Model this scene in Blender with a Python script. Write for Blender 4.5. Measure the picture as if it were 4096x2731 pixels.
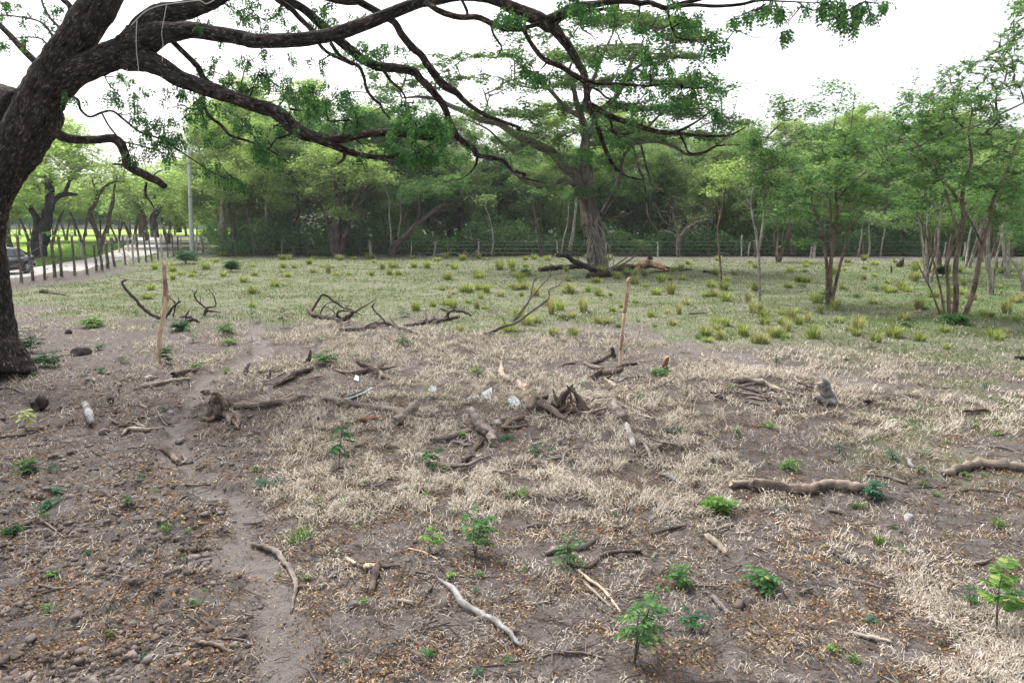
import bpy, math
import numpy as np
from mathutils import Vector

for o in list(bpy.data.objects):
    bpy.data.objects.remove(o)
SC = bpy.context.scene
COL = SC.collection
RNG = np.random.default_rng(7)

# ------------------------------------------------------------------ camera
CAM_H, PITCH, FPX = 2.65, math.radians(9.56), 4096 * 24 / 36
cam = bpy.data.cameras.new('camera')
cam.lens = 24.0
cam.sensor_width = 36.0
cam.clip_start, cam.clip_end = 0.05, 2000.0
camo = bpy.data.objects.new('camera', cam)
COL.objects.link(camo)
camo.location = (0, 0, CAM_H)
camo.rotation_euler = (math.pi / 2 - PITCH, 0, 0)
SC.camera = camo

# ------------------------------------------------------------------ sky, sun, exposure
SUN_EL, SUN_AZ = math.radians(58), math.radians(-35)   # azimuth clockwise from +Y: sun veiled by cloud, ahead of the camera
w = bpy.data.worlds.new('World')
SC.world = w
w.use_nodes = True
nt = w.node_tree
nt.nodes.clear()
sky = nt.nodes.new('ShaderNodeTexSky')
sky.sky_type = 'NISHITA'
sky.sun_disc = False
sky.sun_elevation = SUN_EL
sky.sun_rotation = SUN_AZ
sky.air_density = 1.0
sky.dust_density = 6.0
sky.ozone_density = 1.0
hsv = nt.nodes.new('ShaderNodeHueSaturation')           # thin white cloud over the whole sky
hsv.inputs['Saturation'].default_value = 0.30
bg = nt.nodes.new('ShaderNodeBackground')
bg.inputs['Strength'].default_value = 0.15
out = nt.nodes.new('ShaderNodeOutputWorld')
nt.links.new(sky.outputs[0], hsv.inputs['Color'])
nt.links.new(hsv.outputs[0], bg.inputs[0])
nt.links.new(bg.outputs[0], out.inputs[0])
sun = bpy.data.lights.new('sun', 'SUN')
sun.energy = 1.45
sun.angle = math.radians(11)
sun.color = (1.0, 0.965, 0.93)
suno = bpy.data.objects.new('sun', sun)
COL.objects.link(suno)
sd = Vector((math.sin(SUN_AZ) * math.cos(SUN_EL), math.cos(SUN_AZ) * math.cos(SUN_EL), math.sin(SUN_EL)))
suno.rotation_euler = (-sd).to_track_quat('-Z', 'Y').to_euler()
suno.location = (-20, -20, 40)
SC.view_settings.view_transform = 'Standard'
SC.view_settings.look = 'None'
SC.view_settings.gamma = 1.0
SC.view_settings.exposure = 1.35
SC.view_settings.use_curve_mapping = False
SC.render.engine = 'CYCLES'
SC.cycles.use_denoising = True
SC.cycles.max_bounces = 5
SC.cycles.diffuse_bounces = 3
SC.cycles.glossy_bounces = 2
SC.cycles.transmission_bounces = 3
SC.cycles.transparent_max_bounces = 4
SC.cycles.use_adaptive_sampling = True
SC.cycles.adaptive_threshold = 0.02

# ------------------------------------------------------------------ numpy noise
def _hash(ix, iy, seed):
    n = (ix.astype(np.int64) * 374761393 + iy.astype(np.int64) * 668265263 + seed * 974634777) & 0xffffffff
    n = ((n ^ (n >> 13)) * 1274126177) & 0xffffffff
    return ((n ^ (n >> 16)) & 0xffff) / 65535.0

def vnoise(x, y, seed=0):
    x = np.asarray(x, float); y = np.asarray(y, float)
    ix, iy = np.floor(x), np.floor(y)
    fx, fy = x - ix, y - iy
    fx = fx * fx * (3 - 2 * fx); fy = fy * fy * (3 - 2 * fy)
    a = _hash(ix, iy, seed); b = _hash(ix + 1, iy, seed)
    c = _hash(ix, iy + 1, seed); d = _hash(ix + 1, iy + 1, seed)
    return (a * (1 - fx) + b * fx) * (1 - fy) + (c * (1 - fx) + d * fx) * fy

def fbm(x, y, seed=0, octv=4):
    s, a, t = 0, 1.0, 0
    x = np.asarray(x, float); y = np.asarray(y, float)
    for k in range(octv):
        s = s + a * vnoise(x * 2 ** k + 17.3 * k, y * 2 ** k - 9.1 * k, seed + k); t += a; a *= .5
    return s / t

def sstep(a, b, x):
    t = np.clip((np.asarray(x, float) - a) / (b - a), 0, 1)
    return t * t * (3 - 2 * t)

# ------------------------------------------------------------------ picture directions -> places
_S1, _S2 = 1100 / 2352, 1100 / 1344
TILE = {}
for r, y0 in zip('ABCD', (0, 650, 1300, 1998)):
    for c, x0 in zip('1234', (0, 1000, 2000, 2996)):
        TILE[r + c] = (x0, y0, _S2 if r == 'D' and c in '34' else _S1)
TILE['F'] = (0, 0, 4096 / 2352)      # the whole photograph at 2352 wide

def uv(t, x, y):
    x0, y0, s = TILE[t]
    return x0 + x * s, y0 + y * s

_cp, _sp = math.cos(PITCH), math.sin(PITCH)
def ray(u, v):
    dx, dy = (u - 2048) / FPX, -(v - 1365.5) / FPX
    return np.array([dx, _cp + dy * _sp, -_sp + dy * _cp])

def at(t, x, y, Y):
    d = ray(*uv(t, x, y))
    return np.array([0, 0, CAM_H]) + d * (Y / d[1])

def flat(t, x, y):
    d = ray(*uv(t, x, y))
    k = CAM_H / max(-d[2], 1e-3)
    return np.array([d[0] * k, d[1] * k])

# ------------------------------------------------------------------ ground shape
def seg_dist(x, y, pts):
    best = np.full(np.shape(x), 1e9)
    for (ax, ay), (bx, by) in zip(pts[:-1], pts[1:]):
        vx, vy = bx - ax, by - ay
        t = np.clip(((x - ax) * vx + (y - ay) * vy) / (vx * vx + vy * vy + 1e-9), 0, 1)
        best = np.minimum(best, np.hypot(x - ax - t * vx, y - ay - t * vy))
    return best

PATH = [flat('F', *p) for p in [(690, 1700), (660, 1568), (640, 1450), (580, 1330), (540, 1220), (490, 1110), (440, 1040), (410, 970),
                                (440, 910), (530, 855), (600, 810), (592, 765), (570, 735)]]
PATH2 = [flat('F', *p) for p in [(1300, 745), (1450, 762), (1560, 795), (1800, 850), (2015, 889), (2200, 915), (2352, 945), (2700, 1000)]]
FENCE_L = [np.array(p) for p in [(-21.5, 20), (-23.5, 33), (-24.6, 40), (-27.5, 50), (-31, 60), (-38, 75), (-50, 100)]]
ROAD = [np.array(p) for p in [(-26.5, -30), (-26.3, 10), (-26.6, 30), (-27.6, 40), (-30.5, 50), (-34.5, 61), (-42, 77), (-56, 105), (-90, 170)]]
MOUNDS = [('C2', 300, 520, .16, .9), ('C3', 480, 720, .17, .8), ('C2', 1000, 640, .1, 1.1), ('C1', 1850, 760, .12, .7),
          ('C4', 300, 560, .16, 1.2), ('C3', 2100, 640, .14, 1.2), ('C3', 1050, 880, .1, .6), ('D4', 380, 760, .06, .35), ('C1', 760, 820, .1, .4)]
MOUNDS = [(flat(t, x, y), h, r) for t, x, y, h, r in MOUNDS]

def path_mask(x, y):
    wob = .35 * (vnoise(x * 1.3, y * 1.3, 5) - .5) + .22 * (vnoise(x * 5, y * 5, 15) - .5)
    d1 = seg_dist(x + wob, y + wob, PATH)
    d2 = seg_dist(x + wob * 2, y + wob * 2, PATH2)
    return np.maximum(1 - sstep(.04, .30, d1), .8 * (1 - sstep(.15, .6, d2)))

def road_mask(x, y):
    d = seg_dist(x + .5 * (vnoise(x * .7, y * .7, 8) - .5), y, ROAD)
    return 1 - sstep(1.9, 2.5, d)

def cloddy(x, y):     # trampled lumpy soil, to the side of the dirt path
    left = sstep(.1, -.6, x - np.interp(y, [2, 5, 8, 12, 16], [-1.0, -1.6, -2.9, -4.5, -5.5]))
    return left * sstep(16, 9, y)

def height(x, y):
    x = np.asarray(x, float); y = np.asarray(y, float)
    near = sstep(30, 12, y)
    h = .14 * (fbm(x / 7, y / 7, 1, 2) - .5) * sstep(2, 9, np.hypot(x, y)) * sstep(80, 40, y)
    h = h + near * (.09 * (fbm(x / 1.1, y / 1.1, 2, 3) - .5) + .05 * (fbm(x / .22, y / .22, 3, 2) - .5) + .03 * (vnoise(x / .075, y / .075, 33) ** 2 - .3) * sstep(14, 9, y))
    c = cloddy(x, y)
    n = vnoise(x / .085, y / .085, 31)
    h = h + c * (.07 * np.abs(fbm(x / .35, y / .35, 4, 3) - .5) * 2 + .10 * n * n * vnoise(x / .5, y / .5, 32))
    for (mx, my), hh, r in MOUNDS:
        h = h + hh * np.exp(-((x - mx) ** 2 + (y - my) ** 2) / r ** 2) * (.7 + .6 * vnoise(x * 3, y * 3, 6))
    pm = path_mask(x, y)
    h = h * (1 - .75 * pm) - .025 * pm
    df = seg_dist(x, y, FENCE_L)
    h = h + .28 * np.exp(-(df / .8) ** 2) * (.5 + vnoise(x * .6, y * .6, 9)) * sstep(75, 55, y)
    rm = road_mask(x, y)
    h = h * (1 - rm) + rm * (.03 + .02 * (vnoise(x * 2, y * 2, 12) - .5))
    return h

# the ground sheet's own grid (rings round the camera's foot), also used to set things down on it
_rs = [0.0, .6]
while _rs[-1] < 700:
    _rs.append(_rs[-1] + max(.018, .0085 * _rs[-1]))
G_R = np.array(_rs)
G_T = np.radians(np.concatenate([np.linspace(-46, 46, 480), np.linspace(46, 314, 62)[1:-1]]))
_R, _T = np.meshgrid(G_R, G_T, indexing='ij')
G_X, G_Y = _R * np.sin(_T), _R * np.cos(_T)
G_Z = height(G_X, G_Y)
import bisect
_gt = [float(t) for t in G_T] + [float(G_T[0] + 2 * np.pi)]

def gz(x, y):
    r = math.hypot(x, y); t = math.atan2(x, y)
    if t < _gt[0]:
        t += 2 * math.pi
    i = min(max(bisect.bisect_right(_rs, r) - 1, 0), len(_rs) - 2)
    j = min(max(bisect.bisect_right(_gt, t) - 1, 0), len(_gt) - 2)
    a = min(1.0, (r - _rs[i]) / (_rs[i + 1] - _rs[i])); b = (t - _gt[j]) / (_gt[j + 1] - _gt[j]); k = (j + 1) % len(G_T)
    return float((G_Z[i, j] * (1 - b) + G_Z[i, k] * b) * (1 - a) + (G_Z[i + 1, j] * (1 - b) + G_Z[i + 1, k] * b) * a)

def ground(t, x, y):
    d = ray(*uv(t, x, y))
    d[2] = min(d[2], -.012)
    z = 0.0
    for _ in range(8):
        k = (CAM_H - z) / -d[2]
        z = .5 * z + .5 * gz(d[0] * k, d[1] * k)
    k = (CAM_H - z) / -d[2]
    return np.array([d[0] * k, d[1] * k, gz(d[0] * k, d[1] * k)])

# ------------------------------------------------------------------ mesh helpers
def build_mesh(name, V, quads=None, tris=None, mats=(), qm=None, tm=None, smooth=False, attrs=None):
    me = bpy.data.meshes.new(name)
    V = np.asarray(V, np.float32).reshape(-1, 3)
    q = np.zeros((0, 4), np.int32) if quads is None or len(quads) == 0 else np.asarray(quads, np.int32)
    t = np.zeros((0, 3), np.int32) if tris is None or len(tris) == 0 else np.asarray(tris, np.int32)
    me.vertices.add(len(V))
    me.vertices.foreach_set('co', V.ravel())
    loops = np.concatenate([q.ravel(), t.ravel()])
    me.loops.add(len(loops))
    me.loops.foreach_set('vertex_index', loops)
    nq, ntr = len(q), len(t)
    me.polygons.add(nq + ntr)
    st = np.concatenate([np.arange(nq) * 4, nq * 4 + np.arange(ntr) * 3]).astype(np.int32)
    me.polygons.foreach_set('loop_start', st)
    for m in mats:
        me.materials.append(m)
    if qm is not None or tm is not None:
        mi = np.concatenate([np.zeros(nq, np.int32) if qm is None else np.broadcast_to(qm, (nq,)),
                             np.zeros(ntr, np.int32) if tm is None else np.broadcast_to(tm, (ntr,))]).astype(np.int32)
        me.polygons.foreach_set('material_index', mi)
    me.polygons.foreach_set('use_smooth', np.full(nq + ntr, smooth, bool))
    for k, a in (attrs or {}).items():
        a = np.asarray(a, np.float32)
        if a.ndim == 2:
            me.attributes.new(k, 'FLOAT_VECTOR', 'POINT').data.foreach_set('vector', a.ravel())
        else:
            me.attributes.new(k, 'FLOAT', 'POINT').data.foreach_set('value', a)
    me.update(calc_edges=True)
    return me

class MB:
    """collects pieces of one mesh"""
    def __init__(s):
        s.V, s.Q, s.T, s.qm, s.tm, s.n, s.A = [], [], [], [], [], 0, []
    def add(s, V, Q=None, T=None, m=0):
        ta = TUBE_ATTR.pop(id(V), None)
        V = np.asarray(V, float).reshape(-1, 3)
        if ta is not None:
            s.A.append((s.n, ta[1]))
        if Q is not None and len(Q):
            s.Q.append(np.asarray(Q) + s.n); s.qm.append(np.full(len(Q), m))
        if T is not None and len(T):
            s.T.append(np.asarray(T) + s.n); s.tm.append(np.full(len(T), m))
        s.V.append(V); s.n += len(V)
        return s
    def mesh(s, name, mats, smooth=False, origin=None):
        V = np.concatenate(s.V) if s.V else np.zeros((0, 3))
        if origin is not None:
            V = V - np.asarray(origin)
        at_ = None
        if s.A:
            at_ = np.zeros((len(V), 3), np.float32)
            for n0, a in s.A:
                at_[n0:n0 + len(a)] = a
        return build_mesh(name, V, np.concatenate(s.Q) if s.Q else None, np.concatenate(s.T) if s.T else None, mats,
                          np.concatenate(s.qm) if s.qm else None, np.concatenate(s.tm) if s.tm else None, smooth, attrs=None if at_ is None else {'wood': at_})

def link(name, data, parent=None, loc=(0, 0, 0), rz=0.0, sc=1.0, **props):
    o = bpy.data.objects.new(name, data)
    COL.objects.link(o)
    o.location = loc
    o.rotation_euler = (0, 0, rz)
    o.scale = (sc,) * 3 if np.isscalar(sc) else sc
    if parent is not None:
        o.parent = parent
    for k, v in props.items():
        if v is not None:
            o[k] = v
    return o

def thing(name, label, category, loc=(0, 0, 0), group=None, rz=0.0, sc=1.0):
    return link(name, None, None, loc, rz, sc, label=label, category=category, group=group)

def copy_thing(o, loc, rz, sc, label=None):
    def cp(src, par):
        c = src.copy(); COL.objects.link(c); c.parent = par
        for ch in src.children:
            cp(ch, c)
        return c
    r = cp(o, None)
    r.location = loc; r.rotation_euler = (0, 0, rz); r.scale = (sc,) * 3 if np.isscalar(sc) else sc
    if label:
        r['label'] = label
    return r

def smooth_line(P, R, n):
    P = np.asarray(P, float); R = np.asarray(R, float)
    if len(P) == 2:
        t = np.linspace(0, 1, n * 1 + 1)[:, None]
        return P[0] * (1 - t) + P[1] * t, (R[0] * (1 - t) + R[1] * t)[:, 0]
    E = np.vstack([2 * P[0] - P[1], P, 2 * P[-1] - P[-2]])
    op, orr = [], []
    for i in range(len(P) - 1):
        p0, p1, p2, p3 = E[i:i + 4]
        for t in np.linspace(0, 1, n, endpoint=False):
            op.append(.5 * ((2 * p1) + (-p0 + p2) * t + (2 * p0 - 5 * p1 + 4 * p2 - p3) * t * t + (-p0 + 3 * p1 - 3 * p2 + p3) * t ** 3))
            orr.append(R[i] * (1 - t) + R[i + 1] * t)
    op.append(P[-1]); orr.append(R[-1])
    return np.array(op), np.array(orr)

def tube(P, R, sides=8, n=4, wob=0.0, seed=0, cap=True, flat_=1.0):
    """a tapered tube along a bent line -> V, quads, cap tris"""
    P, R = smooth_line(P, R, n) if n > 1 else (np.asarray(P, float), np.asarray(R, float))
    m = len(P)
    T = np.gradient(P, axis=0)
    T /= np.linalg.norm(T, axis=1, keepdims=True) + 1e-9
    ref = np.array([0, 0, 1.0]) if abs(T[0][2]) < .9 else np.array([1.0, 0, 0])
    N = np.cross(T[0], ref); N /= np.linalg.norm(N)
    Ns = []
    for i in range(m):
        N = N - T[i] * N.dot(T[i]); N /= np.linalg.norm(N) + 1e-9
        Ns.append(N)
    Ns = np.array(Ns); Bs = np.cross(T, Ns)
    a = np.linspace(0, 2 * np.pi, sides, endpoint=False)
    rr = R[:, None] * np.ones(sides)
    if wob:
        g = np.random.default_rng(seed)
        lobes = sum(g.uniform(-1, 1) * np.cos(k * a + g.uniform(0, 6)) for k in (2, 3, 5))
        rr = rr * (1 + wob * (.35 * lobes[None] + .5 * g.uniform(-1, 1, rr.shape) + .35 * np.sin(np.arange(m)[:, None] * .9 + g.uniform(0, 6) + a[None])))
    V = P[:, None] + Ns[:, None] * (np.cos(a) * rr)[..., None] + Bs[:, None] * (np.sin(a) * rr)[..., None] * flat_
    V = V.reshape(-1, 3)
    i = np.arange(m - 1)[:, None] * sides; j = np.arange(sides)[None]; k = (j + 1) % sides
    Q = np.stack([i + j, i + k, i + sides + k, i + sides + j], -1).reshape(-1, 4)
    Tt = np.zeros((0, 3), int)
    if cap:
        c0, c1 = len(V), len(V) + 1
        V = np.vstack([V, P[0], P[-1]])
        jj = np.arange(sides); kk = (jj + 1) % sides
        Tt = np.vstack([np.stack([np.full(sides, c0), kk, jj], -1),
                        np.stack([np.full(sides, c1), (m - 1) * sides + jj, (m - 1) * sides + kk], -1)])
    ln = np.r_[0, np.cumsum(np.linalg.norm(np.diff(P, axis=0), axis=1))] + (seed * 1.37) % 9
    Aw = np.stack([np.cos(a)[None] * R[:, None], np.sin(a)[None] * R[:, None], np.repeat(ln[:, None], sides, 1)], -1).reshape(-1, 3)
    TUBE_ATTR[id(V)] = (V, Aw)
    return V, Q, Tt

TUBE_ATTR = {}

def unit(a):
    return a / (np.linalg.norm(a, axis=-1, keepdims=True) + 1e-9)

def leaf_quads(P, D, N, L, W, fold=.15):
    D = unit(D); S = unit(np.cross(N, D)); N = np.cross(D, S)
    L = np.asarray(L)[..., None]; W = np.asarray(W)[..., None]
    mid = P + D * L * .48 + N * W * fold
    V = np.stack([P, mid + S * W * .5, P + D * L, mid - S * W * .5], 1)
    n = len(P)
    return V.reshape(-1, 3), np.arange(n * 4).reshape(-1, 4)

def rnd_dirs(g, n, zlo, zhi):
    a = g.uniform(0, 2 * np.pi, n); z = g.uniform(zlo, zhi, n); r = np.sqrt(np.clip(1 - z * z, 0, 1))
    return np.stack([r * np.cos(a), r * np.sin(a), z], -1)

def rock_mesh(name, mat, sx, sy, sz, seed, sub=2, rough=.22):
    import bmesh
    bm = bmesh.new()
    bmesh.ops.create_icosphere(bm, subdivisions=sub, radius=1)
    me = bpy.data.meshes.new(name)
    bm.to_mesh(me); bm.free()
    n = len(me.vertices)
    V = np.zeros(n * 3); me.vertices.foreach_get('co', V); V = V.reshape(-1, 3)
    g = np.random.default_rng(seed)
    r = np.ones(n)
    for k in range(7):                         # chipped faces
        d = unit(g.normal(size=3)); c = g.uniform(.55, .9)
        p = V @ d
        r = np.where(p > c, r * (1 - (p - c) * .9), r)
    r += rough * .4 * (fbm(V[:, 0] * 1.7 + seed, V[:, 1] * 1.7 + V[:, 2] * 1.3, seed, 3) - .5) * 2
    V = V * r[:, None] * np.array([sx, sy, sz])
    me.vertices.foreach_set('co', V.astype(np.float32).ravel())
    me.materials.append(mat)
    me.polygons.foreach_set('use_smooth', np.full(len(me.polygons), sub > 2, bool))
    me.update()
    return me
# ------------------------------------------------------------------ materials
class NT:
    def __init__(s, name):
        s.m = bpy.data.materials.new(name); s.m.use_nodes = True
        s.t = s.m.node_tree; s.t.nodes.clear()
        s.out = s.n('ShaderNodeOutputMaterial')
    def n(s, kind, **kw):
        nd = s.t.nodes.new(kind)
        for k, v in kw.items():
            if hasattr(nd, k) and not k[0].isupper():
                setattr(nd, k, v)
        return nd
    def l(s, a, b):
        s.t.links.new(a, b)
    def coord(s, scale=(1, 1, 1), which='Object'):
        tc = s.n('ShaderNodeTexCoord'); mp = s.n('ShaderNodeMapping')
        mp.inputs['Scale'].default_value = scale
        s.l(tc.outputs[which], mp.inputs[0]); return mp.outputs[0]
    def noise(s, co, scale, detail=3, rough=.6):
        nd = s.n('ShaderNodeTexNoise'); s.l(co, nd.inputs['Vector'])
        nd.inputs['Scale'].default_value = scale; nd.inputs['Detail'].default_value = detail
        nd.inputs['Roughness'].default_value = rough
        return nd.outputs['Fac']
    def ramp(s, fac, stops):
        nd = s.n('ShaderNodeValToRGB'); e = nd.color_ramp.elements
        while len(e) < len(stops):
            e.new(.5)
        for el, (p, c) in zip(e, stops):
            el.position = p; el.color = (*c, 1) if len(c) == 3 else c
        s.l(fac, nd.inputs[0]); return nd.outputs[0]
    def mix(s, fac, a, b, mode='MIX'):
        nd = s.n('ShaderNodeMix'); nd.data_type = 'RGBA'; nd.blend_type = mode
        for sock, v in ((nd.inputs[0], fac), (nd.inputs[6], a), (nd.inputs[7], b)):
            if isinstance(v, (int, float)):
                sock.default_value = v
            elif isinstance(v, tuple):
                sock.default_value = (*v, 1)
            else:
                s.l(v, sock)
        return nd.outputs[2]
    def math(s, op, a, b=0.0):
        nd = s.n('ShaderNodeMath'); nd.operation = op
        for sock, v in zip(nd.inputs, (a, b)):
            if isinstance(v, (int, float)):
                sock.default_value = v
            else:
                s.l(v, sock)
        return nd.outputs[0]
    def attr(s, name):
        nd = s.n('ShaderNodeAttribute'); nd.attribute_name = name; return nd.outputs['Fac']
    def bump(s, h, strength, dist):
        nd = s.n('ShaderNodeBump'); s.l(h, nd.inputs['Height'])
        nd.inputs['Strength'].default_value = strength; nd.inputs['Distance'].default_value = dist
        return nd.outputs[0]
    def principled(s, col, rough=.9, bump=None, metal=0.0, spec=.2, coat=0.0):
        nd = s.n('ShaderNodeBsdfPrincipled')
        if isinstance(col, tuple):
            nd.inputs['Base Color'].default_value = (*col, 1)
        else:
            s.l(col, nd.inputs['Base Color'])
        nd.inputs['Roughness'].default_value = rough; nd.inputs['Metallic'].default_value = metal
        nd.inputs['Specular IOR Level'].default_value = spec; nd.inputs['Coat Weight'].default_value = coat
        if bump is not None:
            s.l(bump, nd.inputs['Normal'])
        s.l(nd.outputs[0], s.out.inputs[0]); return s.m

def bark(name, dark, mid, flake, flakes=.5, scale=6.0, stretch=(1, 1, .3), bumpd=.03, fine=30, axial=True, furrow=.6):
    """bark or wood: grain runs along the piece (vertex attribute 'wood': round the girth, along the length)"""
    t = NT(name)
    if axial:
        nd = t.n('ShaderNodeAttribute'); nd.attribute_name = 'wood'
        mp = t.n('ShaderNodeMapping'); mp.inputs['Scale'].default_value = (1, 1, stretch[2] if stretch[2] < 1 else .22)
        t.l(nd.outputs['Vector'], mp.inputs[0]); co = mp.outputs[0]
        plain = t.coord()
    else:
        co = plain = t.coord(stretch)
    a = t.noise(co, scale, 5, .65); b = t.noise(co, fine, 3, .7); c = t.noise(plain, scale * .25, 3); d = t.noise(plain, scale * .9, 3)
    col = t.ramp(a, [(.36, dark), (.60, mid), (.74, tuple(x * 1.4 for x in mid))])
    patch = t.math('MULTIPLY', t.ramp(b, [(flakes + .02, (0, 0, 0)), (flakes + .14, (1, 1, 1))]), t.ramp(d, [(.40, (.12, .12, .12)), (.62, (1, 1, 1))]))
    col = t.mix(patch, col, flake)
    col = t.mix(.75, col, t.mix(t.ramp(c, [(.32, (0, 0, 0)), (.68, (1, 1, 1))]), (.5, .5, .5), (1.4, 1.36, 1.3)), 'MULTIPLY')
    h = t.math('ADD', a, t.math('MULTIPLY', b, .5))
    return t.principled(col, .95, t.bump(h, 1.0, bumpd), spec=.08)

def leaf(name, stops, trans=.35, tcol=1.35):
    t = NT(name)
    g = t.n('ShaderNodeNewGeometry'); oi = t.n('ShaderNodeObjectInfo')
    r = g.outputs['Random Per Island']
    col = t.ramp(r, stops)
    k = t.math('ADD', t.math('MULTIPLY', oi.outputs['Random'], .35), .82)
    big = t.noise(t.coord(), .55, 2)
    k = t.math('MULTIPLY', k, t.math('ADD', t.math('MULTIPLY', big, .7), .65))
    comb = t.n('ShaderNodeCombineColor')
    for i in range(3):
        t.l(k, comb.inputs[i])
    col = t.mix(1.0, col, comb.outputs[0], 'MULTIPLY')
    d = t.n('ShaderNodeBsdfDiffuse'); t.l(col, d.inputs[0])
    tr = t.n('ShaderNodeBsdfTranslucent'); t.l(t.mix(1.0, col, (tcol, tcol * 1.05, tcol * .6), 'MULTIPLY'), tr.inputs[0])
    mx = t.n('ShaderNodeMixShader'); mx.inputs[0].default_value = trans
    t.l(d.outputs[0], mx.inputs[1]); t.l(tr.outputs[0], mx.inputs[2]); t.l(mx.outputs[0], t.out.inputs[0])
    return t.m

def speckle(name, stops, rough=.95):
    """one colour per piece, picked from the stops"""
    t = NT(name); g = t.n('ShaderNodeNewGeometry')
    col = t.ramp(g.outputs['Random Per Island'], stops)
    n = t.noise(t.coord(), 40, 2)
    col = t.mix(.5, col, t.mix(n, (.5, .5, .5), (1.4, 1.4, 1.4)), 'MULTIPLY')
    return t.principled(col, rough, spec=.15)

M = {}
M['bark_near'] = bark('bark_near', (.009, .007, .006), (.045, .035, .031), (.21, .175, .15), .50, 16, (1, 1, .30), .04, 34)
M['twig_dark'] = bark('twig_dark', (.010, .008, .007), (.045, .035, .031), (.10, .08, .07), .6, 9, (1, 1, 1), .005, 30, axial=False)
M['bark_mid'] = bark('bark_mid', (.05, .042, .038), (.16, .135, .12), (.36, .33, .30), .52, 4, (1, 1, .2), .05, 14)
M['bark_tree'] = bark('bark_tree', (.035, .026, .022), (.13, .10, .088), (.27, .23, .20), .55, 5, (1, 1, .25), .03)
M['bark_red'] = bark('bark_red', (.05, .03, .024), (.20, .13, .105), (.36, .30, .26), .50, 4, (1, 1, .2), .05, 14)
M['bark_pale'] = bark('bark_pale', (.14, .12, .105), (.36, .33, .30), (.55, .53, .50), .5, 6, (1, 1, .4), .01)
M['bark_young'] = bark('bark_young', (.07, .048, .038), (.23, .175, .145), (.38, .34, .31), .55, 8, (1, 1, .3), .008)
M['bark_black'] = bark('bark_black', (.010, .010, .016), (.05, .045, .055), (.22, .20, .24), .56, 5, (1, 1, .3), .03)
M['twig'] = bark('twig', (.05, .04, .034), (.16, .135, .12), (.30, .27, .25), .6, 12, (1, 1, 1), .003, axial=False)
M['wood_grey'] = bark('wood_grey', (.075, .063, .056), (.215, .187, .168), (.35, .32, .295), .55, 14, (1, 1, 1), .008, 60)
M['wood_tan'] = bark('wood_tan', (.10, .08, .066), (.25, .205, .17), (.38, .33, .285), .54, 14, (1, 1, 1), .01, 50)
M['wood_brown'] = bark('wood_brown', (.055, .042, .035), (.175, .138, .115), (.32, .27, .23), .56, 14, (1, 1, 1), .01, 50)
M['wood_pale'] = bark('wood_pale', (.16, .13, .105), (.33, .285, .24), (.46, .41, .36), .52, 14, (1, 1, 1), .006, 60)
M['wood_ash'] = bark('wood_ash', (.12, .115, .11), (.30, .29, .285), (.43, .42, .415), .55, 14, (1, 1, 1), .006, 60)
M['wood_dark'] = bark('wood_dark', (.03, .024, .021), (.105, .085, .074), (.27, .235, .21), .56, 14, (1, 1, 1), .01, 50)
M['wood_char'] = bark('wood_char', (.014, .012, .012), (.05, .042, .038), (.20, .12, .085), .54, 8, (1, 1, 1), .02, 20)
M['wood_cut'] = bark('wood_cut', (.45, .30, .18), (.66, .50, .34), (.75, .63, .48), .55, 30, (1, 1, 1), .002, 90)
M['wood_orange'] = bark('wood_orange', (.08, .045, .032), (.22, .125, .085), (.42, .30, .22), .54, 12, (1, 1, .3), .01, 50)
M['stake'] = bark('stake', (.40, .25, .16), (.66, .50, .37), (.76, .64, .50), .5, 9, (1, 1, .35), .004, 40)
M['stake_bark'] = bark('stake_bark', (.26, .165, .115), (.46, .33, .25), (.60, .48, .38), .55, 12, (1, 1, .4), .006, 40)
M['post'] = bark('post', (.06, .05, .044), (.19, .16, .142), (.36, .325, .30), .55, 5, (1, 1, .3), .01, 20)
M['post_pale'] = bark('post_pale', (.26, .23, .21), (.48, .45, .42), (.62, .60, .57), .5, 5, (1, 1, .3), .008, 20)
M['stone'] = bark('stone', (.11, .10, .098), (.25, .235, .225), (.40, .38, .36), .55, 9, (1, 1, 1), .01, 60, axial=False)
M['stone_pale'] = bark('stone_pale', (.24, .23, .225), (.40, .385, .37), (.52, .50, .48), .55, 9, (1, 1, 1), .008, 60, axial=False)
M['stone_dark'] = bark('stone_dark', (.03, .028, .028), (.09, .082, .078), (.20, .19, .18), .55, 9, (1, 1, 1), .01, 60, axial=False)

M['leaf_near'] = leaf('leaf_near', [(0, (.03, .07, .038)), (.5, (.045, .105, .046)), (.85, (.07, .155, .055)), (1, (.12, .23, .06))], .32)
M['leaf_mid'] = leaf('leaf_mid', [(0, (.06, .11, .062)), (.5, (.095, .17, .075)), (.94, (.15, .24, .095)), (1, (.30, .24, .08))], .38)
M['leaf_forest'] = leaf('leaf_forest', [(0, (.10, .155, .08)), (.45, (.16, .245, .11)), (.93, (.245, .345, .155)), (1, (.36, .31, .16))], .42)
M['leaf_light'] = leaf('leaf_light', [(0, (.17, .245, .10)), (.5, (.26, .36, .145)), (1, (.37, .46, .21))], .42)
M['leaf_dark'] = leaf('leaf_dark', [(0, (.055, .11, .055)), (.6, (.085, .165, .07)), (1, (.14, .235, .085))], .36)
M['leaf_young'] = leaf('leaf_young', [(0, (.065, .125, .062)), (.5, (.10, .19, .08)), (1, (.16, .27, .10))], .38)
M['leaf_far_hazed'] = leaf('leaf_far_hazed', [(0, (.09, .16, .11)), (.6, (.13, .23, .14)), (1, (.19, .31, .15))], .3)  # bluish distance haze put into the leaf colour of the far tree line
M['leaf_sapling'] = leaf('leaf_sapling', [(0, (.038, .095, .042)), (.5, (.06, .14, .052)), (.93, (.11, .22, .07)), (1, (.34, .31, .10))], .3)
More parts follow.
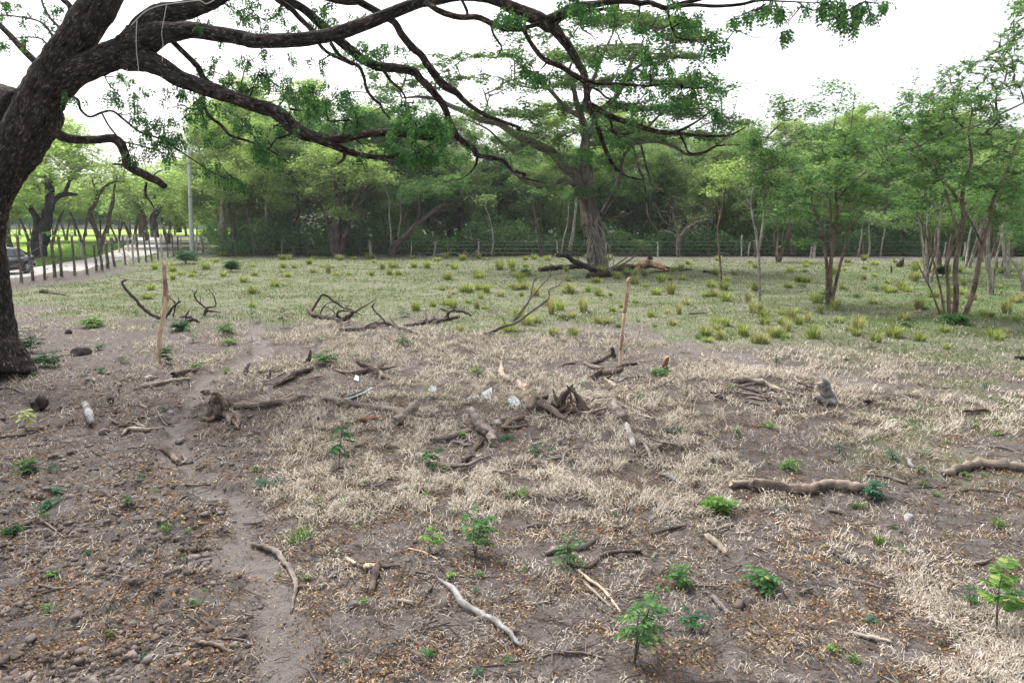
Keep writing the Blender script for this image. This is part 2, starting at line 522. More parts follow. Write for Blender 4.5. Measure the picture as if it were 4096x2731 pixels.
M['leaf_deep'] = leaf('leaf_deep', [(0, (.02, .06, .034)), (.6, (.034, .092, .045)), (.95, (.06, .15, .055)), (1, (.25, .24, .08))], .28)
M['leaf_lime'] = leaf('leaf_lime', [(0, (.075, .16, .042)), (.6, (.12, .23, .06)), (.94, (.22, .34, .11)), (1, (.42, .38, .13))], .3)
M['leaf_yellow'] = leaf('leaf_yellow', [(0, (.22, .28, .08)), (.6, (.33, .39, .14)), (1, (.42, .46, .2))], .3)
M['leaf_teal'] = leaf('leaf_teal', [(0, (.03, .085, .055)), (.6, (.05, .125, .078)), (1, (.09, .17, .09))], .25)
M['tuft'] = leaf('tuft', [(0, (.12, .18, .045)), (.4, (.19, .26, .065)), (.7, (.30, .33, .11)), (.88, (.42, .40, .20)), (1, (.50, .45, .28))], .35, 1.25)
M['tuft_dry'] = leaf('tuft_dry', [(0, (.13, .18, .05)), (.35, (.25, .28, .10)), (.7, (.38, .36, .19)), (1, (.52, .47, .32))], .3, 1.2)
M['grass'] = leaf('grass', [(0, (.06, .105, .03)), (.4, (.10, .15, .05)), (.7, (.155, .18, .08)), (1, (.25, .235, .15))], .3, 1.2)
M['grass_green'] = leaf('grass_green', [(0, (.05, .12, .03)), (.6, (.09, .18, .045)), (1, (.20, .26, .08))], .3, 1.2)
M['straw'] = leaf('straw', [(0, (.14, .115, .095)), (.25, (.32, .27, .22)), (.65, (.50, .44, .37)), (1, (.66, .61, .54))], .12, 1.1)
M['litter'] = leaf('litter', [(0, (.07, .042, .028)), (.4, (.15, .085, .05)), (.7, (.28, .17, .09)), (.9, (.42, .29, .14)), (1, (.52, .40, .24))], .12, 1.1)
M['clod'] = speckle('clod', [(0, (.065, .052, .046)), (.5, (.11, .09, .08)), (1, (.175, .15, .136))])

def flatmat(name, col, rough=.6, metal=0.0, n=0.15, scale=8, spec=.3, coat=0.0):
    t = NT(name); f = t.noise(t.coord(), scale, 4)
    c = t.mix(f, tuple(x * (1 - n) for x in col), tuple(min(1, x * (1 + n)) for x in col))
    return t.principled(c, rough, metal=metal, spec=spec, coat=coat)
M['wire'] = flatmat('wire', (.22, .22, .22), .5, .6)
M['cord'] = flatmat('cord', (.55, .54, .50), .8)
M['concrete'] = flatmat('concrete', (.50, .53, .55), .8, n=.2, scale=3)
M['steel'] = flatmat('steel', (.19, .22, .24), .5, .2, .3, 20)
M['plastic'] = flatmat('plastic', (.24, .26, .27), .5, 0, .15, 20)
M['car_paint'] = flatmat('car_paint', (.028, .03, .034), .3, .1, .05, 3, .5, .6)
M['car_glass'] = flatmat('car_glass', (.02, .024, .028), .08, 0, .05, 3, .6)
M['rubber'] = flatmat('rubber', (.018, .018, .019), .85, 0, .2, 20)
M['rim'] = flatmat('rim', (.42, .43, .45), .35, .8)
M['red_lens'] = flatmat('red_lens', (.42, .02, .02), .2, 0, .1, 9, .5)
M['chrome'] = flatmat('chrome', (.55, .56, .58), .25, .9)

def ground_material():
    t = NT('ground')
    co = t.coord()
    n1 = t.noise(co, 1.2, 4); n2 = t.noise(co, 9, 5, .7); n3 = t.noise(co, 55, 4, .7); n4 = t.noise(co, .35, 3)
    soil = t.ramp(n2, [(.30, (.05, .042, .038)), (.5, (.10, .086, .079)), (.70, (.16, .141, .131))])
    soil = t.mix(t.ramp(n3, [(.42, (0, 0, 0)), (.72, (.7, .7, .7))]), soil, (.175, .155, .144))
    soil = t.mix(t.ramp(n3, [(.28, (.8, .8, .8)), (.42, (0, 0, 0))]), soil, (.032, .026, .024))
    pathc = t.ramp(n2, [(.3, (.115, .10, .093)), (.7, (.18, .16, .15))])
    pathc = t.mix(t.ramp(n3, [(.5, (0, 0, 0)), (.75, (.35, .35, .35))]), pathc, (.20, .183, .172))
    straw = t.ramp(n3, [(.32, (.04, .033, .029)), (.5, (.095, .08, .07)), (.68, (.18, .158, .137))])
    green = t.ramp(n3, [(.3, (.05, .07, .032)), (.5, (.10, .125, .062)), (.7, (.17, .18, .11))])
    dry = t.ramp(n3, [(.3, (.12, .115, .085)), (.7, (.25, .235, .185))])
    green = t.mix(t.ramp(n1, [(.40, (0, 0, 0)), (.60, (.85, .85, .85))]), green, dry)
    road = t.ramp(n2, [(.3, (.27, .25, .24)), (.7, (.37, .35, .335))])
    field = t.ramp(n4, [(.35, (.17, .29, .04)), (.65, (.28, .37, .075))])
    verge = t.ramp(n3, [(.3, (.045, .09, .026)), (.7, (.12, .20, .06))])
    c = t.mix(t.attr('straw'), soil, straw)
    c = t.mix(t.attr('green'), c, green)
    c = t.mix(t.attr('verge'), c, verge)
    c = t.mix(t.attr('field'), c, field)
    c = t.mix(t.attr('path'), c, pathc)
    c = t.mix(t.attr('road'), c, road)
    h = t.math('ADD', t.math('MULTIPLY', n2, .6), t.math('MULTIPLY', n3, .4))
    return t.principled(c, 1.0, t.bump(h, 1.0, .06), spec=.05)
M['ground'] = ground_material()
# ------------------------------------------------------------------ ground sheet
def bound(x, y):
    a = x / np.maximum(y, .5)
    return np.interp(a, [-1.2, -.75, -.35, 0, .3, .5, .75, 1.2], [22, 21.5, 19.5, 17.2, 15.3, 13.2, 12.0, 11])

def masks(x, y):
    x = np.asarray(x, float); y = np.asarray(y, float)
    b = bound(x, y)
    nb = (fbm(x / 2.2, y / 2.2, 40, 3) - .5) * 9
    green = sstep(-1.6, 2.2, y - b + nb) * sstep(66, 60, y)
    rightpatch = sstep(.42, .6, x / np.maximum(y, .5)) * sstep(.52, .66, fbm(x / .9, y / .9, 44, 3)) * sstep(5, 7.5, y)
    green = np.maximum(green, .75 * rightpatch * (y < 14))
    p = path_mask(x, y)
    lane = sstep(53.5, 55.5, y + 1.2 * (vnoise(x * .4, y * .4, 3) - .5)) * sstep(61.5, 59.5, y) * sstep(4, 9, x)
    p = np.maximum(p, .85 * lane)
    c = cloddy(x, y)
    patch = fbm(x / 1.6, y / 1.6, 50, 4)
    core = sstep(5.6, 7.2, y) * sstep(1.5, -1.0, y - b)
    lean = sstep(-.55, -.28, x / np.maximum(y, .5) + .12 * (patch - .5))
    straw = sstep(.46 - .20 * core * lean, .78 - .22 * core * lean, patch) * (1 - .8 * c) * sstep(4, -1, y - b)
    straw = straw * (1 - .9 * p) * (1 - .6 * green)
    rd = road_mask(x, y)
    dr = x - np.interp(y, [q[1] for q in ROAD], [q[0] for q in ROAD])
    verge = sstep(-2.0, -2.8, dr) * sstep(120, 100, y) * sstep(-8, -6, dr + 2 * vnoise(x * .3, y * .3, 3))
    field = sstep(-5.5, -8, dr + 2 * vnoise(x * .3, y * .3, 3))
    floor_ = sstep(60, 63, y) * sstep(3, 6, dr)
    verge = np.maximum(verge, floor_ * .25)
    bank = np.exp(-(seg_dist(x, y, FENCE_L) / 2.6) ** 2) * sstep(48, 40, y)
    green = green * (dr > -2) * (1 - floor_) * (1 - .9 * sstep(.3, .6, bank + .3 * (vnoise(x, y, 19) - .5)))
    a_ = x / np.maximum(y, .5)
    lush = sstep(.38, .62, a_ + .2 * (fbm(x / 3, y / 3, 21, 2) - .5)) * sstep(15, 19, y) * sstep(52, 40, y) * sstep(.35, .6, fbm(x / 1.7, y / 1.7, 22, 3))
    verge = np.maximum(verge, .6 * lush)
    return dict(green=green * (1 - p * .9), straw=straw, path=p * (1 - floor_), road=rd, verge=verge, field=field)

def make_ground():
    X, Y, Z = G_X, G_Y, G_Z
    nr, ntt = X.shape
    V = np.stack([X, Y, Z], -1).reshape(-1, 3)
    i = np.arange(1, nr - 1)[:, None] * ntt; j = np.arange(ntt)[None]; k = (j + 1) % ntt
    Q = np.stack([i + j, i + ntt + j, i + ntt + k, i + k], -1).reshape(-1, 4)
    jj = np.arange(ntt); kk = (jj + 1) % ntt
    Tr = np.stack([np.zeros(ntt, int), ntt + jj, ntt + kk], -1)
    mk = masks(V[:, 0], V[:, 1])
    me = build_mesh('ground', V, Q, Tr, [M['ground']], smooth=True, attrs=mk)
    return link('ground', me, kind='structure', label='dry trampled pasture soil with worn dirt path and gravel road', category='ground')
make_ground()

# ------------------------------------------------------------------ what covers the ground (uncountable)
def scatter(n, y0, y1, g, amax=.86, mix=0.0):
    a = g.uniform(-amax, amax, n)
    y = np.exp(g.uniform(math.log(y0), math.log(y1), n))
    return a * y, y

def ribbons(P, D, L, W, curl, g, segs=2, lift=.35):
    """bent flat strips starting at P along D"""
    n = len(P)
    up = np.tile([0, 0, 1.0], (n, 1))
    S = unit(np.cross(D, up) + g.normal(0, .25, (n, 3)))
    rows = []
    for k in range(segs + 1):
        t = k / segs
        c = P + D * (L * t)[:, None] + up * (L * lift * 4 * t * (1 - t) * curl)[:, None] + S * (L * .25 * (t * t) * g.normal(0, 1, n))[:, None]
        wd = (W * (1 - .75 * t ** 2) * .5)[:, None]
        rows += [c - S * wd, c + S * wd]
    V = np.stack(rows, 1)
    b = (np.arange(n) * (2 * segs + 2))[:, None]
    Q = np.concatenate([b + np.array([2 * k, 2 * k + 1, 2 * k + 3, 2 * k + 2]) for k in range(segs)], 0)
    return V.reshape(-1, 3), Q

def make_straw():
    g = np.random.default_rng(11)
    x, y = scatter(620000, 3.0, 22, g)
    m = masks(x, y)
    clump = fbm(x / .17, y / .17, 60, 3)
    dens = (.20 + .80 * m['straw']) * (1 - .95 * m['path']) * sstep(.40, .60, clump) * (1 - .62 * cloddy(x, y)) * (1 - .5 * m['green'])
    keep = g.uniform(0, 1, len(x)) < dens
    x, y, st = x[keep], y[keep], m['straw'][keep]
    x, y, st = x[:210000], y[:210000], st[:210000]
    n = len(x)
    z = height(x, y)
    ang = fbm(x / .5, y / .5, 70, 2) * 12 + g.normal(0, 1.2, n)
    D = np.stack([np.cos(ang), np.sin(ang), g.uniform(-.2, .8, n)], -1)
    L = g.uniform(.02, .075, n) * (y / 6) ** .55
    W = g.uniform(.0035, .0075, n) * (y / 6) ** .6
    P = np.stack([x, y, z + g.uniform(.0, .032, n) * (.25 + st * 1.3) * sstep(.4, .7, clump[keep][:n])], -1)
    L = L * (1 + .6 * st)
    V, Q = ribbons(P, D, L, W, g.uniform(.1, 1.6, n), g)
    link('dry_straw', build_mesh('dry_straw', V, Q, None, [M['straw']]), kind='stuff',
         label='pale curled dry straw matted over the cleared soil', category='straw')
make_straw()

def make_litter():
    g = np.random.default_rng(12)
    x, y = scatter(190000, 3.0, 15, g)
    m = masks(x, y)
    dens = sstep(.28, .72, fbm(x / .28, y / .28, 80, 3)) * (1 - .7 * m['path']) * sstep(15, 8, y)
    keep = g.uniform(0, 1, len(x)) < dens
    x, y = x[keep][:70000], y[keep][:70000]
    n = len(x)
    z = height(x, y)
    D = rnd_dirs(g, n, -.25, .45)
    N = unit(np.array([0, 0, 1.0]) + g.normal(0, .55, (n, 3)))
    L = g.uniform(.012, .036, n) * (y / 6) ** .4
    P = np.stack([x, y, z + g.uniform(.003, .02, n)], -1)
    V, Q = leaf_quads(P, D, N, L, L * g.uniform(.35, .6, n), .3)
    link('leaf_litter', build_mesh('leaf_litter', V, Q, None, [M['litter']]), kind='stuff',
         label='fallen brown and yellow leaves strewn over the soil', category='leaves')
make_litter()

def make_clods():
    g = np.random.default_rng(13)
    x, y = scatter(130000, 3.0, 17, g)
    m = masks(x, y)
    dens = (.3 + .7 * cloddy(x, y)) * (1 - .9 * m['path']) * sstep(.38, .62, fbm(x / .4, y / .4, 90, 3)) * (1 - .7 * m['green'])
    keep = g.uniform(0, 1, len(x)) < dens
    x, y = x[keep][:24000], y[keep][:24000]
    n = len(x)
    s = .006 + .036 * g.power(.2, n) * (.35 + .65 * cloddy(x, y))
    phi = (1 + 5 ** .5) / 2
    I = np.array([(-1, phi, 0), (1, phi, 0), (-1, -phi, 0), (1, -phi, 0), (0, -1, phi), (0, 1, phi), (0, -1, -phi), (0, 1, -phi),
                  (phi, 0, -1), (phi, 0, 1), (-phi, 0, -1), (-phi, 0, 1)]) / 1.9
    F = np.array([(0, 11, 5), (0, 5, 1), (0, 1, 7), (0, 7, 10), (0, 10, 11), (1, 5, 9), (5, 11, 4), (11, 10, 2), (10, 7, 6), (7, 1, 8),
                  (3, 9, 4), (3, 4, 2), (3, 2, 6), (3, 6, 8), (3, 8, 9), (4, 9, 5), (2, 4, 11), (6, 2, 10), (8, 6, 7), (9, 8, 1)])
    V = I[None] * g.uniform(.55, 1.35, (n, 12, 1)) * s[:, None, None] * g.uniform(.6, 1.4, (n, 1, 3)) * np.array([1, 1, .6])
    V = V + np.stack([x, y, height(x, y) - s * .05], -1)[:, None]
    T = (F[None] + (np.arange(n) * 12)[:, None, None]).reshape(-1, 3)
    link('soil_rubble', build_mesh('soil_rubble', V.reshape(-1, 3), None, T, [M['clod']], smooth=True), kind='stuff',
         label='crumbled grey brown clods of trampled soil', category='soil')
make_clods()

def make_pasture():
    g = np.random.default_rng(14)
    x, y = scatter(330000, 8, 62, g)
    m = masks(x, y)
    pat = sstep(.33, .66, fbm(x / 1.3, y / 1.3, 100, 4))
    keep = g.uniform(0, 1, len(x)) < m['green'] * (.25 + .75 * pat) * (1 - m['road'])
    x, y = x[keep][:150000], y[keep][:150000]
    n = len(x)
    L = g.uniform(.04, .11, n) * (y / 16) ** .35
    W = g.uniform(.006, .012, n) * (y / 14) ** .75
    D = unit(np.stack([g.normal(0, .7, n), g.normal(0, .7, n), g.uniform(.35, 1, n)], -1))
    S = unit(np.stack([-D[:, 1], D[:, 0], np.zeros(n)], -1) + g.normal(0, .2, (n, 3)))
    P = np.stack([x, y, height(x, y) - .005], -1)
    V = np.stack([P - S * W[:, None], P + S * W[:, None], P + D * L[:, None]], 1).reshape(-1, 3)
    link('pasture_grass', build_mesh('pasture_grass', V, None, np.arange(3 * n).reshape(-1, 3), [M['grass']]), kind='stuff',
         label='short grazed yellow green pasture grass', category='grass')
    # roadside verge and field edge
    y = np.exp(g.uniform(math.log(34), math.log(110), 60000))
    x = np.interp(y, [q[1] for q in ROAD], [q[0] for q in ROAD]) - 2.3 - np.abs(g.normal(0, 3.2, len(y)))
    n = len(x)
    L = g.uniform(.1, .35, n); W = g.uniform(.02, .05, n)
    D = unit(np.stack([g.normal(0, .5, n), g.normal(0, .5, n), g.uniform(.5, 1, n)], -1))
    S = unit(np.stack([-D[:, 1], D[:, 0], np.zeros(n)], -1))
    P = np.stack([x, y, height(x, y) - .01], -1)
    V = np.stack([P - S * W[:, None], P + S * W[:, None], P + D * L[:, None]], 1).reshape(-1, 3)
    link('verge_grass', build_mesh('verge_grass', V, None, np.arange(3 * n).reshape(-1, 3), [M['grass_green']]), kind='stuff',
         label='tall green grass along the far edge of the road', category='grass')
make_pasture()

def make_twigs():
    g = np.random.default_rng(15)
    x, y = scatter(6000, 3.0, 15, g)
    keep = g.uniform(0, 1, len(x)) < (1 - .9 * masks(x, y)['path']) * .5
    x, y = x[keep][:2600], y[keep][:2600]
    mb = MB()
    Z = height(x, y)
    for i in range(len(x)):
        a = g.normal(0, .9) + (np.pi if g.random() < .5 else 0)
        L = g.uniform(.06, .32); r = g.uniform(.0022, .006)
        ts = np.array([-.5, 0, .5]) * L
        px_, py_ = x[i] + np.cos(a) * ts, y[i] + np.sin(a) * ts
        px_[1] += g.normal(0, .05) * L; py_[1] += g.normal(0, .05) * L
        P = np.stack([px_, py_, Z[i] + .014 + g.uniform(-.004, .012, 3)], -1)
        mb.add(*tube(P, [r, r, r * .6], 4, 1, cap=False)[:2], m=g.integers(0, 3))
    link('twig_litter', mb.mesh('twig_litter', [M['wood_grey'], M['wood_brown'], M['wood_dark']]), kind='stuff',
         label='scattered thin broken twigs among the leaf litter', category='twigs')
make_twigs()
# ------------------------------------------------------------------ tree growing
class Skel:
    def __init__(s):
        s.P = []; s.par = []; s.R = []; s.paths = []
    def limb(s, P, R, n=4):
        p, r = smooth_line(P, R, n)
        base = len(s.P)
        for i in range(len(p)):
            s.P.append(p[i]); s.R.append(r[i]); s.par.append(base + i - 1 if i else -1)
    def grow(s, targets, g, rtip=.012, kexp=.5, bulge=.15, down=0.0, rmax=.2, lat=0.0):
        """connect every target to the nearest earlier wood, inner targets first"""
        P = np.array(s.P); fixed = len(P)
        R0 = np.array(s.R)
        T = np.asarray(targets, float)
        d0 = np.min(np.linalg.norm(T[:, None] - P[None], axis=2), axis=1)
        load, paths = [0] * fixed, []
        par = list(range(-1, fixed - 1))
        allP = list(P)
        A = P.copy()
        for ti in np.argsort(d0):
            t = T[ti]
            dv = t - A
            d = np.linalg.norm(dv, axis=1)
            cost = d + np.maximum(0, A[:, 2] - t[2] - .1) * .6
            k = int(np.argmin(cost))
            a = A[k]; L = d[k]
            nseg = int(np.clip(L / .6, 2, 6))
            tt = np.linspace(0, 1, nseg + 1)[:, None]
            c = (a + t) / 2 + np.array([0, 0, L * bulge]) + g.normal(0, .10, 3) * L
            pts = (1 - tt) ** 2 * a + 2 * tt * (1 - tt) * c + tt ** 2 * t
            pts[1:-1] += g.normal(0, .025 * L, (nseg - 1, 3))
            idx = [k]
            for q in pts[1:]:
                par.append(idx[-1]); idx.append(len(allP)); allP.append(q); load.append(0)
            A = np.vstack([A, pts[1:]])
            paths.append(idx)
        load = np.zeros(len(allP))
        for idx in paths:
            load[idx[-1]] += 1
        for i in range(len(allP) - 1, fixed - 1, -1):
            load[par[i]] += load[i]
        s.tw = []
        for idx in paths:
            pts = np.array([allP[i] for i in idx])
            rr = np.array([rtip * max(load[i], 1) ** kexp for i in idx])
            if idx[0] < fixed:
                rr[0] = min(rr[1] * 1.25, R0[idx[0]] * .9)
            rr = np.minimum(np.minimum(rr, rmax), np.r_[1e9, rr[:-1] * 1.0][: len(rr)] if False else rmax)
            rr[-1] = rtip * .5
            s.tw.append((pts, rr))
        return s.tw

def leaf_clump(targets, tw, g, per, size, sig, mat_idx=0, zr=(-.55, .35), aspect=.5, along=.35, dens=None):
    """leaf faces round the clump centres and along the outer twigs"""
    T = np.asarray(targets, float)
    n = len(T) * per
    idx = np.repeat(np.arange(len(T)), per)
    if dens is not None:
        keep = g.uniform(0, 1, n) < dens[idx]; idx = idx[keep]; n = len(idx)
    P = T[idx] + g.normal(0, 1, (n, 3)) * np.asarray(sig)
    if tw and along > 0:
        k = int(n * along)
        ends = np.array([t[0][-1] for t in tw]); mids = np.array([t[0][max(-3, -len(t[0]))] for t in tw])
        j = g.integers(0, len(tw), k); u = g.uniform(0, 1, k)[:, None]
        P[:k] = ends[j] * u + mids[j] * (1 - u) + g.normal(0, 1, (k, 3)) * np.asarray(sig) * .45
    D = rnd_dirs(g, n, *zr)
    N = unit(np.array([0, 0, 1.0]) + g.normal(0, .5, (n, 3)))
    L = size * g.uniform(.6, 1.4, n)
    return leaf_quads(P, D, N, L, L * aspect)

def fronds(P, D, g, length, pairs, ll, lw, sag=.5):
    """feathery compound leaves: a curved midrib with paired leaflets; all leaflets as faces"""
    n = len(P)
    D = unit(D)
    L = length * g.uniform(.7, 1.25, n)
    up = np.array([0, 0, 1.0])
    S = unit(np.cross(D, up) + 1e-4)
    Vs, cnt = [], 0
    for k in range(pairs):
        t = (k + 1) / pairs
        C = P + D * (L * t)[:, None] - up * (sag * L * t * t)[:, None]
        Tn = unit(D - up * (2 * sag * t))
        Nn = unit(np.cross(S, Tn))
        for sgn in (-1, 1):
            d = unit(S * sgn * .9 + Tn * .45 - up * .25 + g.normal(0, .12, (n, 3)))
            l = ll * (1 - .45 * abs(t - .5)) * g.uniform(.8, 1.2, n)
            V, _ = leaf_quads(C, d, Nn + g.normal(0, .2, (n, 3)), l, l * lw)
            Vs.append(V)
    V = np.concatenate(Vs)
    return V, np.arange(len(V)).reshape(-1, 4)

def tree_object(name, label, cat, limbs, targets, barkm, twigm, leafm, g, base, per=200, size=.16, sig=(.5, .5, .2), rtip=.012, group=None, kexp=.5,
                bulge=.12, rmax=.2, wob=.12, sides=8, zr=(-.55, .35), aspect=.5, along=.35, limb_sides=None, extra_leaf=None, tw_sides=4, roots=()):
    """limbs: list of (points, radii); the first is the trunk"""
    base = np.asarray(base, float)
    root = thing(name, label, cat, base, group)
    sk = Skel()
    for i, (P, R) in enumerate(limbs):
        sk.limb(P, R, 4)
        mb = MB().add(*tube(P, R, sides if i == 0 else (limb_sides or sides), 5, wob, seed=i + 1))
        link('trunk' if i == 0 else 'limb', mb.mesh('trunk', [barkm], True, base), root)
    for i, (P, R) in enumerate(roots):
        link('aerial_root', MB().add(*tube(P, R, 5, 4, .1, i)).mesh('aerial_root', [M['bark_pale']], True, base), root)
    mb = MB()
    tw = sk.grow(targets, g, rtip, kexp, bulge, rmax=rmax) if len(targets) else []
    for P, R in tw:
        mb.add(*tube(P, R, tw_sides, 1, cap=False)[:2], m=1)
    if per:
        mb.add(*leaf_clump(targets, tw, g, per, size, sig, zr=zr, aspect=aspect, along=along), m=0)
    if extra_leaf is not None:
        for V, Q in extra_leaf:
            mb.add(V, Q, m=0)
    link('crown', mb.mesh('crown', [leafm, twigm], False, base), root)
    return root, tw

def trace(pts, Y, rs):
    """pts: (tile,x,y) or (x,y) with the last tile kept; Y: depth at start and end (or one number); rs in tile pixels"""
    out, R, t = [], [], None
    n = len(pts)
    for i, p in enumerate(pts):
        if len(p) == 3:
            t = p[0]; p = p[1:]
        y = Y if np.isscalar(Y) else np.interp(i / (n - 1), np.linspace(0, 1, len(Y)), Y)
        out.append(at(t, p[0], p[1], y))
        r = rs if np.isscalar(rs) else np.interp(i / (n - 1), np.linspace(0, 1, len(rs)), rs)
        R.append(r * TILE[t][2] / FPX * y / _cp)
    return np.array(out), np.array(R)

# ------------------------------------------------------------------ the great spreading tree whose limbs reach overhead
def near_tree():
    g = np.random.default_rng(21)
    Y0 = 12.0
    trunk = trace([('C1', -30, 420), ('C1', -30, 330), (-45, 190), (-60, 60), ('B1', -90, 1100), (-130, 760), (-140, 500), (-40, 170), ('A1', 70, 1390),
                   (190, 1200), (300, 1000), (345, 850), (415, 700), (500, 550), (602, 400), (735, 200), (865, 0), (990, -200), (1200, -600), (1600, -1100)],
                  [11.7, 12, 12, 12.2], [290, 262, 195, 165, 152, 146, 150, 158, 168, 176, 186, 170, 152, 142, 136, 134, 132, 120, 95, 60])
    L = []
    A = lambda pts, Y, rs, k=.82: L.append(trace(pts, Y, [q * k for q in rs]))
    A([('A1', 200, 960), (20, 890), (-200, 850), (-500, 740), (-1000, 500)], [12.3, 13.5], [200, 200, 190, 160, 90])
    A([('A1', 330, 560), (200, 430), (100, 320), (0, 220), (-150, 90), (-400, -100)], [12.8, 13.5], [34, 30, 28, 26, 22, 14])
    A([('A1', 640, 260), (610, 180), (600, 60), (540, 0), (450, -80)], 12.4, [32, 28, 26, 24, 20])
    A([('A1', 400, 430), (450, 340), (430, 280), (360, 200), (250, 160), (0, 130), (-200, 160)], [12.2, 13.2], [16, 14, 12, 10, 9, 7, 4])
    A([('A1', 550, 270), (450, 180), (390, 90), (355, 0), (340, -100)], [12.2, 13], [14, 13, 11, 10, 8])
    A([('A1', 420, 400), (340, 330), (200, 320), (60, 340)], [12.2, 13], [10, 8, 6, 3])
    # the limb to the side and its three arms
    A([('A1', 380, 800), (600, 640), (800, 545), (1000, 465), (1120, 410), (1230, 350)], [12.0, 12.0], [150, 120, 106, 112, 124, 140], 1)
    A([('A1', 1190, 330), (1300, 160), (1450, 110), (1650, 75), (1800, 20), (1950, -50), ('A2', 100, -120), (500, -70), (800, -5), (960, 10)], [12.0, 12.8],
      [130, 100, 92, 82, 70, 62, 60, 56, 52, 34])
    A([('A2', 900, 0), (960, 30), (1100, 110), (1230, 190), (1300, 300), (1380, 400), (1460, 470), (1530, 570), (1620, 690), (1680, 745), (1760, 790), (1830, 860), (1950, 950),
       (2100, 1020), (2300, 1090), ('A3', 150, 1110), (330, 1150)], [12.8, 14.2], [34, 35, 34, 34, 36, 38, 35, 36, 40, 42, 33, 26, 20, 18, 14, 10, 5])
    A([('A2', 180, -60), (230, 0), (330, 60), (430, 160), (530, 265), (600, 390), (680, 460), (780, 510), (880, 560)], 12.9, [24, 24, 26, 26, 24, 18, 16, 14, 10])
    A([('A2', 230, -50), (300, 0), (430, 60), (530, 140), (640, 240), (760, 345), (830, 405), (900, 460), (980, 520), (1100, 570), (1250, 585), (1400, 615), (1460, 680),
       (1560, 780), (1640, 880), (1680, 960), (1700, 1030), (1740, 1110), (1790, 1190), (1900, 1260), (1945, 1325), (2050, 1345), (2160, 1375), (2250, 1460), (2352, 1490),
       ('A3', 200, 1520), (400, 1570)], [13, 14.5],
      [36, 38, 40, 42, 44, 46, 46, 46, 46, 44, 44, 40, 36, 36, 34, 32, 30, 30, 30, 30, 28, 22, 20, 18, 15, 12, 7])
    A([('A2', 1940, 1330), (1935, 1400), (1880, 1480), (1800, 1530), (1700, 1540)], 14, [15, 12, 8, 6, 3])
    A([('A2', 690, 370), (760, 470), (850, 530), (930, 570), (970, 650), (1000, 770), (1060, 850), (1110, 890), (1140, 950), (1200, 1020)], 12.6, [20, 18, 17, 17, 16, 15, 14, 13, 12, 5])
    A([('A2', 1140, 600), (1200, 690), (1280, 760), (1330, 840), (1330, 920)], 13.3, [18, 15, 12, 9, 4])
    A([('A1', 1180, 370), (1320, 300), (1470, 275), (1650, 262), (1900, 300), (2150, 342), ('A2', 0, 350), (300, 350), (600, 320), (800, 270), (1000, 200), (1200, 120), (1400, 40),
       (1600, 0), (1800, -32), (2000, -22), (2150, 18), ('A3', 0, 12), (130, 80), (300, 150), (400, 205), (470, 250), (530, 330), (600, 420), (660, 530), (710, 610), (735, 700),
       (745, 800), (752, 880), (790, 980), (830, 1080), (880, 1220), (940, 1360), (1000, 1450), (1100, 1510), (1220, 1540)], [12, 10.2],
      [140, 105, 78, 68, 62, 60, 58, 58, 55, 58, 54, 50, 45, 41, 40, 42, 44, 46, 52, 60, 60, 48, 40, 36, 34, 32, 31, 29, 28, 25, 22, 20, 18, 14, 10, 5], .95)
    A([('A3', 752, 880), (850, 940), (950, 1000), (1100, 1050), (1250, 1100), (1400, 1135), (1500, 1130), (1650, 1060), (1800, 960), (1880, 910)], [10.35, 10], [26, 28, 30, 27, 25, 21, 16, 11, 7, 4])
    A([('A3', 1450, 1136), (1600, 1150), (1700, 1160), (1880, 1165), (1980, 1150), (2100, 1090)], 10.1, [18, 15, 13, 11, 9, 4])
    A([('A3', 1540, 1150), (1580, 1230), (1620, 1310), (1750, 1300), (1850, 1250), (2050, 1240)], 10.1, [10, 9, 10, 9, 7, 3])
    A([('A3', 738, 690), (850, 715), (1000, 720), (1250, 735), (1400, 720), (1560, 715)], [10.4, 10.1], [19, 18, 16, 12, 8, 4])
    A([('A3', 760, 740), (850, 780), (900, 830), (980, 870), (1000, 960)], 10.3, [10, 12, 11, 10, 5])
    A([('A3', 890, 970), (950, 1050), (970, 1120), (1070, 1150), (1150, 1130)], 10.3, [12, 11, 11, 9, 5])
    A([('A2', 1500, 20), (1560, 60), (1650, 110), (1800, 150), (1950, 150), (2080, 210), (2200, 250), (2352, 250), ('A3', 100, 255), (220, 235), (330, 210)], [10.9, 10.5],
      [24, 27, 30, 28, 28, 28, 26, 22, 20, 20, 20])
    A([('A2', 1800, -20), (1850, 80), (1860, 135)], 10.8, [14, 15, 14])
    A([('A3', 200, 240), (240, 330), (300, 420), (380, 510), (500, 560), (600, 620), (725, 700)], 10.45, [18, 20, 22, 24, 26, 24, 24])
    A([('A2', 2060, 220), (2090, 310), (2150, 400), (2130, 460), (2080, 520)], 10.7, [12, 11, 9, 6, 3])
    A([('A3', 400, 170), (560, 90), (640, 52), (800, 40), (950, 12), (1100, 10), (1200, 30), (1280, 22), (1350, 50), (1430, 70), (1560, 30), (1700, 0), (1900, -50)], [10.45, 9.8],
      [40, 34, 30, 34, 32, 28, 26, 24, 24, 24, 20, 16, 10])
    A([('A3', 440, 220), (490, 170), (570, 130), (700, 110), (900, 80), (1050, 90)], 10.5, [40, 36, 30, 22, 14, 6])
    A([('A3', 1430, 70), (1650, 45), (1850, 55), (2050, 40), (2200, 5), ('A4', 0, 20), (130, 5), (250, 12), (450, 20), (600, 30)], [9.8, 9.4], [20, 18, 16, 15, 13, 11, 9, 8, 6, 4])
    A([('A3', 1430, 80), (1450, 160), (1470, 240), (1510, 320), (1640, 350)], 9.8, [14, 12, 10, 8, 4])
    A([('A3', 690, 190), (700, 250), (780, 300), (830, 360)], 10.4, [9, 8, 6, 3])
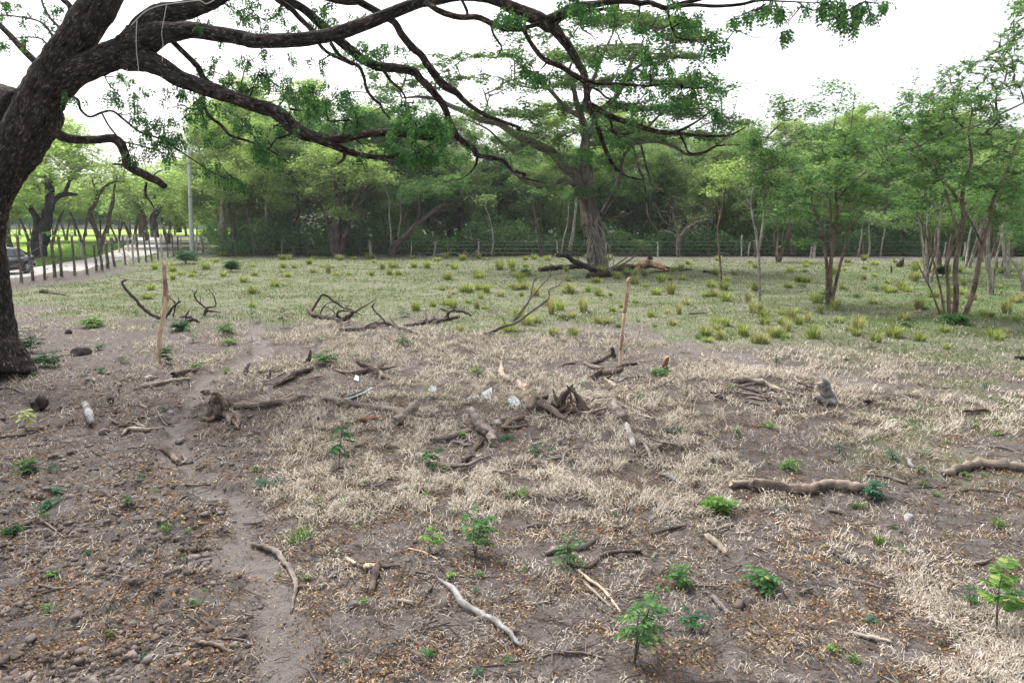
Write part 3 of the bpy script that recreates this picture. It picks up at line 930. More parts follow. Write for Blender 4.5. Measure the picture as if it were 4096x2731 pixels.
    A([('A1', 1080, 500), (1250, 520), (1400, 590), (1550, 680), (1800, 770), (2050, 855), (2300, 945), ('A2', 70, 905), (160, 930), (260, 985), (350, 1070), (450, 1140), (600, 1180), (800, 1185),
       (950, 1150), (1150, 1135), (1300, 1140), (1500, 1170), (1600, 1160), (1670, 1130)], [12, 10.8],
      [100, 92, 80, 72, 62, 57, 52, 48, 52, 58, 58, 52, 42, 33, 31, 31, 32, 30, 25, 14], 1)
    A([('A2', 450, 1160), (600, 1205), (720, 1245), (850, 1300), (1000, 1335), (1150, 1345), (1300, 1320), (1430, 1320)], 11.2, [30, 36, 40, 34, 27, 24, 19, 8])
    A([('A2', 815, 1300), (800, 1360), (740, 1410)], 11.1, [20, 18, 6])
    A([('A2', 1140, 1345), (1190, 1390)], 11, [16, 4])
    A([('A2', 900, 1190), (975, 1250)], 11, [12, 3])
    A([('A2', 390, 1125), (300, 1165), (220, 1190)], 11.2, [14, 11, 7])
    A([('A1', 1440, 320), (1600, 480), (1690, 570), (1730, 650), (1800, 715), (1900, 740)], [12, 12.4], [26, 28, 29, 27, 24, 12])
    A([('A1', 1740, 790), (1745, 900), (1800, 1000), (1900, 1080), (1970, 1160), (2100, 1200), (2200, 1240), ('A2', 214, 1310), (330, 1400)], [11.6, 11.9], [15, 16, 16, 15, 13, 11, 9, 7, 3])
    A([('A1', 1740, 930), (1620, 930), (1560, 900), (1450, 930)], 11.8, [9, 8, 7, 3])
    A([('A1', 320, 1090), (450, 1115), (540, 1172), (700, 1197), (850, 1192), (970, 1185), (1030, 1230), (1070, 1320), (1100, 1420), (1250, 1500), (1350, 1550), (1410, 1595)], [12, 11.6],
      [62, 54, 46, 40, 40, 44, 46, 40, 42, 40, 38, 30])
    A([('B1', 1250, 170), (1245, 280), (1290, 340), (1320, 400)], 11.6, [13, 11, 8, 3])
    A([('B1', 1080, 30), (1000, 15), (955, 15)], 11.7, [14, 10, 5])
    A([('B1', 1320, 130), (1330, 95), (1400, 60)], 11.6, [8, 7, 3])
    A([('A1', 520, 800), (660, 850), (690, 940), (770, 1000), (880, 960), (970, 955), (1080, 1040), (1200, 1130), (1400, 1200), (1550, 1300), (1700, 1400), (1850, 1490), (2000, 1540)], [11.9, 11.4],
      [12, 14, 12, 11, 11, 11, 12, 10, 9, 8, 6, 5, 3])
    A([('A1', 870, 965), (920, 1060), (980, 1140), (1010, 1175)], 11.7, [9, 9, 9, 8])
    A([('A1', 1040, 1210), (1250, 1260), (1450, 1330), (1550, 1360)], 11.7, [8, 7, 5, 3])
    A([('A1', 890, 640), (930, 720), (1000, 800), (1050, 830)], 12.2, [7, 6, 5, 3])
    base = trunk[0][0].copy(); base[2] = gz(base[0], base[1]) - .05
    tips, cnt = [], []
    def spot(t, x, y, Y, n, sx, sy, per=1):
        for _ in range(n):
            tips.append(at(t, x + g.normal(0, sx), y + g.normal(0, sy), Y + g.normal(0, .45)))
    S = [('A1', 130, 80, 13, 10, 110, 45), ('A1', 430, 120, 12.8, 7, 50, 80), ('A1', 250, 330, 13, 8, 100, 40), ('A1', 60, 360, 13, 4, 60, 40), ('A1', 30, 30, 13.2, 4, 50, 30),
         ('A1', 1050, 660, 12.3, 5, 60, 40), ('A1', 1050, 780, 12.1, 6, 80, 40), ('A1', 1200, 900, 12.0, 9, 60, 60), ('A1', 1000, 830, 12, 3, 60, 30), ('A1', 640, 820, 12, 4, 60, 20),
         ('A1', 1250, 1060, 11.6, 10, 60, 45), ('A1', 1450, 1150, 11.6, 16, 110, 45), ('A1', 1330, 1220, 11.6, 10, 90, 40), ('A1', 1550, 1220, 11.5, 8, 70, 30), ('A1', 1200, 1330, 11.7, 7, 60, 40),
         ('A1', 1480, 1330, 11.6, 8, 110, 40), ('A1', 1800, 1440, 11.4, 10, 70, 40), ('A1', 1950, 1530, 11.4, 9, 60, 25), ('B1', 2050, 180, 11.4, 5, 50, 18), ('A1', 1540, 1100, 11.6, 5, 50, 30),
         ('A1', 1500, 770, 12, 14, 60, 60), ('A1', 1620, 660, 12.3, 12, 100, 50), ('A1', 1650, 830, 11.9, 9, 80, 40), ('A1', 1780, 560, 12.6, 14, 130, 60), ('A1', 2000, 500, 12.8, 12, 90, 50),
         ('A1', 2040, 760, 12.4, 16, 70, 45), ('A1', 2200, 640, 12.8, 14, 90, 60), ('A1', 1820, 920, 11.8, 14, 90, 45), ('A1', 1680, 990, 11.8, 8, 60, 30), ('A1', 1830, 1160, 11.8, 10, 60, 40),
         ('A1', 2080, 1010, 11.8, 9, 90, 50), ('A1', 2200, 1110, 11.8, 9, 80, 50), ('A1', 2290, 1300, 11.7, 10, 60, 40), ('A1', 1480, 960, 11.9, 5, 50, 30),
         ('A1', 1950, 80, 13, 8, 80, 40), ('A1', 2100, 180, 13, 9, 110, 40), ('A1', 2250, 60, 13, 5, 70, 40), ('A1', 1720, 170, 12.6, 4, 50, 20), ('A1', 2270, 430, 12.5, 4, 60, 20), ('A1', 880, 350, 12.6, 4, 30, 20),
         ('A2', 60, 120, 13, 9, 70, 60), ('A2', 280, 90, 13.1, 7, 70, 40), ('A2', 400, 200, 13, 5, 60, 30), ('A2', 640, 60, 13, 7, 90, 30), ('A2', 720, 180, 12.8, 6, 60, 30), ('A2', 950, 110, 12.8, 4, 40, 20),
         ('A2', 700, 130, 12.9, 4, 60, 40), ('A2', 420, 500, 12.4, 4, 50, 30), ('A2', 600, 490, 12.5, 4, 50, 30), ('A2', 850, 460, 12.7, 7, 80, 30), ('A2', 1000, 440, 12.9, 6, 80, 40), ('A2', 1150, 380, 13, 5, 60, 30),
         ('A2', 1230, 400, 13.3, 6, 70, 20), ('A2', 950, 340, 12.8, 4, 40, 30),
         ('A2', 60, 640, 12.2, 12, 60, 60), ('A2', 180, 680, 12.2, 12, 90, 50), ('A2', 380, 740, 11.9, 16, 110, 45), ('A2', 540, 760, 11.9, 14, 80, 40), ('A2', 620, 850, 11.6, 16, 110, 45), ('A2', 780, 870, 11.5, 12, 60, 50),
         ('A2', 820, 790, 11.6, 7, 30, 40), ('A2', 560, 950, 11.4, 10, 90, 40), ('A2', 440, 860, 11.5, 8, 60, 40), ('A2', 300, 800, 11.8, 8, 80, 50), ('A2', 860, 1060, 11.3, 14, 40, 60), ('A2', 920, 1060, 11.2, 8, 25, 40),
         ('A2', 700, 1030, 11.3, 8, 80, 40), ('A2', 280, 1090, 11.4, 6, 60, 30), ('A2', 60, 1280, 11.7, 8, 40, 40), ('A2', 130, 1340, 11.7, 8, 40, 40), ('A2', 260, 1340, 11.7, 6, 30, 30), ('A2', 160, 1130, 11.6, 5, 60, 30),
         ('A2', 1060, 960, 12.6, 4, 30, 20), ('A2', 1250, 920, 12.5, 8, 60, 25), ('A2', 1400, 900, 12.8, 6, 40, 25),
         ('A2', 1300, 1050, 11, 12, 50, 30), ('A2', 1420, 1040, 11, 20, 60, 45), ('A2', 1550, 1060, 10.9, 20, 50, 50), ('A2', 1620, 1090, 10.9, 12, 35, 40), ('A2', 1700, 1040, 13.6, 7, 35, 40),
         ('A2', 1250, 1230, 11, 12, 60, 40), ('A2', 1380, 1290, 11, 16, 60, 40), ('A2', 1500, 1290, 10.9, 14, 50, 45), ('A2', 1620, 1300, 10.9, 16, 55, 50), ('A2', 1880, 1150, 13.9, 4, 25, 30), ('A2', 920, 1360, 11.1, 4, 20, 20),
         ('A2', 2230, 150, 10.6, 14, 70, 35), ('A2', 2000, 1250, 14, 4, 40, 30), ('A2', 1840, 1310, 14, 4, 30, 30),
         ('A3', 40, 140, 10.6, 6, 40, 25), ('A3', 130, 170, 10.6, 7, 40, 25), ('A3', 700, 50, 10.2, 14, 60, 40), ('A3', 800, 110, 10.2, 12, 40, 40), ('A3', 960, 30, 10, 6, 25, 35), ('A3', 640, 10, 10.2, 6, 40, 30),
         ('A3', 220, 540, 10.5, 8, 40, 35), ('A3', 340, 620, 10.5, 12, 50, 40), ('A3', 780, 460, 10.3, 8, 35, 40), ('A3', 1310, 450, 10, 8, 40, 50), ('A3', 1190, 200, 10, 6, 60, 40), ('A3', 1300, 270, 10, 5, 60, 40),
         ('A3', 1540, 240, 9.8, 8, 50, 50), ('A3', 1650, 140, 9.8, 9, 60, 40), ('A3', 1780, 280, 9.8, 6, 40, 50), ('A3', 1860, 400, 10, 8, 50, 25), ('A3', 1500, 30, 9.9, 6, 60, 30), ('A3', 1430, 530, 10.1, 5, 40, 30),
         ('A3', 1640, 640, 10.1, 10, 60, 40), ('A3', 1760, 720, 10.1, 8, 60, 40), ('A3', 1650, 780, 10.1, 9, 50, 50), ('A3', 1500, 860, 10.1, 12, 50, 45), ('A3', 1340, 830, 10.2, 8, 70, 40), ('A3', 1420, 680, 10.1, 6, 70, 30),
         ('A3', 1150, 990, 10.1, 6, 50, 40), ('A3', 1820, 930, 10, 6, 40, 25), ('A3', 1200, 780, 10.2, 7, 70, 40), ('A3', 950, 1160, 10.2, 9, 50, 30), ('A3', 1080, 1190, 10.2, 7, 40, 25), ('A3', 820, 1000, 10.3, 5, 40, 40),
         ('A3', 780, 1280, 10.2, 6, 50, 40), ('A3', 1000, 800, 10.3, 6, 50, 40), ('A3', 1100, 620, 10.3, 6, 60, 40),
         ('A3', 2130, 130, 9.5, 4, 20, 25), ('A3', 1980, 170, 9.6, 3, 20, 15), ('A3', 2280, 50, 9.5, 6, 50, 30),
         ('A4', 0, 120, 9.5, 3, 15, 20), ('A4', 140, 60, 9.4, 5, 30, 20), ('A4', 280, 90, 9.4, 4, 20, 15), ('A4', 290, 270, 9.4, 4, 22, 25), ('A4', 670, 50, 9.3, 10, 40, 30), ('A4', 770, 150, 9.3, 7, 30, 25),
         ('A4', 850, 200, 9.3, 4, 15, 15), ('A4', 930, 100, 9.3, 10, 40, 40), ('A4', 800, 20, 9.3, 6, 50, 15), ('A4', 1000, 30, 9.3, 5, 25, 25), ('A4', 1150, 5, 9.3, 3, 15, 15), ('A4', 460, 90, 9.4, 2, 20, 20)]
    for t_, x_, y_, Y_, n_, sx_, sy_ in S:
        thin = .5 if (t_ == 'A2' and x_ < 960 and y_ > 600) or (t_ == 'A1' and x_ > 1400 and y_ > 450) else (.62 if t_ == 'A3' else .75)
        spot(t_, x_, y_, Y_, max(2, round(n_ * thin)), sx_ * 1.1, sy_ * 1.1)
    T = np.array(tips)
    # compound leaves hanging in bunches at every twig end
    per = 4
    idx = np.repeat(np.arange(len(T)), per)
    P = T[idx] + g.normal(0, .04, (len(idx), 3))
    D = rnd_dirs(g, len(idx), -1.0, -.15)
    ex = fronds(P, D, g, .10, 4, .068, .52, .7)
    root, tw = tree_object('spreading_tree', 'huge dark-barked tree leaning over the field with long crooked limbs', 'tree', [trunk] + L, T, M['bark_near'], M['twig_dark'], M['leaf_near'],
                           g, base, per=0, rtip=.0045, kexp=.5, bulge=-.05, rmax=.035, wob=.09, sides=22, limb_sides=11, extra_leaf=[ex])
    return root
near_tree()

def hanging_cords():
    for i, (pts, Y, lab) in enumerate([
            ([('A1', 1425, 40), (1405, 150), (1383, 280), (1393, 370), (1388, 520), (1385, 680), (1405, 1000), (1410, 1150)], 11.75, 'frayed pale cord dangling past the fork of the big limb'),
            ([('A1', 1172, 175), (1165, 300), (1168, 450), (1182, 570), (1200, 900), (1235, 1250), (1245, 1520)], 11.7, 'long thin cord hanging from below the thick limb'),
            ([('A1', 1085, 590), (1105, 900), (1115, 1200), (1128, 1460)], 11.65, 'thin cord hanging down to the broken low branch'),
            ([('A1', 1120, 220), (1230, 110), (1350, 55), (1500, 30), (1700, 8), (1760, 35), (1830, 5)], 11.4, 'pale wire strung along the top of the rising limb')]):
        P, R = trace(pts, Y, 3.0)
        R = np.full(len(R), .0055)
        link('hanging_cord', MB().add(*tube(P, R, 5, 4)).mesh('hanging_cord', [M['cord']], True), label=lab, category='cord')
hanging_cords()
# ------------------------------------------------------------------ the flat-topped tree in the pasture
def mid_tree():
    g = np.random.default_rng(31)
    b = ground('B3', 830, 905); Y = b[1]
    L = []
    A = lambda pts, Yy, rs: L.append(trace(pts, [Y + q for q in Yy] if not np.isscalar(Yy) else Y + Yy, rs))
    A([('B3', 832, 925), (828, 860), (820, 780), (816, 700), (812, 630), (795, 570), (785, 500), (760, 400), (750, 300), (742, 200), (735, 60), ('A3', 735, 1430), (722, 1300), (735, 1180), (715, 1060), (680, 950),
       (650, 850), (630, 760), (590, 620), (640, 480)], 0, [118, 88, 72, 64, 64, 84, 90, 66, 60, 58, 56, 52, 46, 36, 30, 26, 22, 18, 12, 7])
    A([('B3', 740, 360), (690, 220), (620, 80), ('A3', 560, 1450), (480, 1340), (380, 1270), (250, 1210), (100, 1130), (0, 1060), ('A2', 2000, 1030), (1850, 960), (1700, 900), (1600, 850), (1450, 830), (1300, 840)], [0, -2],
      [50, 46, 42, 38, 38, 36, 32, 30, 28, 26, 24, 20, 15, 11, 6])
    A([('B3', 870, 450), (950, 310), (1010, 180), (1035, 60), ('A3', 1030, 1440), (1080, 1300), (1200, 1150), (1350, 1000), (1450, 900)], [0, 1], [24, 22, 20, 17, 15, 13, 11, 9, 5])
    A([('A3', 730, 1200), (800, 1080), (850, 960), (1000, 820), (1080, 650), (1130, 520), (1190, 430), (1230, 330)], [0, 2], [32, 26, 22, 19, 17, 14, 10, 6])
    A([('A3', 700, 1000), (560, 920), (420, 760), (300, 650), (180, 560), (60, 470)], [0, 3], [24, 20, 16, 12, 9, 5])
    A([('A3', 690, 960), (760, 780), (830, 600), (900, 430), (960, 300)], [0, -3], [22, 17, 14, 10, 6])
    A([('A3', 1080, 640), (1250, 530), (1420, 480), (1600, 500), (1780, 480)], [1, 0], [14, 12, 9, 7, 4])
    A([('A3', 760, 1230), (950, 1220), (1150, 1225), (1330, 1210), (1480, 1250), (1600, 1320), (1720, 1320), (1860, 1240), (1980, 1130)], [0, -3], [22, 18, 16, 14, 12, 11, 9, 7, 4])
    A([('A3', 250, 1210), (120, 1260), ('A2', 2250, 1290), (2150, 1220), (2050, 1120), (1900, 1040), (1760, 1010)], [-1, -4], [18, 14, 12, 10, 8, 6, 4])
    A([('B3', 700, 250), (560, 150), (420, 190), (250, 180), (100, 70), ('A3', 20, 1370), ('A2', 2100, 1420)], [0, -3], [24, 20, 18, 16, 12, 9, 4])
    # grey bare boughs that droop on one side
    A([('A3', 1100, 1170), (1150, 1300), (1190, 1450), ('B3', 1230, 150), (1250, 330), (1270, 470), (1370, 610)], [-1, -1.5], [8, 9, 10, 10, 9, 8, 4])
    A([('A3', 1200, 1220), (1240, 1380), ('B3', 1270, 100), (1310, 205), (1420, 240), (1500, 300), (1720, 285)], [-1, -2], [9, 9, 9, 8, 7, 6, 3])
    A([('B3', 1250, 260), (1330, 380), (1400, 500), (1500, 560), (1650, 570), (1840, 610)], [-1.5, -2], [7, 7, 6, 5, 4, 2])
    A([('B3', 860, 500), (980, 470), (1100, 440), (1210, 380)], [0, -1.5], [7, 7, 6, 3])
    # aerial roots down the front of the trunk
    ROOTS = []
    for k in range(26):
        x0 = 800 + g.normal(0, 45); x1 = 840 + g.normal(0, 55)
        y0 = g.uniform(430, 620); y1 = g.uniform(760, 930)
        ROOTS.append(trace([('B3', x0, y0), ((x0 * .6 + x1 * .4) + g.normal(18, 22), y0 * .6 + y1 * .4), ((x0 * .2 + x1 * .8) + g.normal(12, 15), y0 * .25 + y1 * .75), (x1, y1)], Y - .6 - .25 * abs(g.normal()), [4.0, 4.2, 4, 3]))
    bl = [(900, 165, 50, 9, 22), (980, 150, 60, 9, 28), (1060, 130, 60, 10, 32), (1130, 122, 50, 10, 26), (880, 200, 40, 7, 18), (960, 198, 60, 9, 25), (1050, 182, 60, 12, 28), (1130, 190, 60, 14, 22),
          (1200, 92, 50, 12, 20), (1270, 72, 60, 13, 30), (1350, 52, 60, 11, 32), (1430, 45, 60, 11, 32), (1510, 58, 60, 13, 30), (1580, 85, 40, 11, 18), (1300, 130, 60, 13, 24), (1400, 120, 70, 15, 28),
          (1500, 130, 60, 15, 24), (1570, 130, 40, 11, 10), (1250, 190, 60, 14, 22), (1350, 190, 60, 15, 20), (1450, 185, 60, 15, 20), (1540, 190, 50, 12, 16), (1600, 182, 30, 10, 10), (1650, 205, 25, 8, 7),
          (1300, 250, 70, 13, 24), (1420, 250, 70, 13, 28), (1530, 250, 60, 13, 24), (1610, 262, 50, 11, 14), (1690, 285, 40, 8, 12), (1200, 260, 50, 13, 20), (1120, 250, 40, 9, 10), (1250, 310, 60, 14, 18),
          (1400, 310, 80, 15, 24), (1520, 312, 60, 13, 20), (1620, 312, 40, 11, 9), (1300, 372, 70, 14, 16), (1450, 372, 60, 14, 16), (1180, 335, 50, 14, 12), (1480, 430, 60, 14, 9), (1300, 440, 60, 14, 8)]
    T = []
    for x, y, sx, sy, n in bl:
        dz = g.normal(0, 3.2)
        for _ in range(n):
            T.append(at('F', x + g.normal(0, sx * .8), y + g.normal(0, sy * .7), Y + dz + g.normal(0, 1.6)))
    tree_object('flat_topped_tree', 'wide flat-topped pasture tree with pale roots hanging down its thick trunk', 'tree', L, np.array(T), M['bark_mid'], M['twig'], M['leaf_mid'], g,
                [b[0], b[1], b[2]], roots=ROOTS, per=54, size=.22, sig=(.38, .38, .10), rtip=.012, kexp=.5, bulge=.04, rmax=.12, wob=.16, sides=14, limb_sides=7, zr=(-.35, .3))
mid_tree()

# ------------------------------------------------------------------ forest behind the wire fence
def crown_targets(g, H, R, zb, n, lobes):
    T = []
    C = [(0, 0, (zb + H) / 2, R, (H - zb) / 2)]
    for _ in range(lobes):
        a = g.uniform(0, 6.28); d = R * g.uniform(.45, .8)
        C.append((d * math.cos(a), d * math.sin(a), g.uniform(zb + 1.2, H - 1.4), R * g.uniform(.3, .5), g.uniform(1.0, 1.9)))
    while len(T) < n:
        cx, cy, cz, rr, rz = C[g.integers(0, len(C))]
        v = unit(g.normal(size=3)) * g.uniform(.55, 1.0) ** .5
        p = np.array([cx + v[0] * rr, cy + v[1] * rr, cz + v[2] * rz])
        if p[2] > zb - .4:
            T.append(p)
    return np.array(T)

def proto(seed, H, R, zb, n, per, size, barkm, leafm, label, group, stems=1, name='forest_tree', lobes=6, tr=.2, sig=(.5, .5, .26)):
    g = np.random.default_rng(seed)
    L = []
    for s in range(stems):
        a = g.uniform(0, 6.28); sp = (.0 if stems == 1 else .3)
        x, y = sp * math.cos(a), sp * math.sin(a)
        top = zb + (H - zb) * g.uniform(.45, .7)
        dx, dy = (g.normal(0, .3), g.normal(0, .3)) if stems == 1 else (math.cos(a) * R * .45, math.sin(a) * R * .45)
        k = tr / math.sqrt(stems)
        L.append((np.array([[x * .5, y * .5, -.3], [x, y, .6], [x + dx * .25, y + dy * .25, top * .35], [x + dx * .6 + g.normal(0, .15), y + dy * .6 + g.normal(0, .15), top * .7], [x + dx, y + dy, top]]),
                  np.array([k * 1.5, k * 1.1, k * .9, k * .7, k * .35])))
    T = crown_targets(g, H, R, zb, n, lobes)
    root, _ = tree_object(name, label, 'tree', L, T, barkm, M['twig'], leafm, g, (0, 0, 0), per, size, sig, .014, group, .5, .1, .1, .12, 8, tw_sides=3)
    return root

USED, ORIG = {}, {}
def place(p, x, y, rz, sc, label=None, zoff=0.0):
    z = gz(x, y) + zoff
    label = label or ORIG.setdefault(p.name, p['label'])
    if p.name not in USED:
        USED[p.name] = 1
        p.location = (x, y, z); p.rotation_euler = (0, 0, rz); p.scale = (sc,) * 3 if np.isscalar(sc) else sc
        if label:
            p['label'] = label
        return p
    return copy_thing(p, (x, y, z), rz, sc, label)

GF = 'trees of the wood behind the wire fence'
FOREST = [proto(101, 12, 4.2, 2.4, 120, 270, .20, M['bark_tree'], M['leaf_forest'], 'leafy green wood tree standing behind the wire fence', GF),
          proto(102, 11, 3.8, 1.8, 120, 270, .20, M['bark_tree'], M['leaf_forest'], 'leafy green wood tree standing behind the wire fence', GF, stems=2),
          proto(103, 13, 4.4, 3.6, 120, 270, .21, M['bark_tree'], M['leaf_light'], 'light green wood tree standing behind the wire fence', GF),
          proto(104, 10, 3.8, 1.0, 120, 270, .19, M['bark_pale'], M['leaf_light'], 'light green wood tree standing behind the wire fence', GF, stems=2),
          proto(105, 12, 4.0, 3.2, 110, 270, .20, M['bark_tree'], M['leaf_dark'], 'dark green wood tree standing behind the wire fence', GF)]

def forest():
    for p_ in FOREST:
        ORIG[p_.name] = p_['label']
    g = np.random.default_rng(41)
    # edge of the wood: picture column, distance, kind, scale
    front = [(530, 70, 3, 1.15), (575, 67, 2, 1.05), (600, 65, 3, 1.2), (690, 65, 0, 1.0), (830, 67, 3, .95), (900, 66, 1, .85), (985, 68, 4, .8), (1060, 67, 0, .85), (1150, 68, 4, .85), (1250, 67, 0, .9),
             (1330, 69, 1, .9), (1450, 68, 4, .85), (1530, 66, 0, .85), (1620, 67, 3, .9), (1700, 66, 1, .9), (1790, 67, 0, .9), (1880, 66, 3, .9), (1970, 66, 1, .9), (2060, 65, 0, .9), (2150, 66, 4, .9), (2240, 65, 1, .95),
             (2330, 65, 0, .95), (2420, 64, 3, 1)]
    FRONT = {530: 'low-branched light green tree nearest the utility pole', 575: 'tall light green tree next along from the utility pole', 690: 'green tree just short of the shaggy many-stemmed tree', 830: 'light green tree just past the shaggy many-stemmed tree',
             985: 'dark green tree above the leaning tree', 1060: 'green tree just past the leaning tree', 1150: 'dark green tree behind the brush pile below the fence', 1250: 'green tree short of the flat-topped pasture tree trunk',
             1330: 'green tree directly behind the flat-topped pasture tree trunk', 1450: 'dark green tree between flat-topped pasture tree and leafless tree', 1530: 'green tree directly behind the leafless grey tree', 1620: 'light green tree behind the thin tree with charred stem',
             1700: 'green tree behind the two white mottled stems', 1880: 'light green tree behind the reddish cluster of stems'}
    for u, y, k, s in front:
        x = (u - 1176) / 1568 * y
        place(FOREST[k], x, y + g.uniform(-.6, .6), g.uniform(0, 6.28), s * g.uniform(.94, 1.06), FRONT.get(u))
    for row, (y0, dx, s0) in enumerate([(73, 6.0, 1.12), (81, 6.5, 1.22), (91, 7.0, 1.38)]):
        x = -.405 * y0
        while x < .90 * y0:
            k = int(g.choice([0, 1, 2, 4, 0, 3])); tall = 1.0 + .16 * (x < -8) - .05 * (x > 12)
            place(FOREST[k], x + g.uniform(-1, 1), y0 + g.uniform(-2.5, 2.5), g.uniform(0, 6.28), s0 * tall * g.uniform(.9, 1.08))
            x += dx
forest()

def undergrowth():
    g = np.random.default_rng(42)
    mb = MB()
    n = 75000
    x = g.uniform(-28, 60, n); y = 61.3 + np.abs(g.normal(0, 4.5, n))
    top = .5 + 2.4 * fbm(x / 3.0, y / 3.0, 7, 3) ** 1.5 * 2.2 * np.interp(x, [-38, -22, -8, 0, 60], [2.2, 1.9, 1.0, .9, 1.0])
    z = g.uniform(.02, 1, n) ** .8 * top
    P = np.stack([x, y, z], -1)
    L = g.uniform(.12, .3, n)
    V, Q = leaf_quads(P, rnd_dirs(g, n, -.5, .6), unit(np.array([0, -.4, 1.0]) + g.normal(0, .6, (n, 3))), L, L * .55)
    mb.add(V, Q)
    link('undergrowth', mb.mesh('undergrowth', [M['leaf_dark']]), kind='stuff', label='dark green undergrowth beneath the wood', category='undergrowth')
    # the deep interior of the wood beyond the trees one can tell apart
    n = 60000
    x = g.uniform(-33, 85, n); y = g.uniform(76, 100, n); z = g.uniform(0, 1, n) ** 1.3 * (6.5 + 4 * fbm(x / 6, y / 6, 3, 3))
    L = g.uniform(.3, .75, n)
    V, Q = leaf_quads(np.stack([x, y, z], -1), rnd_dirs(g, n, -.5, .5), unit(np.array([0, -.5, 1.0]) + g.normal(0, .6, (n, 3))), L, L * .6)
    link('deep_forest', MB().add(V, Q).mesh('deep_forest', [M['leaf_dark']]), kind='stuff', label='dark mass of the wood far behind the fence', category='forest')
undergrowth()

def edge_trees():
    """trees one can pick out at the edge of the wood"""
    g = np.random.default_rng(43)
    def T(spots, Y):
        out = []
        for t, x, y, n, sx, sy in spots:
            for _ in range(n):
                out.append(at(t, x + g.normal(0, sx), y + g.normal(0, sy), Y + g.normal(0, 1.5)))
        return np.array(out)
    Y = 61.0
    L = [trace(p, Y, r) for p, r in [
        ([('B2', 735, 790), (738, 700), (735, 600), (745, 480), (760, 380), (740, 250), (735, 100), (745, -50)], [48, 42, 40, 38, 32, 24, 18, 10]),
        ([('B2', 710, 790), (700, 660), (665, 520), (640, 420), (590, 310)], [22, 20, 16, 12, 6]),
        ([('B2', 765, 790), (800, 660), (850, 480), (880, 360), (960, 230), (1040, 180), (1110, 155)], [22, 22, 22, 18, 15, 11, 5]),
        ([('B2', 790, 400), (800, 250), (830, 100), (850, -20)], [16, 14, 11, 5]),
        ([('B2', 850, 450), (960, 330), (1000, 260), (1080, 210)], [14, 9, 7, 4]),
        ([('B2', 740, 200), (690, 90), (640, 30), (570, 20)], [14, 12, 9, 5]),
        ([('B2', 980, 250), (1050, 120), (1120, 10)], [9, 7, 4])]]
    tg = T([('B2', 480, 230, 24, 110, 60), ('B2', 700, 250, 20, 110, 60), ('B2', 550, 60, 26, 120, 60), ('B2', 820, 60, 26, 130, 60), ('B2', 1000, 80, 24, 120, 50), ('B2', 760, 420, 10, 60, 40), ('B2', 950, 150, 12, 90, 40),
            ('A2', 700, 1320, 20, 140, 50), ('A2', 950, 1400, 20, 120, 50)], Y)
    tree_object('many_stemmed_tree', 'shaggy many-stemmed tree with root-hung trunk at the wood edge', 'tree', L, tg, M['bark_tree'], M['twig'], M['leaf_light'], g, L[0][0][0], per=70, size=.26,
                sig=(.55, .55, .2), rtip=.014, sides=10, wob=.25)
    Y = 60.0
    L = [trace(p, Y, r) for p, r in [
        ([('B2', 1215, 790), (1235, 720), (1290, 670), (1360, 600), (1430, 530), (1500, 475), (1570, 415), (1660, 365), (1740, 330)], [30, 34, 24, 22, 21, 19, 16, 11, 5]),
        ([('B2', 1430, 530), (1450, 430), (1445, 350), (1455, 280)], [14, 12, 10, 5]),
        ([('B2', 1570, 415), (1680, 400), (1760, 360), (1810, 330)], [9, 7, 5, 3]),
        ([('B2', 1660, 365), (1680, 290), (1690, 260)], [6, 5, 3])]]
    tg = T([('B2', 1500, 240, 14, 70, 40), ('B2', 1620, 200, 16, 80, 40), ('B2', 1750, 180, 16, 70, 40), ('B2', 1400, 200, 10, 60, 40)], Y)
    tree_object('leaning_tree', 'dark tree leaning steeply over the wire fence', 'tree', L, tg, M['bark_tree'], M['twig'], M['leaf_dark'], g, L[0][0][0], per=60, size=.25, sig=(.5, .5, .18), rtip=.012, sides=9, wob=.15)
    # thin pale stems at the edge
    thin = [([('B2', 1207, 780), (1205, 600), (1190, 450), (1195, 330), (1150, 200), (1140, 160)], 60.5, 'B2', 1150, 150, 'slim white-stemmed sapling beside the leaning tree'),
            ([('B2', 1275, 670), (1270, 600), (1290, 480), (1285, 340)], 61.5, 'B2', 1300, 330, 'slim pale sapling rising from the leaning tree foot'),
            ([('B2', 2065, 795), (2080, 680), (2070, 560), (2045, 460), (2010, 380), (2000, 310)], 60, 'B2', 2010, 300, 'crooked pale sapling behind the brush pile'),
            ([('B3', 525, 770), (545, 640), (580, 520), (585, 400), (595, 300)], 60, 'B3', 600, 280, 'thin pale trunk slanting beside the flat-topped tree'),
            ([('B3', 595, 750), (620, 620), (640, 480), (655, 330), (665, 200)], 61, 'B3', 660, 200, 'thicker tan trunk slanting beside the flat-topped tree'),
            ([('B3', 355, 790), (335, 650), (315, 520), (290, 400), (280, 250)], 61, 'B3', 280, 240, 'dark thin trunk with peeling bark at the wood edge'),
            ([('B4', 1125, 800), (1140, 690), (1160, 590), (1170, 500)], 59, 'B4', 1170, 470, 'tan straight sapling behind the dirt lane'),
            ([('B4', 935, 800), (955, 680), (965, 590), (975, 510)], 59.5, 'B4', 975, 480, 'pale crooked sapling behind the dirt lane'),
            ([('B4', 1035, 795), (1030, 660), (1025, 560), (1040, 470)], 60.5, 'B4', 1040, 440, 'very thin straight sapling behind the dirt lane'),
            ([('B4', 375, 800), (370, 700), (350, 610), (345, 500)], 61, 'B4', 345, 470, 'stout grey trunk just behind the dirt lane fence'),
            ([('B1', 1900, 660), (1900, 560), (1905, 420), (1900, 260), (1895, 60)], 64, 'B1', 1890, 30, 'pale straight trunk near the road corner'),
            ([('B1', 2020, 690), (2010, 580), (1970, 460), (1960, 350)], 64, 'B1', 1960, 330, 'dark trunk near the road corner')]
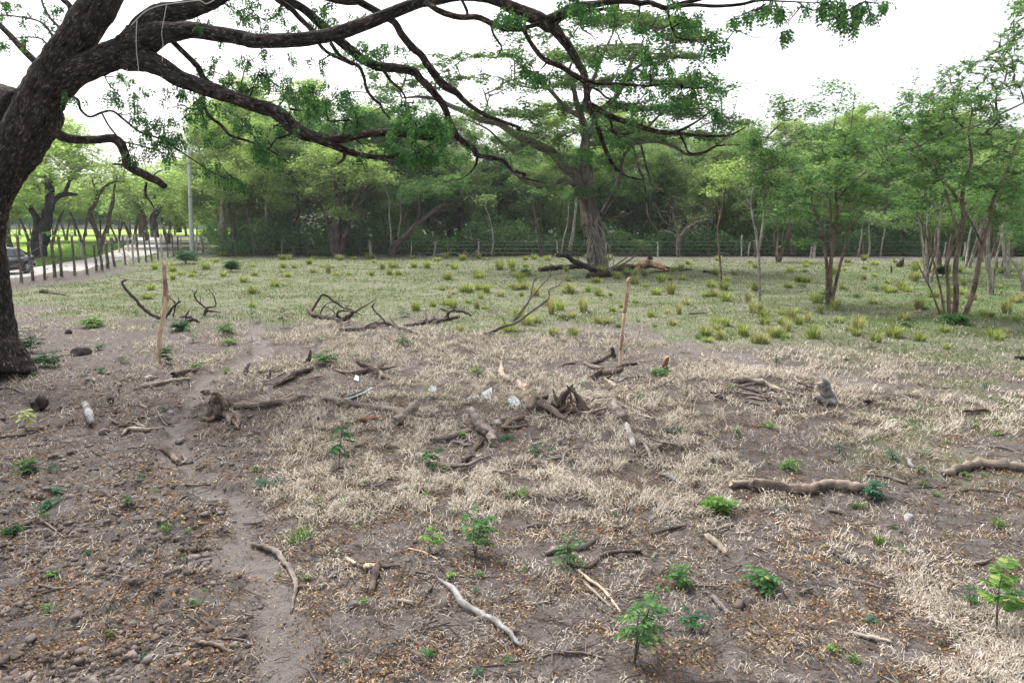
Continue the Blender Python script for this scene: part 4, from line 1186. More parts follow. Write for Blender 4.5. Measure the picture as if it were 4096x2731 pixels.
    for i, (pts, Yy, t, x, y, lab) in enumerate(thin):
        r = 26 if 'stout' in lab or 'pale straight' in lab else (15 if 'thicker' in lab or 'dark' in lab else 7)
        L = [trace(pts, Yy, [r, r * .9, r * .75, r * .55, r * .4][:max(2, len(pts))])]
        tg = T([(t, x, y, 9, 60, 30)], Yy)
        bm_ = M['bark_tree'] if 'dark' in lab or 'stout' in lab else M['bark_pale']
        tree_object('edge_sapling', lab, 'tree', L, tg, bm_, M['twig'], M['leaf_dark'] if i % 2 else M['leaf_forest'], g, L[0][0][0], per=30, size=.24, sig=(.5, .5, .2), rtip=.01, sides=7, wob=.06)
    # leafless grey tree by the fence
    Y = 57.5
    L = [trace(p, Y, r) for p, r in [
        ([('B3', 1522, 805), (1522, 730), (1528, 660), (1520, 600), (1500, 520), (1480, 430)], [18, 16, 18, 13, 9, 5]),
        ([('B3', 1528, 660), (1580, 590), (1660, 520), (1760, 490), (1820, 490)], [12, 9, 6, 4, 2]),
        ([('B3', 1520, 640), (1470, 600), (1400, 590), (1350, 600)], [9, 6, 4, 2])]]
    tg = T([('B3', 1620, 420, 26, 90, 60), ('B3', 1450, 430, 22, 80, 70), ('B3', 1720, 540, 20, 70, 40), ('B3', 1580, 540, 14, 60, 40), ('B3', 1760, 420, 14, 50, 50)], Y)
    tree_object('leafless_tree', 'bare grey twiggy tree in front of the wood', 'tree', L, tg, M['wood_grey'], M['twig'], M['leaf_forest'], g, L[0][0][0], per=1, size=.15, rtip=.013, kexp=.4, rmax=.06, sides=8, wob=.1)
edge_trees()

# ------------------------------------------------------------------ young trees in the pasture
def young_trees():
    g = np.random.default_rng(51)
    def T(spots, Y, dep=1.0):
        out = []
        for t, x, y, n, sx, sy in spots:
            for _ in range(n):
                out.append(at(t, x + g.normal(0, sx), y + g.normal(0, sy), Y + g.normal(0, dep)))
        return np.array(out)
    def mk(name, lab, base, stems, spots, bk, lf, per, size, sig, dep=1.0, rtip=.006, spread=.0, rmax=.03):
        b = ground(*base); Y = b[1]
        L = []
        for p, r in stems:
            yy = Y if not spread else [Y, Y + g.normal(0, spread)]
            L.append(trace(p, yy, r))
        for P, R in L:
            if abs(P[0][2] - gz(P[0][0], P[0][1])) < .5:
                P[0][2] = gz(P[0][0], P[0][1]) - .05
        tree_object(name, lab, 'tree', L, T(spots, Y, dep), bk, M['twig'], lf, g, b, per=per, size=size, sig=sig, rtip=rtip, kexp=.5, rmax=rmax, sides=8, wob=.08, limb_sides=7, bulge=.05)
    mk('young_tree', 'cluster of slender reddish stems spreading into an airy green crown', ('B4', 685, 1215),
       [([('B4', 690, 1225), (695, 1000), (705, 800), (735, 620), (750, 450), (745, 250), (770, 60)], [20, 18, 15, 13, 12, 10, 6]),
        ([('B4', 670, 1215), (665, 900), (640, 700), (620, 550), (560, 420), (520, 250)], [15, 14, 12, 11, 9, 5]),
        ([('B4', 705, 1200), (765, 930), (830, 700), (865, 560), (960, 450)], [15, 13, 11, 9, 5]),
        ([('B4', 690, 1130), (700, 850), (700, 500), (690, 300)], [11, 11, 9, 5]),
        ([('B4', 750, 330), (830, 230), (950, 120), (1100, 30)], [9, 8, 6, 3]),
        ([('B4', 770, 80), (830, 20), ('A4', 880, 1420), (960, 1320)], [8, 7, 6, 3]),
        ([('B4', 690, 760), (640, 700), (540, 690)], [7, 5, 3])],
       [('B4', 450, 330, 34, 110, 50), ('B4', 650, 280, 30, 110, 70), ('B4', 850, 330, 28, 100, 70), ('B4', 500, 180, 30, 120, 50), ('B4', 750, 130, 30, 120, 50), ('B4', 1000, 250, 22, 90, 60), ('B4', 420, 420, 16, 90, 30),
        ('A4', 700, 1350, 24, 130, 60), ('A4', 900, 1300, 20, 100, 70), ('A4', 800, 1150, 16, 120, 60), ('A4', 620, 1200, 14, 90, 60), ('B4', 850, 480, 12, 60, 30), ('B4', 490, 680, 8, 45, 18), ('A4', 780, 900, 8, 60, 60), ('A4', 700, 760, 5, 40, 60)],
       M['bark_young'], M['leaf_young'], 30, .115, (.17, .17, .06), .9)
    mk('young_tree', 'tall leaning many-stemmed young tree with a feathery crown over the pasture', ('B4', 1760, 1300),
       [([('B4', 1762, 1300), (1772, 1100), (1765, 900), (1790, 750), (1812, 600), (1832, 450), (1822, 300), (1852, 150), (1900, 0), ('A4', 1900, 1300), (1880, 1150), (1900, 1000)], [24, 22, 20, 19, 18, 17, 16, 14, 12, 10, 8, 5]),
        ([('B4', 1715, 1300), (1700, 1050), (1692, 900), (1740, 720), (1780, 580), (1740, 450), (1700, 300), (1640, 120)], [16, 14, 13, 13, 12, 10, 8, 5]),
        ([('B4', 1845, 1305), (1920, 1100), (1960, 900), (1985, 750), (2040, 550), (2070, 400), (2120, 250), (2200, 80), ('A4', 2280, 1250), (2352, 1120), (2450, 950)], [22, 21, 20, 19, 18, 17, 15, 12, 10, 8, 5]),
        ([('B4', 1675, 1310), (1640, 1100), (1600, 930), (1560, 780), (1500, 580), (1440, 440)], [10, 9, 8, 7, 6, 3]),
        ([('B4', 1640, 1290), (1560, 1100), (1490, 960), (1440, 860)], [8, 7, 6, 4]),
        ([('B4', 1790, 320), (1700, 200), (1620, 110), (1580, 0), ('A4', 1450, 1250), (1330, 1150)], [13, 11, 10, 8, 6, 3]),
        ([('B4', 1990, 700), (1930, 560), (1880, 470), (1850, 420)], [9, 8, 7, 5]),
        ([('A4', 1900, 1100), (2100, 1000), (2352, 880)], [8, 8, 6]),
        ([('A4', 1890, 1080), (1700, 1150), (1500, 1230), (1200, 1330)], [7, 6, 5, 3])],
       [('A4', 2250, 330, 34, 90, 70), ('A4', 2350, 200, 20, 70, 60), ('A4', 2200, 480, 34, 120, 70), ('A4', 1900, 560, 26, 110, 60), ('A4', 2050, 680, 36, 140, 60), ('A4', 1650, 680, 26, 120, 60), ('A4', 2280, 700, 30, 90, 80),
        ('A4', 1450, 850, 26, 110, 50), ('A4', 1700, 850, 24, 120, 60), ('A4', 2000, 880, 26, 120, 60), ('A4', 1400, 1000, 24, 100, 50), ('A4', 1650, 1030, 22, 120, 50), ('A4', 1250, 1120, 18, 90, 50), ('A4', 1500, 1150, 22, 120, 50),
        ('A4', 1060, 1190, 12, 40, 60), ('A4', 1800, 1250, 22, 120, 60), ('A4', 2150, 1150, 28, 130, 80), ('A4', 1350, 1330, 20, 110, 50), ('A4', 1600, 1380, 20, 120, 50), ('A4', 2250, 1400, 26, 110, 70), ('B4', 1400, 130, 22, 110, 60),
        ('B4', 1600, 180, 20, 100, 70), ('B4', 1950, 120, 24, 110, 80), ('B4', 2200, 200, 26, 110, 80), ('B4', 1200, 60, 14, 70, 30), ('B4', 1500, 330, 14, 90, 50), ('B4', 2100, 420, 16, 90, 60), ('A4', 2320, 50, 8, 40, 40)],
       M['bark_young'], M['leaf_young'], 28, .11, (.15, .15, .055), 1.1)
    mk('young_tree', 'pale grey-barked young tree standing behind the leaning cluster of stems', ('B4', 2060, 1130),
       [([('B4', 2062, 1130), (2060, 1000), (2052, 850), (2042, 700), (2060, 500), (2100, 300)], [20, 18, 15, 13, 10, 5]),
        ([('B4', 2060, 1000), (2010, 800), (1960, 620), (1880, 450), (1820, 330)], [10, 9, 9, 7, 4]),
        ([('B4', 2090, 1090), (2110, 850), (2160, 650), (2190, 450), (2200, 250)], [9, 8, 8, 7, 4])],
       [('B4', 2000, 380, 20, 100, 70), ('B4', 2180, 350, 22, 100, 80), ('B4', 1850, 300, 16, 90, 60), ('B4', 2100, 200, 20, 120, 60)], M['bark_pale'], M['leaf_young'], 40, .12, (.22, .22, .1), 1.0)
    mk('young_tree', 'forked grey young tree by the edge of the clearing with green shoots', ('B4', 2335, 1100),
       [([('B4', 2335, 1105), (2325, 1000), (2290, 900), (2220, 800), (2180, 720)], [12, 11, 9, 7, 4]),
        ([('B4', 2345, 1100), (2365, 900), (2370, 700), (2340, 500), (2300, 350)], [16, 14, 12, 9, 5])],
       [('B4', 2300, 350, 22, 90, 80), ('B4', 2420, 450, 16, 80, 80), ('B4', 2300, 560, 12, 60, 50), ('B4', 2250, 660, 8, 60, 40)], M['bark_pale'], M['leaf_young'], 40, .12, (.22, .22, .1), 1.0)
    mk('slender_tree', 'thin tree with charred black lower stem among grass tufts', ('B3', 1890, 1062),
       [([('B3', 1890, 1065), (1892, 950), (1880, 830), (1868, 700), (1864, 560), (1885, 450), (1905, 320), (1915, 180), (1922, 60)], [7, 8, 8, 8, 8, 9, 7, 5, 3]),
        ([('B3', 1882, 460), (1860, 370), (1820, 290), (1790, 220)], [6, 5, 4, 2]), ([('B3', 1905, 330), (1960, 240), (2000, 150)], [5, 4, 2])],
       [('B3', 1810, 270, 8, 30, 14), ('B3', 1900, 120, 16, 80, 40), ('B3', 1980, 130, 14, 60, 40), ('A3', 1950, 1430, 14, 90, 40)], M['bark_young'], M['leaf_light'], 34, .13, (.25, .25, .1), .7)
    mk('slender_tree', 'tall thin tree of two white mottled stems with feathery green top', ('B3', 2222, 1185),
       [([('B3', 2222, 1190), (2220, 1040), (2216, 900), (2208, 750), (2190, 600), (2155, 420), (2148, 330), (2170, 180), (2172, 0), ('A3', 2180, 1250)], [12, 12, 12, 12, 11, 10, 9, 8, 7, 4]),
        ([('B3', 2214, 760), (2238, 600), (2262, 440), (2250, 310), (2275, 180), ('B4', 170, 20), ('A4', 230, 1300)], [10, 10, 10, 9, 8, 6, 4]),
        ([('B3', 2150, 410), (2060, 330), (1995, 280)], [6, 4, 2]), ([('B3', 2155, 380), (2080, 260), (1985, 140)], [7, 6, 3]), ([('B4', 130, 440), (200, 380), (280, 300)], [5, 4, 2])],
       [('B3', 2290, 330, 22, 60, 60), ('B3', 2330, 180, 20, 60, 60), ('B3', 2220, 100, 20, 70, 60), ('A3', 2150, 1250, 18, 70, 60), ('A4', 230, 1330, 20, 80, 60), ('A4', 100, 1200, 14, 60, 60), ('A4', 280, 980, 10, 70, 60), ('A4', 530, 950, 8, 60, 40),
        ('A4', 250, 870, 4, 30, 30)], M['bark_pale'], M['leaf_young'], 36, .12, (.22, .22, .09), .8)
    # stands of thin stems on the far side
    P = [proto(201, 6.5, 2.1, 2.6, 70, 55, .14, M['bark_young'], M['leaf_young'], 'thin pale-stemmed young tree in the pasture corner', 'young trees in the pasture corner', 5, 'thin_stemmed_tree', 4, .13, (.3, .3, .12)),
         proto(202, 7.5, 2.3, 3.0, 70, 70, .14, M['bark_pale'], M['leaf_forest'], 'thin pale-stemmed young tree in the pasture corner', 'young trees in the pasture corner', 4, 'thin_stemmed_tree', 4, .13, (.3, .3, .12))]
    for k, (u, y, s) in enumerate([(1500, 36, .85), (1560, 33, .8), (1660, 40, 1.0), (1850, 45, 1.1), (2150, 42, 1.1), (2250, 36, 1.0), (2020, 52, 1.15), (2350, 48, 1.2), (250, 52, .95)]):
        b = at('B4', u, 900, y)
        place(P[k % 2], b[0], y, k * 1.3, s)
young_trees()

# ------------------------------------------------------------------ trees across the road
def road_trees():
    g = np.random.default_rng(61)
    def T(spots, Y, dep=2.5):
        out = []
        for t, x, y, n, sx, sy in spots:
            for _ in range(n):
                out.append(at(t, x + g.normal(0, sx), y + g.normal(0, sy), Y + g.normal(0, dep)))
        return np.array(out)
    Y = 57
    L = [trace(p, Y, r) for p, r in [
        ([('B1', 335, 835), (350, 740), (372, 640), (385, 540), (400, 450), (425, 350), (425, 250), (415, 170), (400, 60)], [52, 44, 42, 44, 42, 36, 34, 28, 12]),
        ([('B1', 410, 400), (460, 320), (540, 275), (600, 272), (665, 275)], [30, 24, 20, 15, 10]),
        ([('B1', 550, 275), (590, 180), (620, 110), (690, 60), (760, 20)], [16, 13, 11, 8, 4]),
        ([('B1', 320, 800), (300, 690), (325, 560), (300, 450), (240, 370), (170, 310)], [32, 30, 28, 24, 18, 8])]]
    tg = T([('B1', 300, 200, 24, 120, 60), ('B1', 480, 130, 26, 120, 60), ('B1', 230, 80, 26, 110, 60), ('A1', 420, 1300, 26, 120, 60), ('A1', 620, 1250, 24, 120, 60), ('A1', 560, 1120, 16, 90, 50), ('B1', 700, 60, 16, 100, 40), ('B1', 150, 330, 14, 80, 50)], Y)
    tree_object('gnarled_tree', 'gnarled black-trunked tree growing across the gravel road', 'tree', L, tg, M['bark_black'], M['twig'], M['leaf_light'], g, L[0][0][0], per=75, size=.26, sig=(.55, .55, .18), rtip=.014, sides=11, wob=.25)
    Y = 62
    L = [trace(p, Y, r) for p, r in [
        ([('B1', 860, 790), (850, 680), (825, 590), (785, 500), (772, 410), (815, 355), (848, 265), (930, 185), (1000, 160), (1065, 170)], [20, 20, 20, 19, 18, 16, 14, 12, 9, 4]),
        ([('B1', 865, 700), (890, 620), (925, 540), (938, 440), (965, 340), (978, 230), (1000, 120)], [19, 18, 17, 16, 14, 10, 5]),
        ([('B1', 845, 270), (800, 190), (790, 130)], [10, 7, 3])]]
    tg = T([('B1', 830, 130, 16, 90, 50), ('B1', 1000, 100, 18, 90, 50), ('B1', 720, 260, 10, 60, 60), ('B1', 1080, 230, 10, 50, 50), ('B1', 940, 40, 12, 90, 40)], Y, 1.5)
    tree_object('forked_tree', 'dark tree forking into two curved stems behind the roadside posts', 'tree', L, tg, M['bark_tree'], M['twig'], M['leaf_light'], g, L[0][0][0], per=30, size=.25, sig=(.6, .6, .25), rtip=.016, sides=9, wob=.12)
    Y = 60
    L = [trace([('B1', 95, 760), (75, 680), (55, 580), (30, 500), (0, 430), (-60, 330)], Y, [26, 22, 18, 17, 14, 8])]
    tg = T([('B1', 0, 250, 22, 90, 70), ('B1', 90, 420, 12, 60, 40), ('A1', 250, 1420, 20, 90, 50), ('A1', 100, 1300, 16, 90, 60)], Y)
    tree_object('roadside_tree', 'grey leaning tree by the parked car across the road', 'tree', L, tg, M['bark_tree'], M['twig'], M['leaf_light'], g, L[0][0][0], per=70, size=.26, sig=(.55, .55, .2), rtip=.014, sides=9, wob=.15)
    for Y, pts, rs, spots, lab, bk in [
            (86, [('B1', 1222, 640), (1222, 560), (1218, 470), (1195, 410), (1150, 330)], [38, 34, 30, 24, 12], [('B1', 1130, 330, 26, 90, 50), ('B1', 1200, 240, 26, 100, 50), ('B1', 1050, 400, 14, 60, 40)], 'stout reddish trunk of a shady tree beside the road', M['bark_red']),
            (84, [('B1', 1325, 640), (1318, 560), (1310, 480), (1345, 410), (1400, 340)], [36, 32, 28, 26, 14], [('B1', 1400, 300, 28, 100, 50), ('B1', 1480, 400, 24, 80, 40), ('B1', 1330, 180, 24, 110, 50), ('B1', 1500, 200, 20, 70, 60)], 'dark ivy-hung tree leaning over the road', M['bark_tree']),
            (92, [('B1', 1530, 600), (1520, 520), (1490, 440)], [24, 22, 12], [('B1', 1500, 330, 20, 80, 50), ('B1', 1580, 460, 14, 40, 40), ('B1', 1560, 250, 16, 50, 60)], 'dark shady tree close to the utility pole', M['bark_tree'])]:
        L = [trace(pts, Y, rs)]
        tree_object('shade_tree', lab, 'tree', L, T(spots, Y, 3), bk, M['twig'], M['leaf_light'] if Y != 86 else M['leaf_forest'], g, L[0][0][0], per=80, size=.36, sig=(.8, .8, .28), rtip=.02, sides=9, wob=.12)
    # more of the same farther off
    P = proto(301, 12, 6.5, 3.4, 80, 130, .42, M['bark_tree'], M['leaf_light'], 'spreading light green tree beyond the bright field', 'trees beyond the bright field', 2, 'field_tree', 6, .28, (.9, .9, .3))
    P2 = proto(302, 13, 6.0, 2.0, 80, 160, .5, M['bark_tree'], M['leaf_far_hazed'], 'green tree in the far line across the field, bluish haze put into its leaf colour', 'far tree line across the field', 1, 'distant_tree', 5, .28, (.9, .9, .4))
    for k, (u, y, s) in enumerate([(850, 128, .9), (1000, 122, .85), (560, 135, .95), (700, 118, 1.0), (1130, 110, 1.1), (1430, 108, 1.15), (250, 120, 1.1), (60, 110, 1.1), (-120, 95, 1.2), (1250, 130, 1.3), (430, 112, 1.1), (1790, 118, 1.2), (1950, 112, 1.1)]):
        b = at('B1', u, 600, y)
        place(P, b[0], y, k * 1.7, s, None)
    for k in range(26):
        y = 205 + 18 * math.sin(k * 1.9)
        b = at('B1', -500 + k * 95, 590, y)
        place(P2, b[0], y, k * 2.3, .85 + .25 * ((k * 7) % 5) / 5)
road_trees()
# ------------------------------------------------------------------ roadside fence of rough living posts
def post_mesh(H, r, seed, mat, lean=(0, 0), knob=True, sides=8):
    g = np.random.default_rng(seed)
    zs = np.array([-.25, 0, H * .3, H * .6, H * .9, H])
    P = np.stack([lean[0] * zs + g.normal(0, .018, 6) * (zs > 0), lean[1] * zs + g.normal(0, .018, 6) * (zs > 0), zs], -1)
    R = r * np.array([1.1, 1.08, .95, .92, 1.0, 1.25 if knob else .9])
    return MB().add(*tube(P, R, sides, 3, .14, seed)).mesh('post', [mat], True)

def shoots(base_z, g, n, spread, size, mat):
    T = np.array([0, 0, base_z]) + g.normal(0, 1, (n, 3)) * np.array([spread, spread, spread * .6]) + [0, 0, spread * .6]
    mb = MB()
    for t in T[:max(3, n // 3)]:
        mb.add(*tube(np.array([[0, 0, base_z - .05], t * [.5, .5, 1] + [0, 0, .02], t]), [.008, .006, .003], 4, 2, cap=False)[:2], m=1)
    ex = fronds(T, rnd_dirs(g, n, -.3, .6), g, .16, 5, size, .45, .4)
    mb.add(*ex)
    return mb.mesh('shoots', [mat, M['twig']])

def road_fence():
    g = np.random.default_rng(71)
    B = [(185, 1025, 640, 1), (285, 1008, 690, 0), (385, 1000, 620, 0), (470, 982, 690, 0), (530, 976, 645, 1), (640, 962, 638, 1), (748, 957, 660, 0), (825, 925, 715, 0), (873, 922, 660, 0), (920, 905, 705, 0), (980, 888, 655, 1),
         (1072, 872, 628, 0), (1142, 868, 655, 0), (1187, 852, 615, 0), (1250, 850, 620, 0), (1300, 840, 605, 1), (1352, 832, 610, 0), (1392, 828, 640, 0), (1437, 812, 612, 1), (1485, 804, 615, 1), (1520, 795, 640, 0), (1555, 790, 650, 0)]
    first = ground('B1', B[0][0], B[0][1])
    root = thing('roadside_fence', 'row of rough leafy wooden posts with wire beside the gravel road', 'fence', first)
    tops = []
    for i, (x, y, yt, sh) in enumerate(B):
        b = ground('B1', x, y)
        # ground distance from the row's own line rather than from the bumpy bank
        H = (y - yt) * _S1 / FPX * b[1] / _cp
        H = float(np.clip(H, 1.5, 2.3))
        r = g.uniform(.055, .085) * (1.15 if i in (1, 9) else 1)
        me = post_mesh(H, r, 700 + i, M['post_pale'] if i in (12, 17, 21) else M['post'], (g.normal(0, .035), g.normal(0, .03)), i % 3 != 2)
        p = link('post', me, root, b - first)
        tops.append((b, H))
        if sh:
            link('foliage', shoots(H, g, 26, .30, .09, M['leaf_young']), p, kind='stuff')
        elif i % 4 == 3:
            link('foliage', shoots(H * .25, g, 14, .25, .08, M['leaf_dark']), p, kind='stuff')
    for k, f in enumerate((.25, .5, .75)):
        P = np.array([b - first + [.09, 0, H * f] for b, H in tops])
        P = np.vstack([P[:1] + (P[:1] - P[1:2]) * 1.0, P])
        link('wire', MB().add(*tube(P, np.full(len(P), .006), 4, 1, cap=False)[:2]).mesh('wire', [M['wire']]), root)
road_fence()

def far_road_fence():
    g = np.random.default_rng(72)
    B = [(695, 790, 700), (1020, 760, 650), (1100, 748, 640), (1165, 735, 650), (915, 770, 645), (1335, 720, 620), (1380, 712, 625)]
    first = ground('B1', 695, 790)
    root = thing('field_fence', 'thin grey posts along the field side of the road', 'fence', first)
    for i, (x, y, yt) in enumerate(sorted(B)):
        b = at('B1', x, y, np.interp(x, [695, 1380], [56, 84])); b[2] = gz(b[0], b[1])
        link('post', post_mesh(1.75, .07, 740 + i, M['post_pale'], (g.normal(0, .03), 0), False, 6), root, b - first)
far_road_fence()

def wood_fence():
    """barbed wire on pale posts along the edge of the wood"""
    g = np.random.default_rng(73)
    B = [('B1', 1683, 760, 630), ('B1', 1735, 775, 640), ('B1', 1905, 765, 655), ('B1', 2022, 790, 655), ('B1', 2170, 790, 672), ('B2', 270, 795, 658), ('B2', 497, 790, 652), ('B2', 1037, 803, 686), ('B2', 1377, 805, 683), ('B2', 1575, 800, 680),
         ('B2', 1702, 785, 693), ('B2', 1955, 770, 697), ('B3', 495, 780, 705), ('B3', 905, 800, 695), ('B3', 1210, 790, 698), ('B3', 1350, 828, 738), ('B3', 2065, 800, 615), ('B3', 2122, 810, 698), ('B3', 2185, 835, 700), ('B4', 245, 808, 702),
         ('B4', 524, 800, 722), ('B4', 552, 830, 702), ('B4', 970, 800, 698), ('B4', 1015, 835, 718), ('B4', 1662, 790, 700), ('B4', 1840, 800, 700), ('B4', 2260, 770, 670)]
    Yl = lambda u: float(np.interp(u, [780, 900, 1500, 2800, 4100], [70, 64, 61, 59.5, 58.5]))
    u0 = uv(*B[0][:3])[0]
    first = at(B[0][0], B[0][1], 770, Yl(u0)); first[2] = gz(first[0], first[1])
    root = thing('wire_fence', 'barbed wire fence on pale crooked posts along the wood', 'fence', first)
    line = []
    for i, (t, x, y, yt) in enumerate(B):
        u, v = uv(t, x, y)
        Y = Yl(u)
        b = at(t, x, y, Y); b[2] = gz(b[0], b[1])
        H = float(np.clip((y - yt) * _S1 / FPX * Y / _cp, 1.3, 1.9))
        big = i in (1, 7, 18, 21)
        me = post_mesh(H, .13 if big else g.uniform(.05, .085), 760 + i, M['post_pale'] if i % 4 != 2 else M['post'], (g.normal(0, .06), 0), False, 7)
        link('post', me, root, b - first)
        line.append(b - first)
        if i == 1:
            e = at('B1', 1832, 788, Y - 1.2); e[2] = gz(e[0], e[1])
            P = np.array([b + [0.05, 0, .95], e]) - first
            link('brace', MB().add(*tube(P, [.06, .06], 7, 3, .1, 3)).mesh('brace', [M['post_pale']], True), root)
    line = sorted(line, key=lambda p: p[0])
    line.append(line[-1] + [14, -1, 0])
    for f in (.35, .7, 1.05, 1.35):
        P = np.array([p + [0, -.08, f] for p in line])
        link('wire', MB().add(*tube(P, np.full(len(P), .007), 4, 1, cap=False)[:2]).mesh('wire', [M['wire']]), root)
wood_fence()

# ------------------------------------------------------------------ utility pole
def pole():
    Y = 65.0
    b = at('B1', 1640, 720, Y); b[2] = gz(b[0], b[1])
    t = at('A1', 1612, 1270, Y)
    root = thing('utility_pole', 'tall pale concrete utility pole beside the road corner', 'pole', b)
    d = t - b
    P = np.array([[0, 0, -.3], d * .5, d])
    link('shaft', MB().add(*tube(P, [.21, .175, .13], 16, 6)).mesh('shaft', [M['concrete']], True), root)
    top = d
    link('cap', MB().add(*tube(np.array([top - d * .002, top + [0, 0, .08]]), [.15, .10], 12, 2)).mesh('cap', [M['steel']], True), root)
    for z in (.55, .86):
        c = d * z
        link('band', MB().add(*tube(np.array([c - [0, 0, .05], c + [0, 0, .05]]), [.19, .19], 14, 1)).mesh('band', [M['steel']], True), root)
    bo = MB()
    for k in range(9):
        c = d * (.1 + .085 * k)
        bo.add(*tube(np.array([c + [.16, 0, 0], c + [.32, 0, .0]]), [.012, .012], 5, 1))
        link('step_bolt', bo.mesh('step_bolt', [M['steel']]), root)
        bo = MB()
    far = at('A1', 300, 1325, 40.0)
    mid = at('B1', 1000, 128, 62.0)
    P = np.array([far + (far - mid) * .8, far, mid, b + d * .86]) - b
    link('wire', MB().add(*tube(P, np.full(4, .016), 5, 8, cap=False)[:2]).mesh('wire', [M['wire']]), root)
pole()

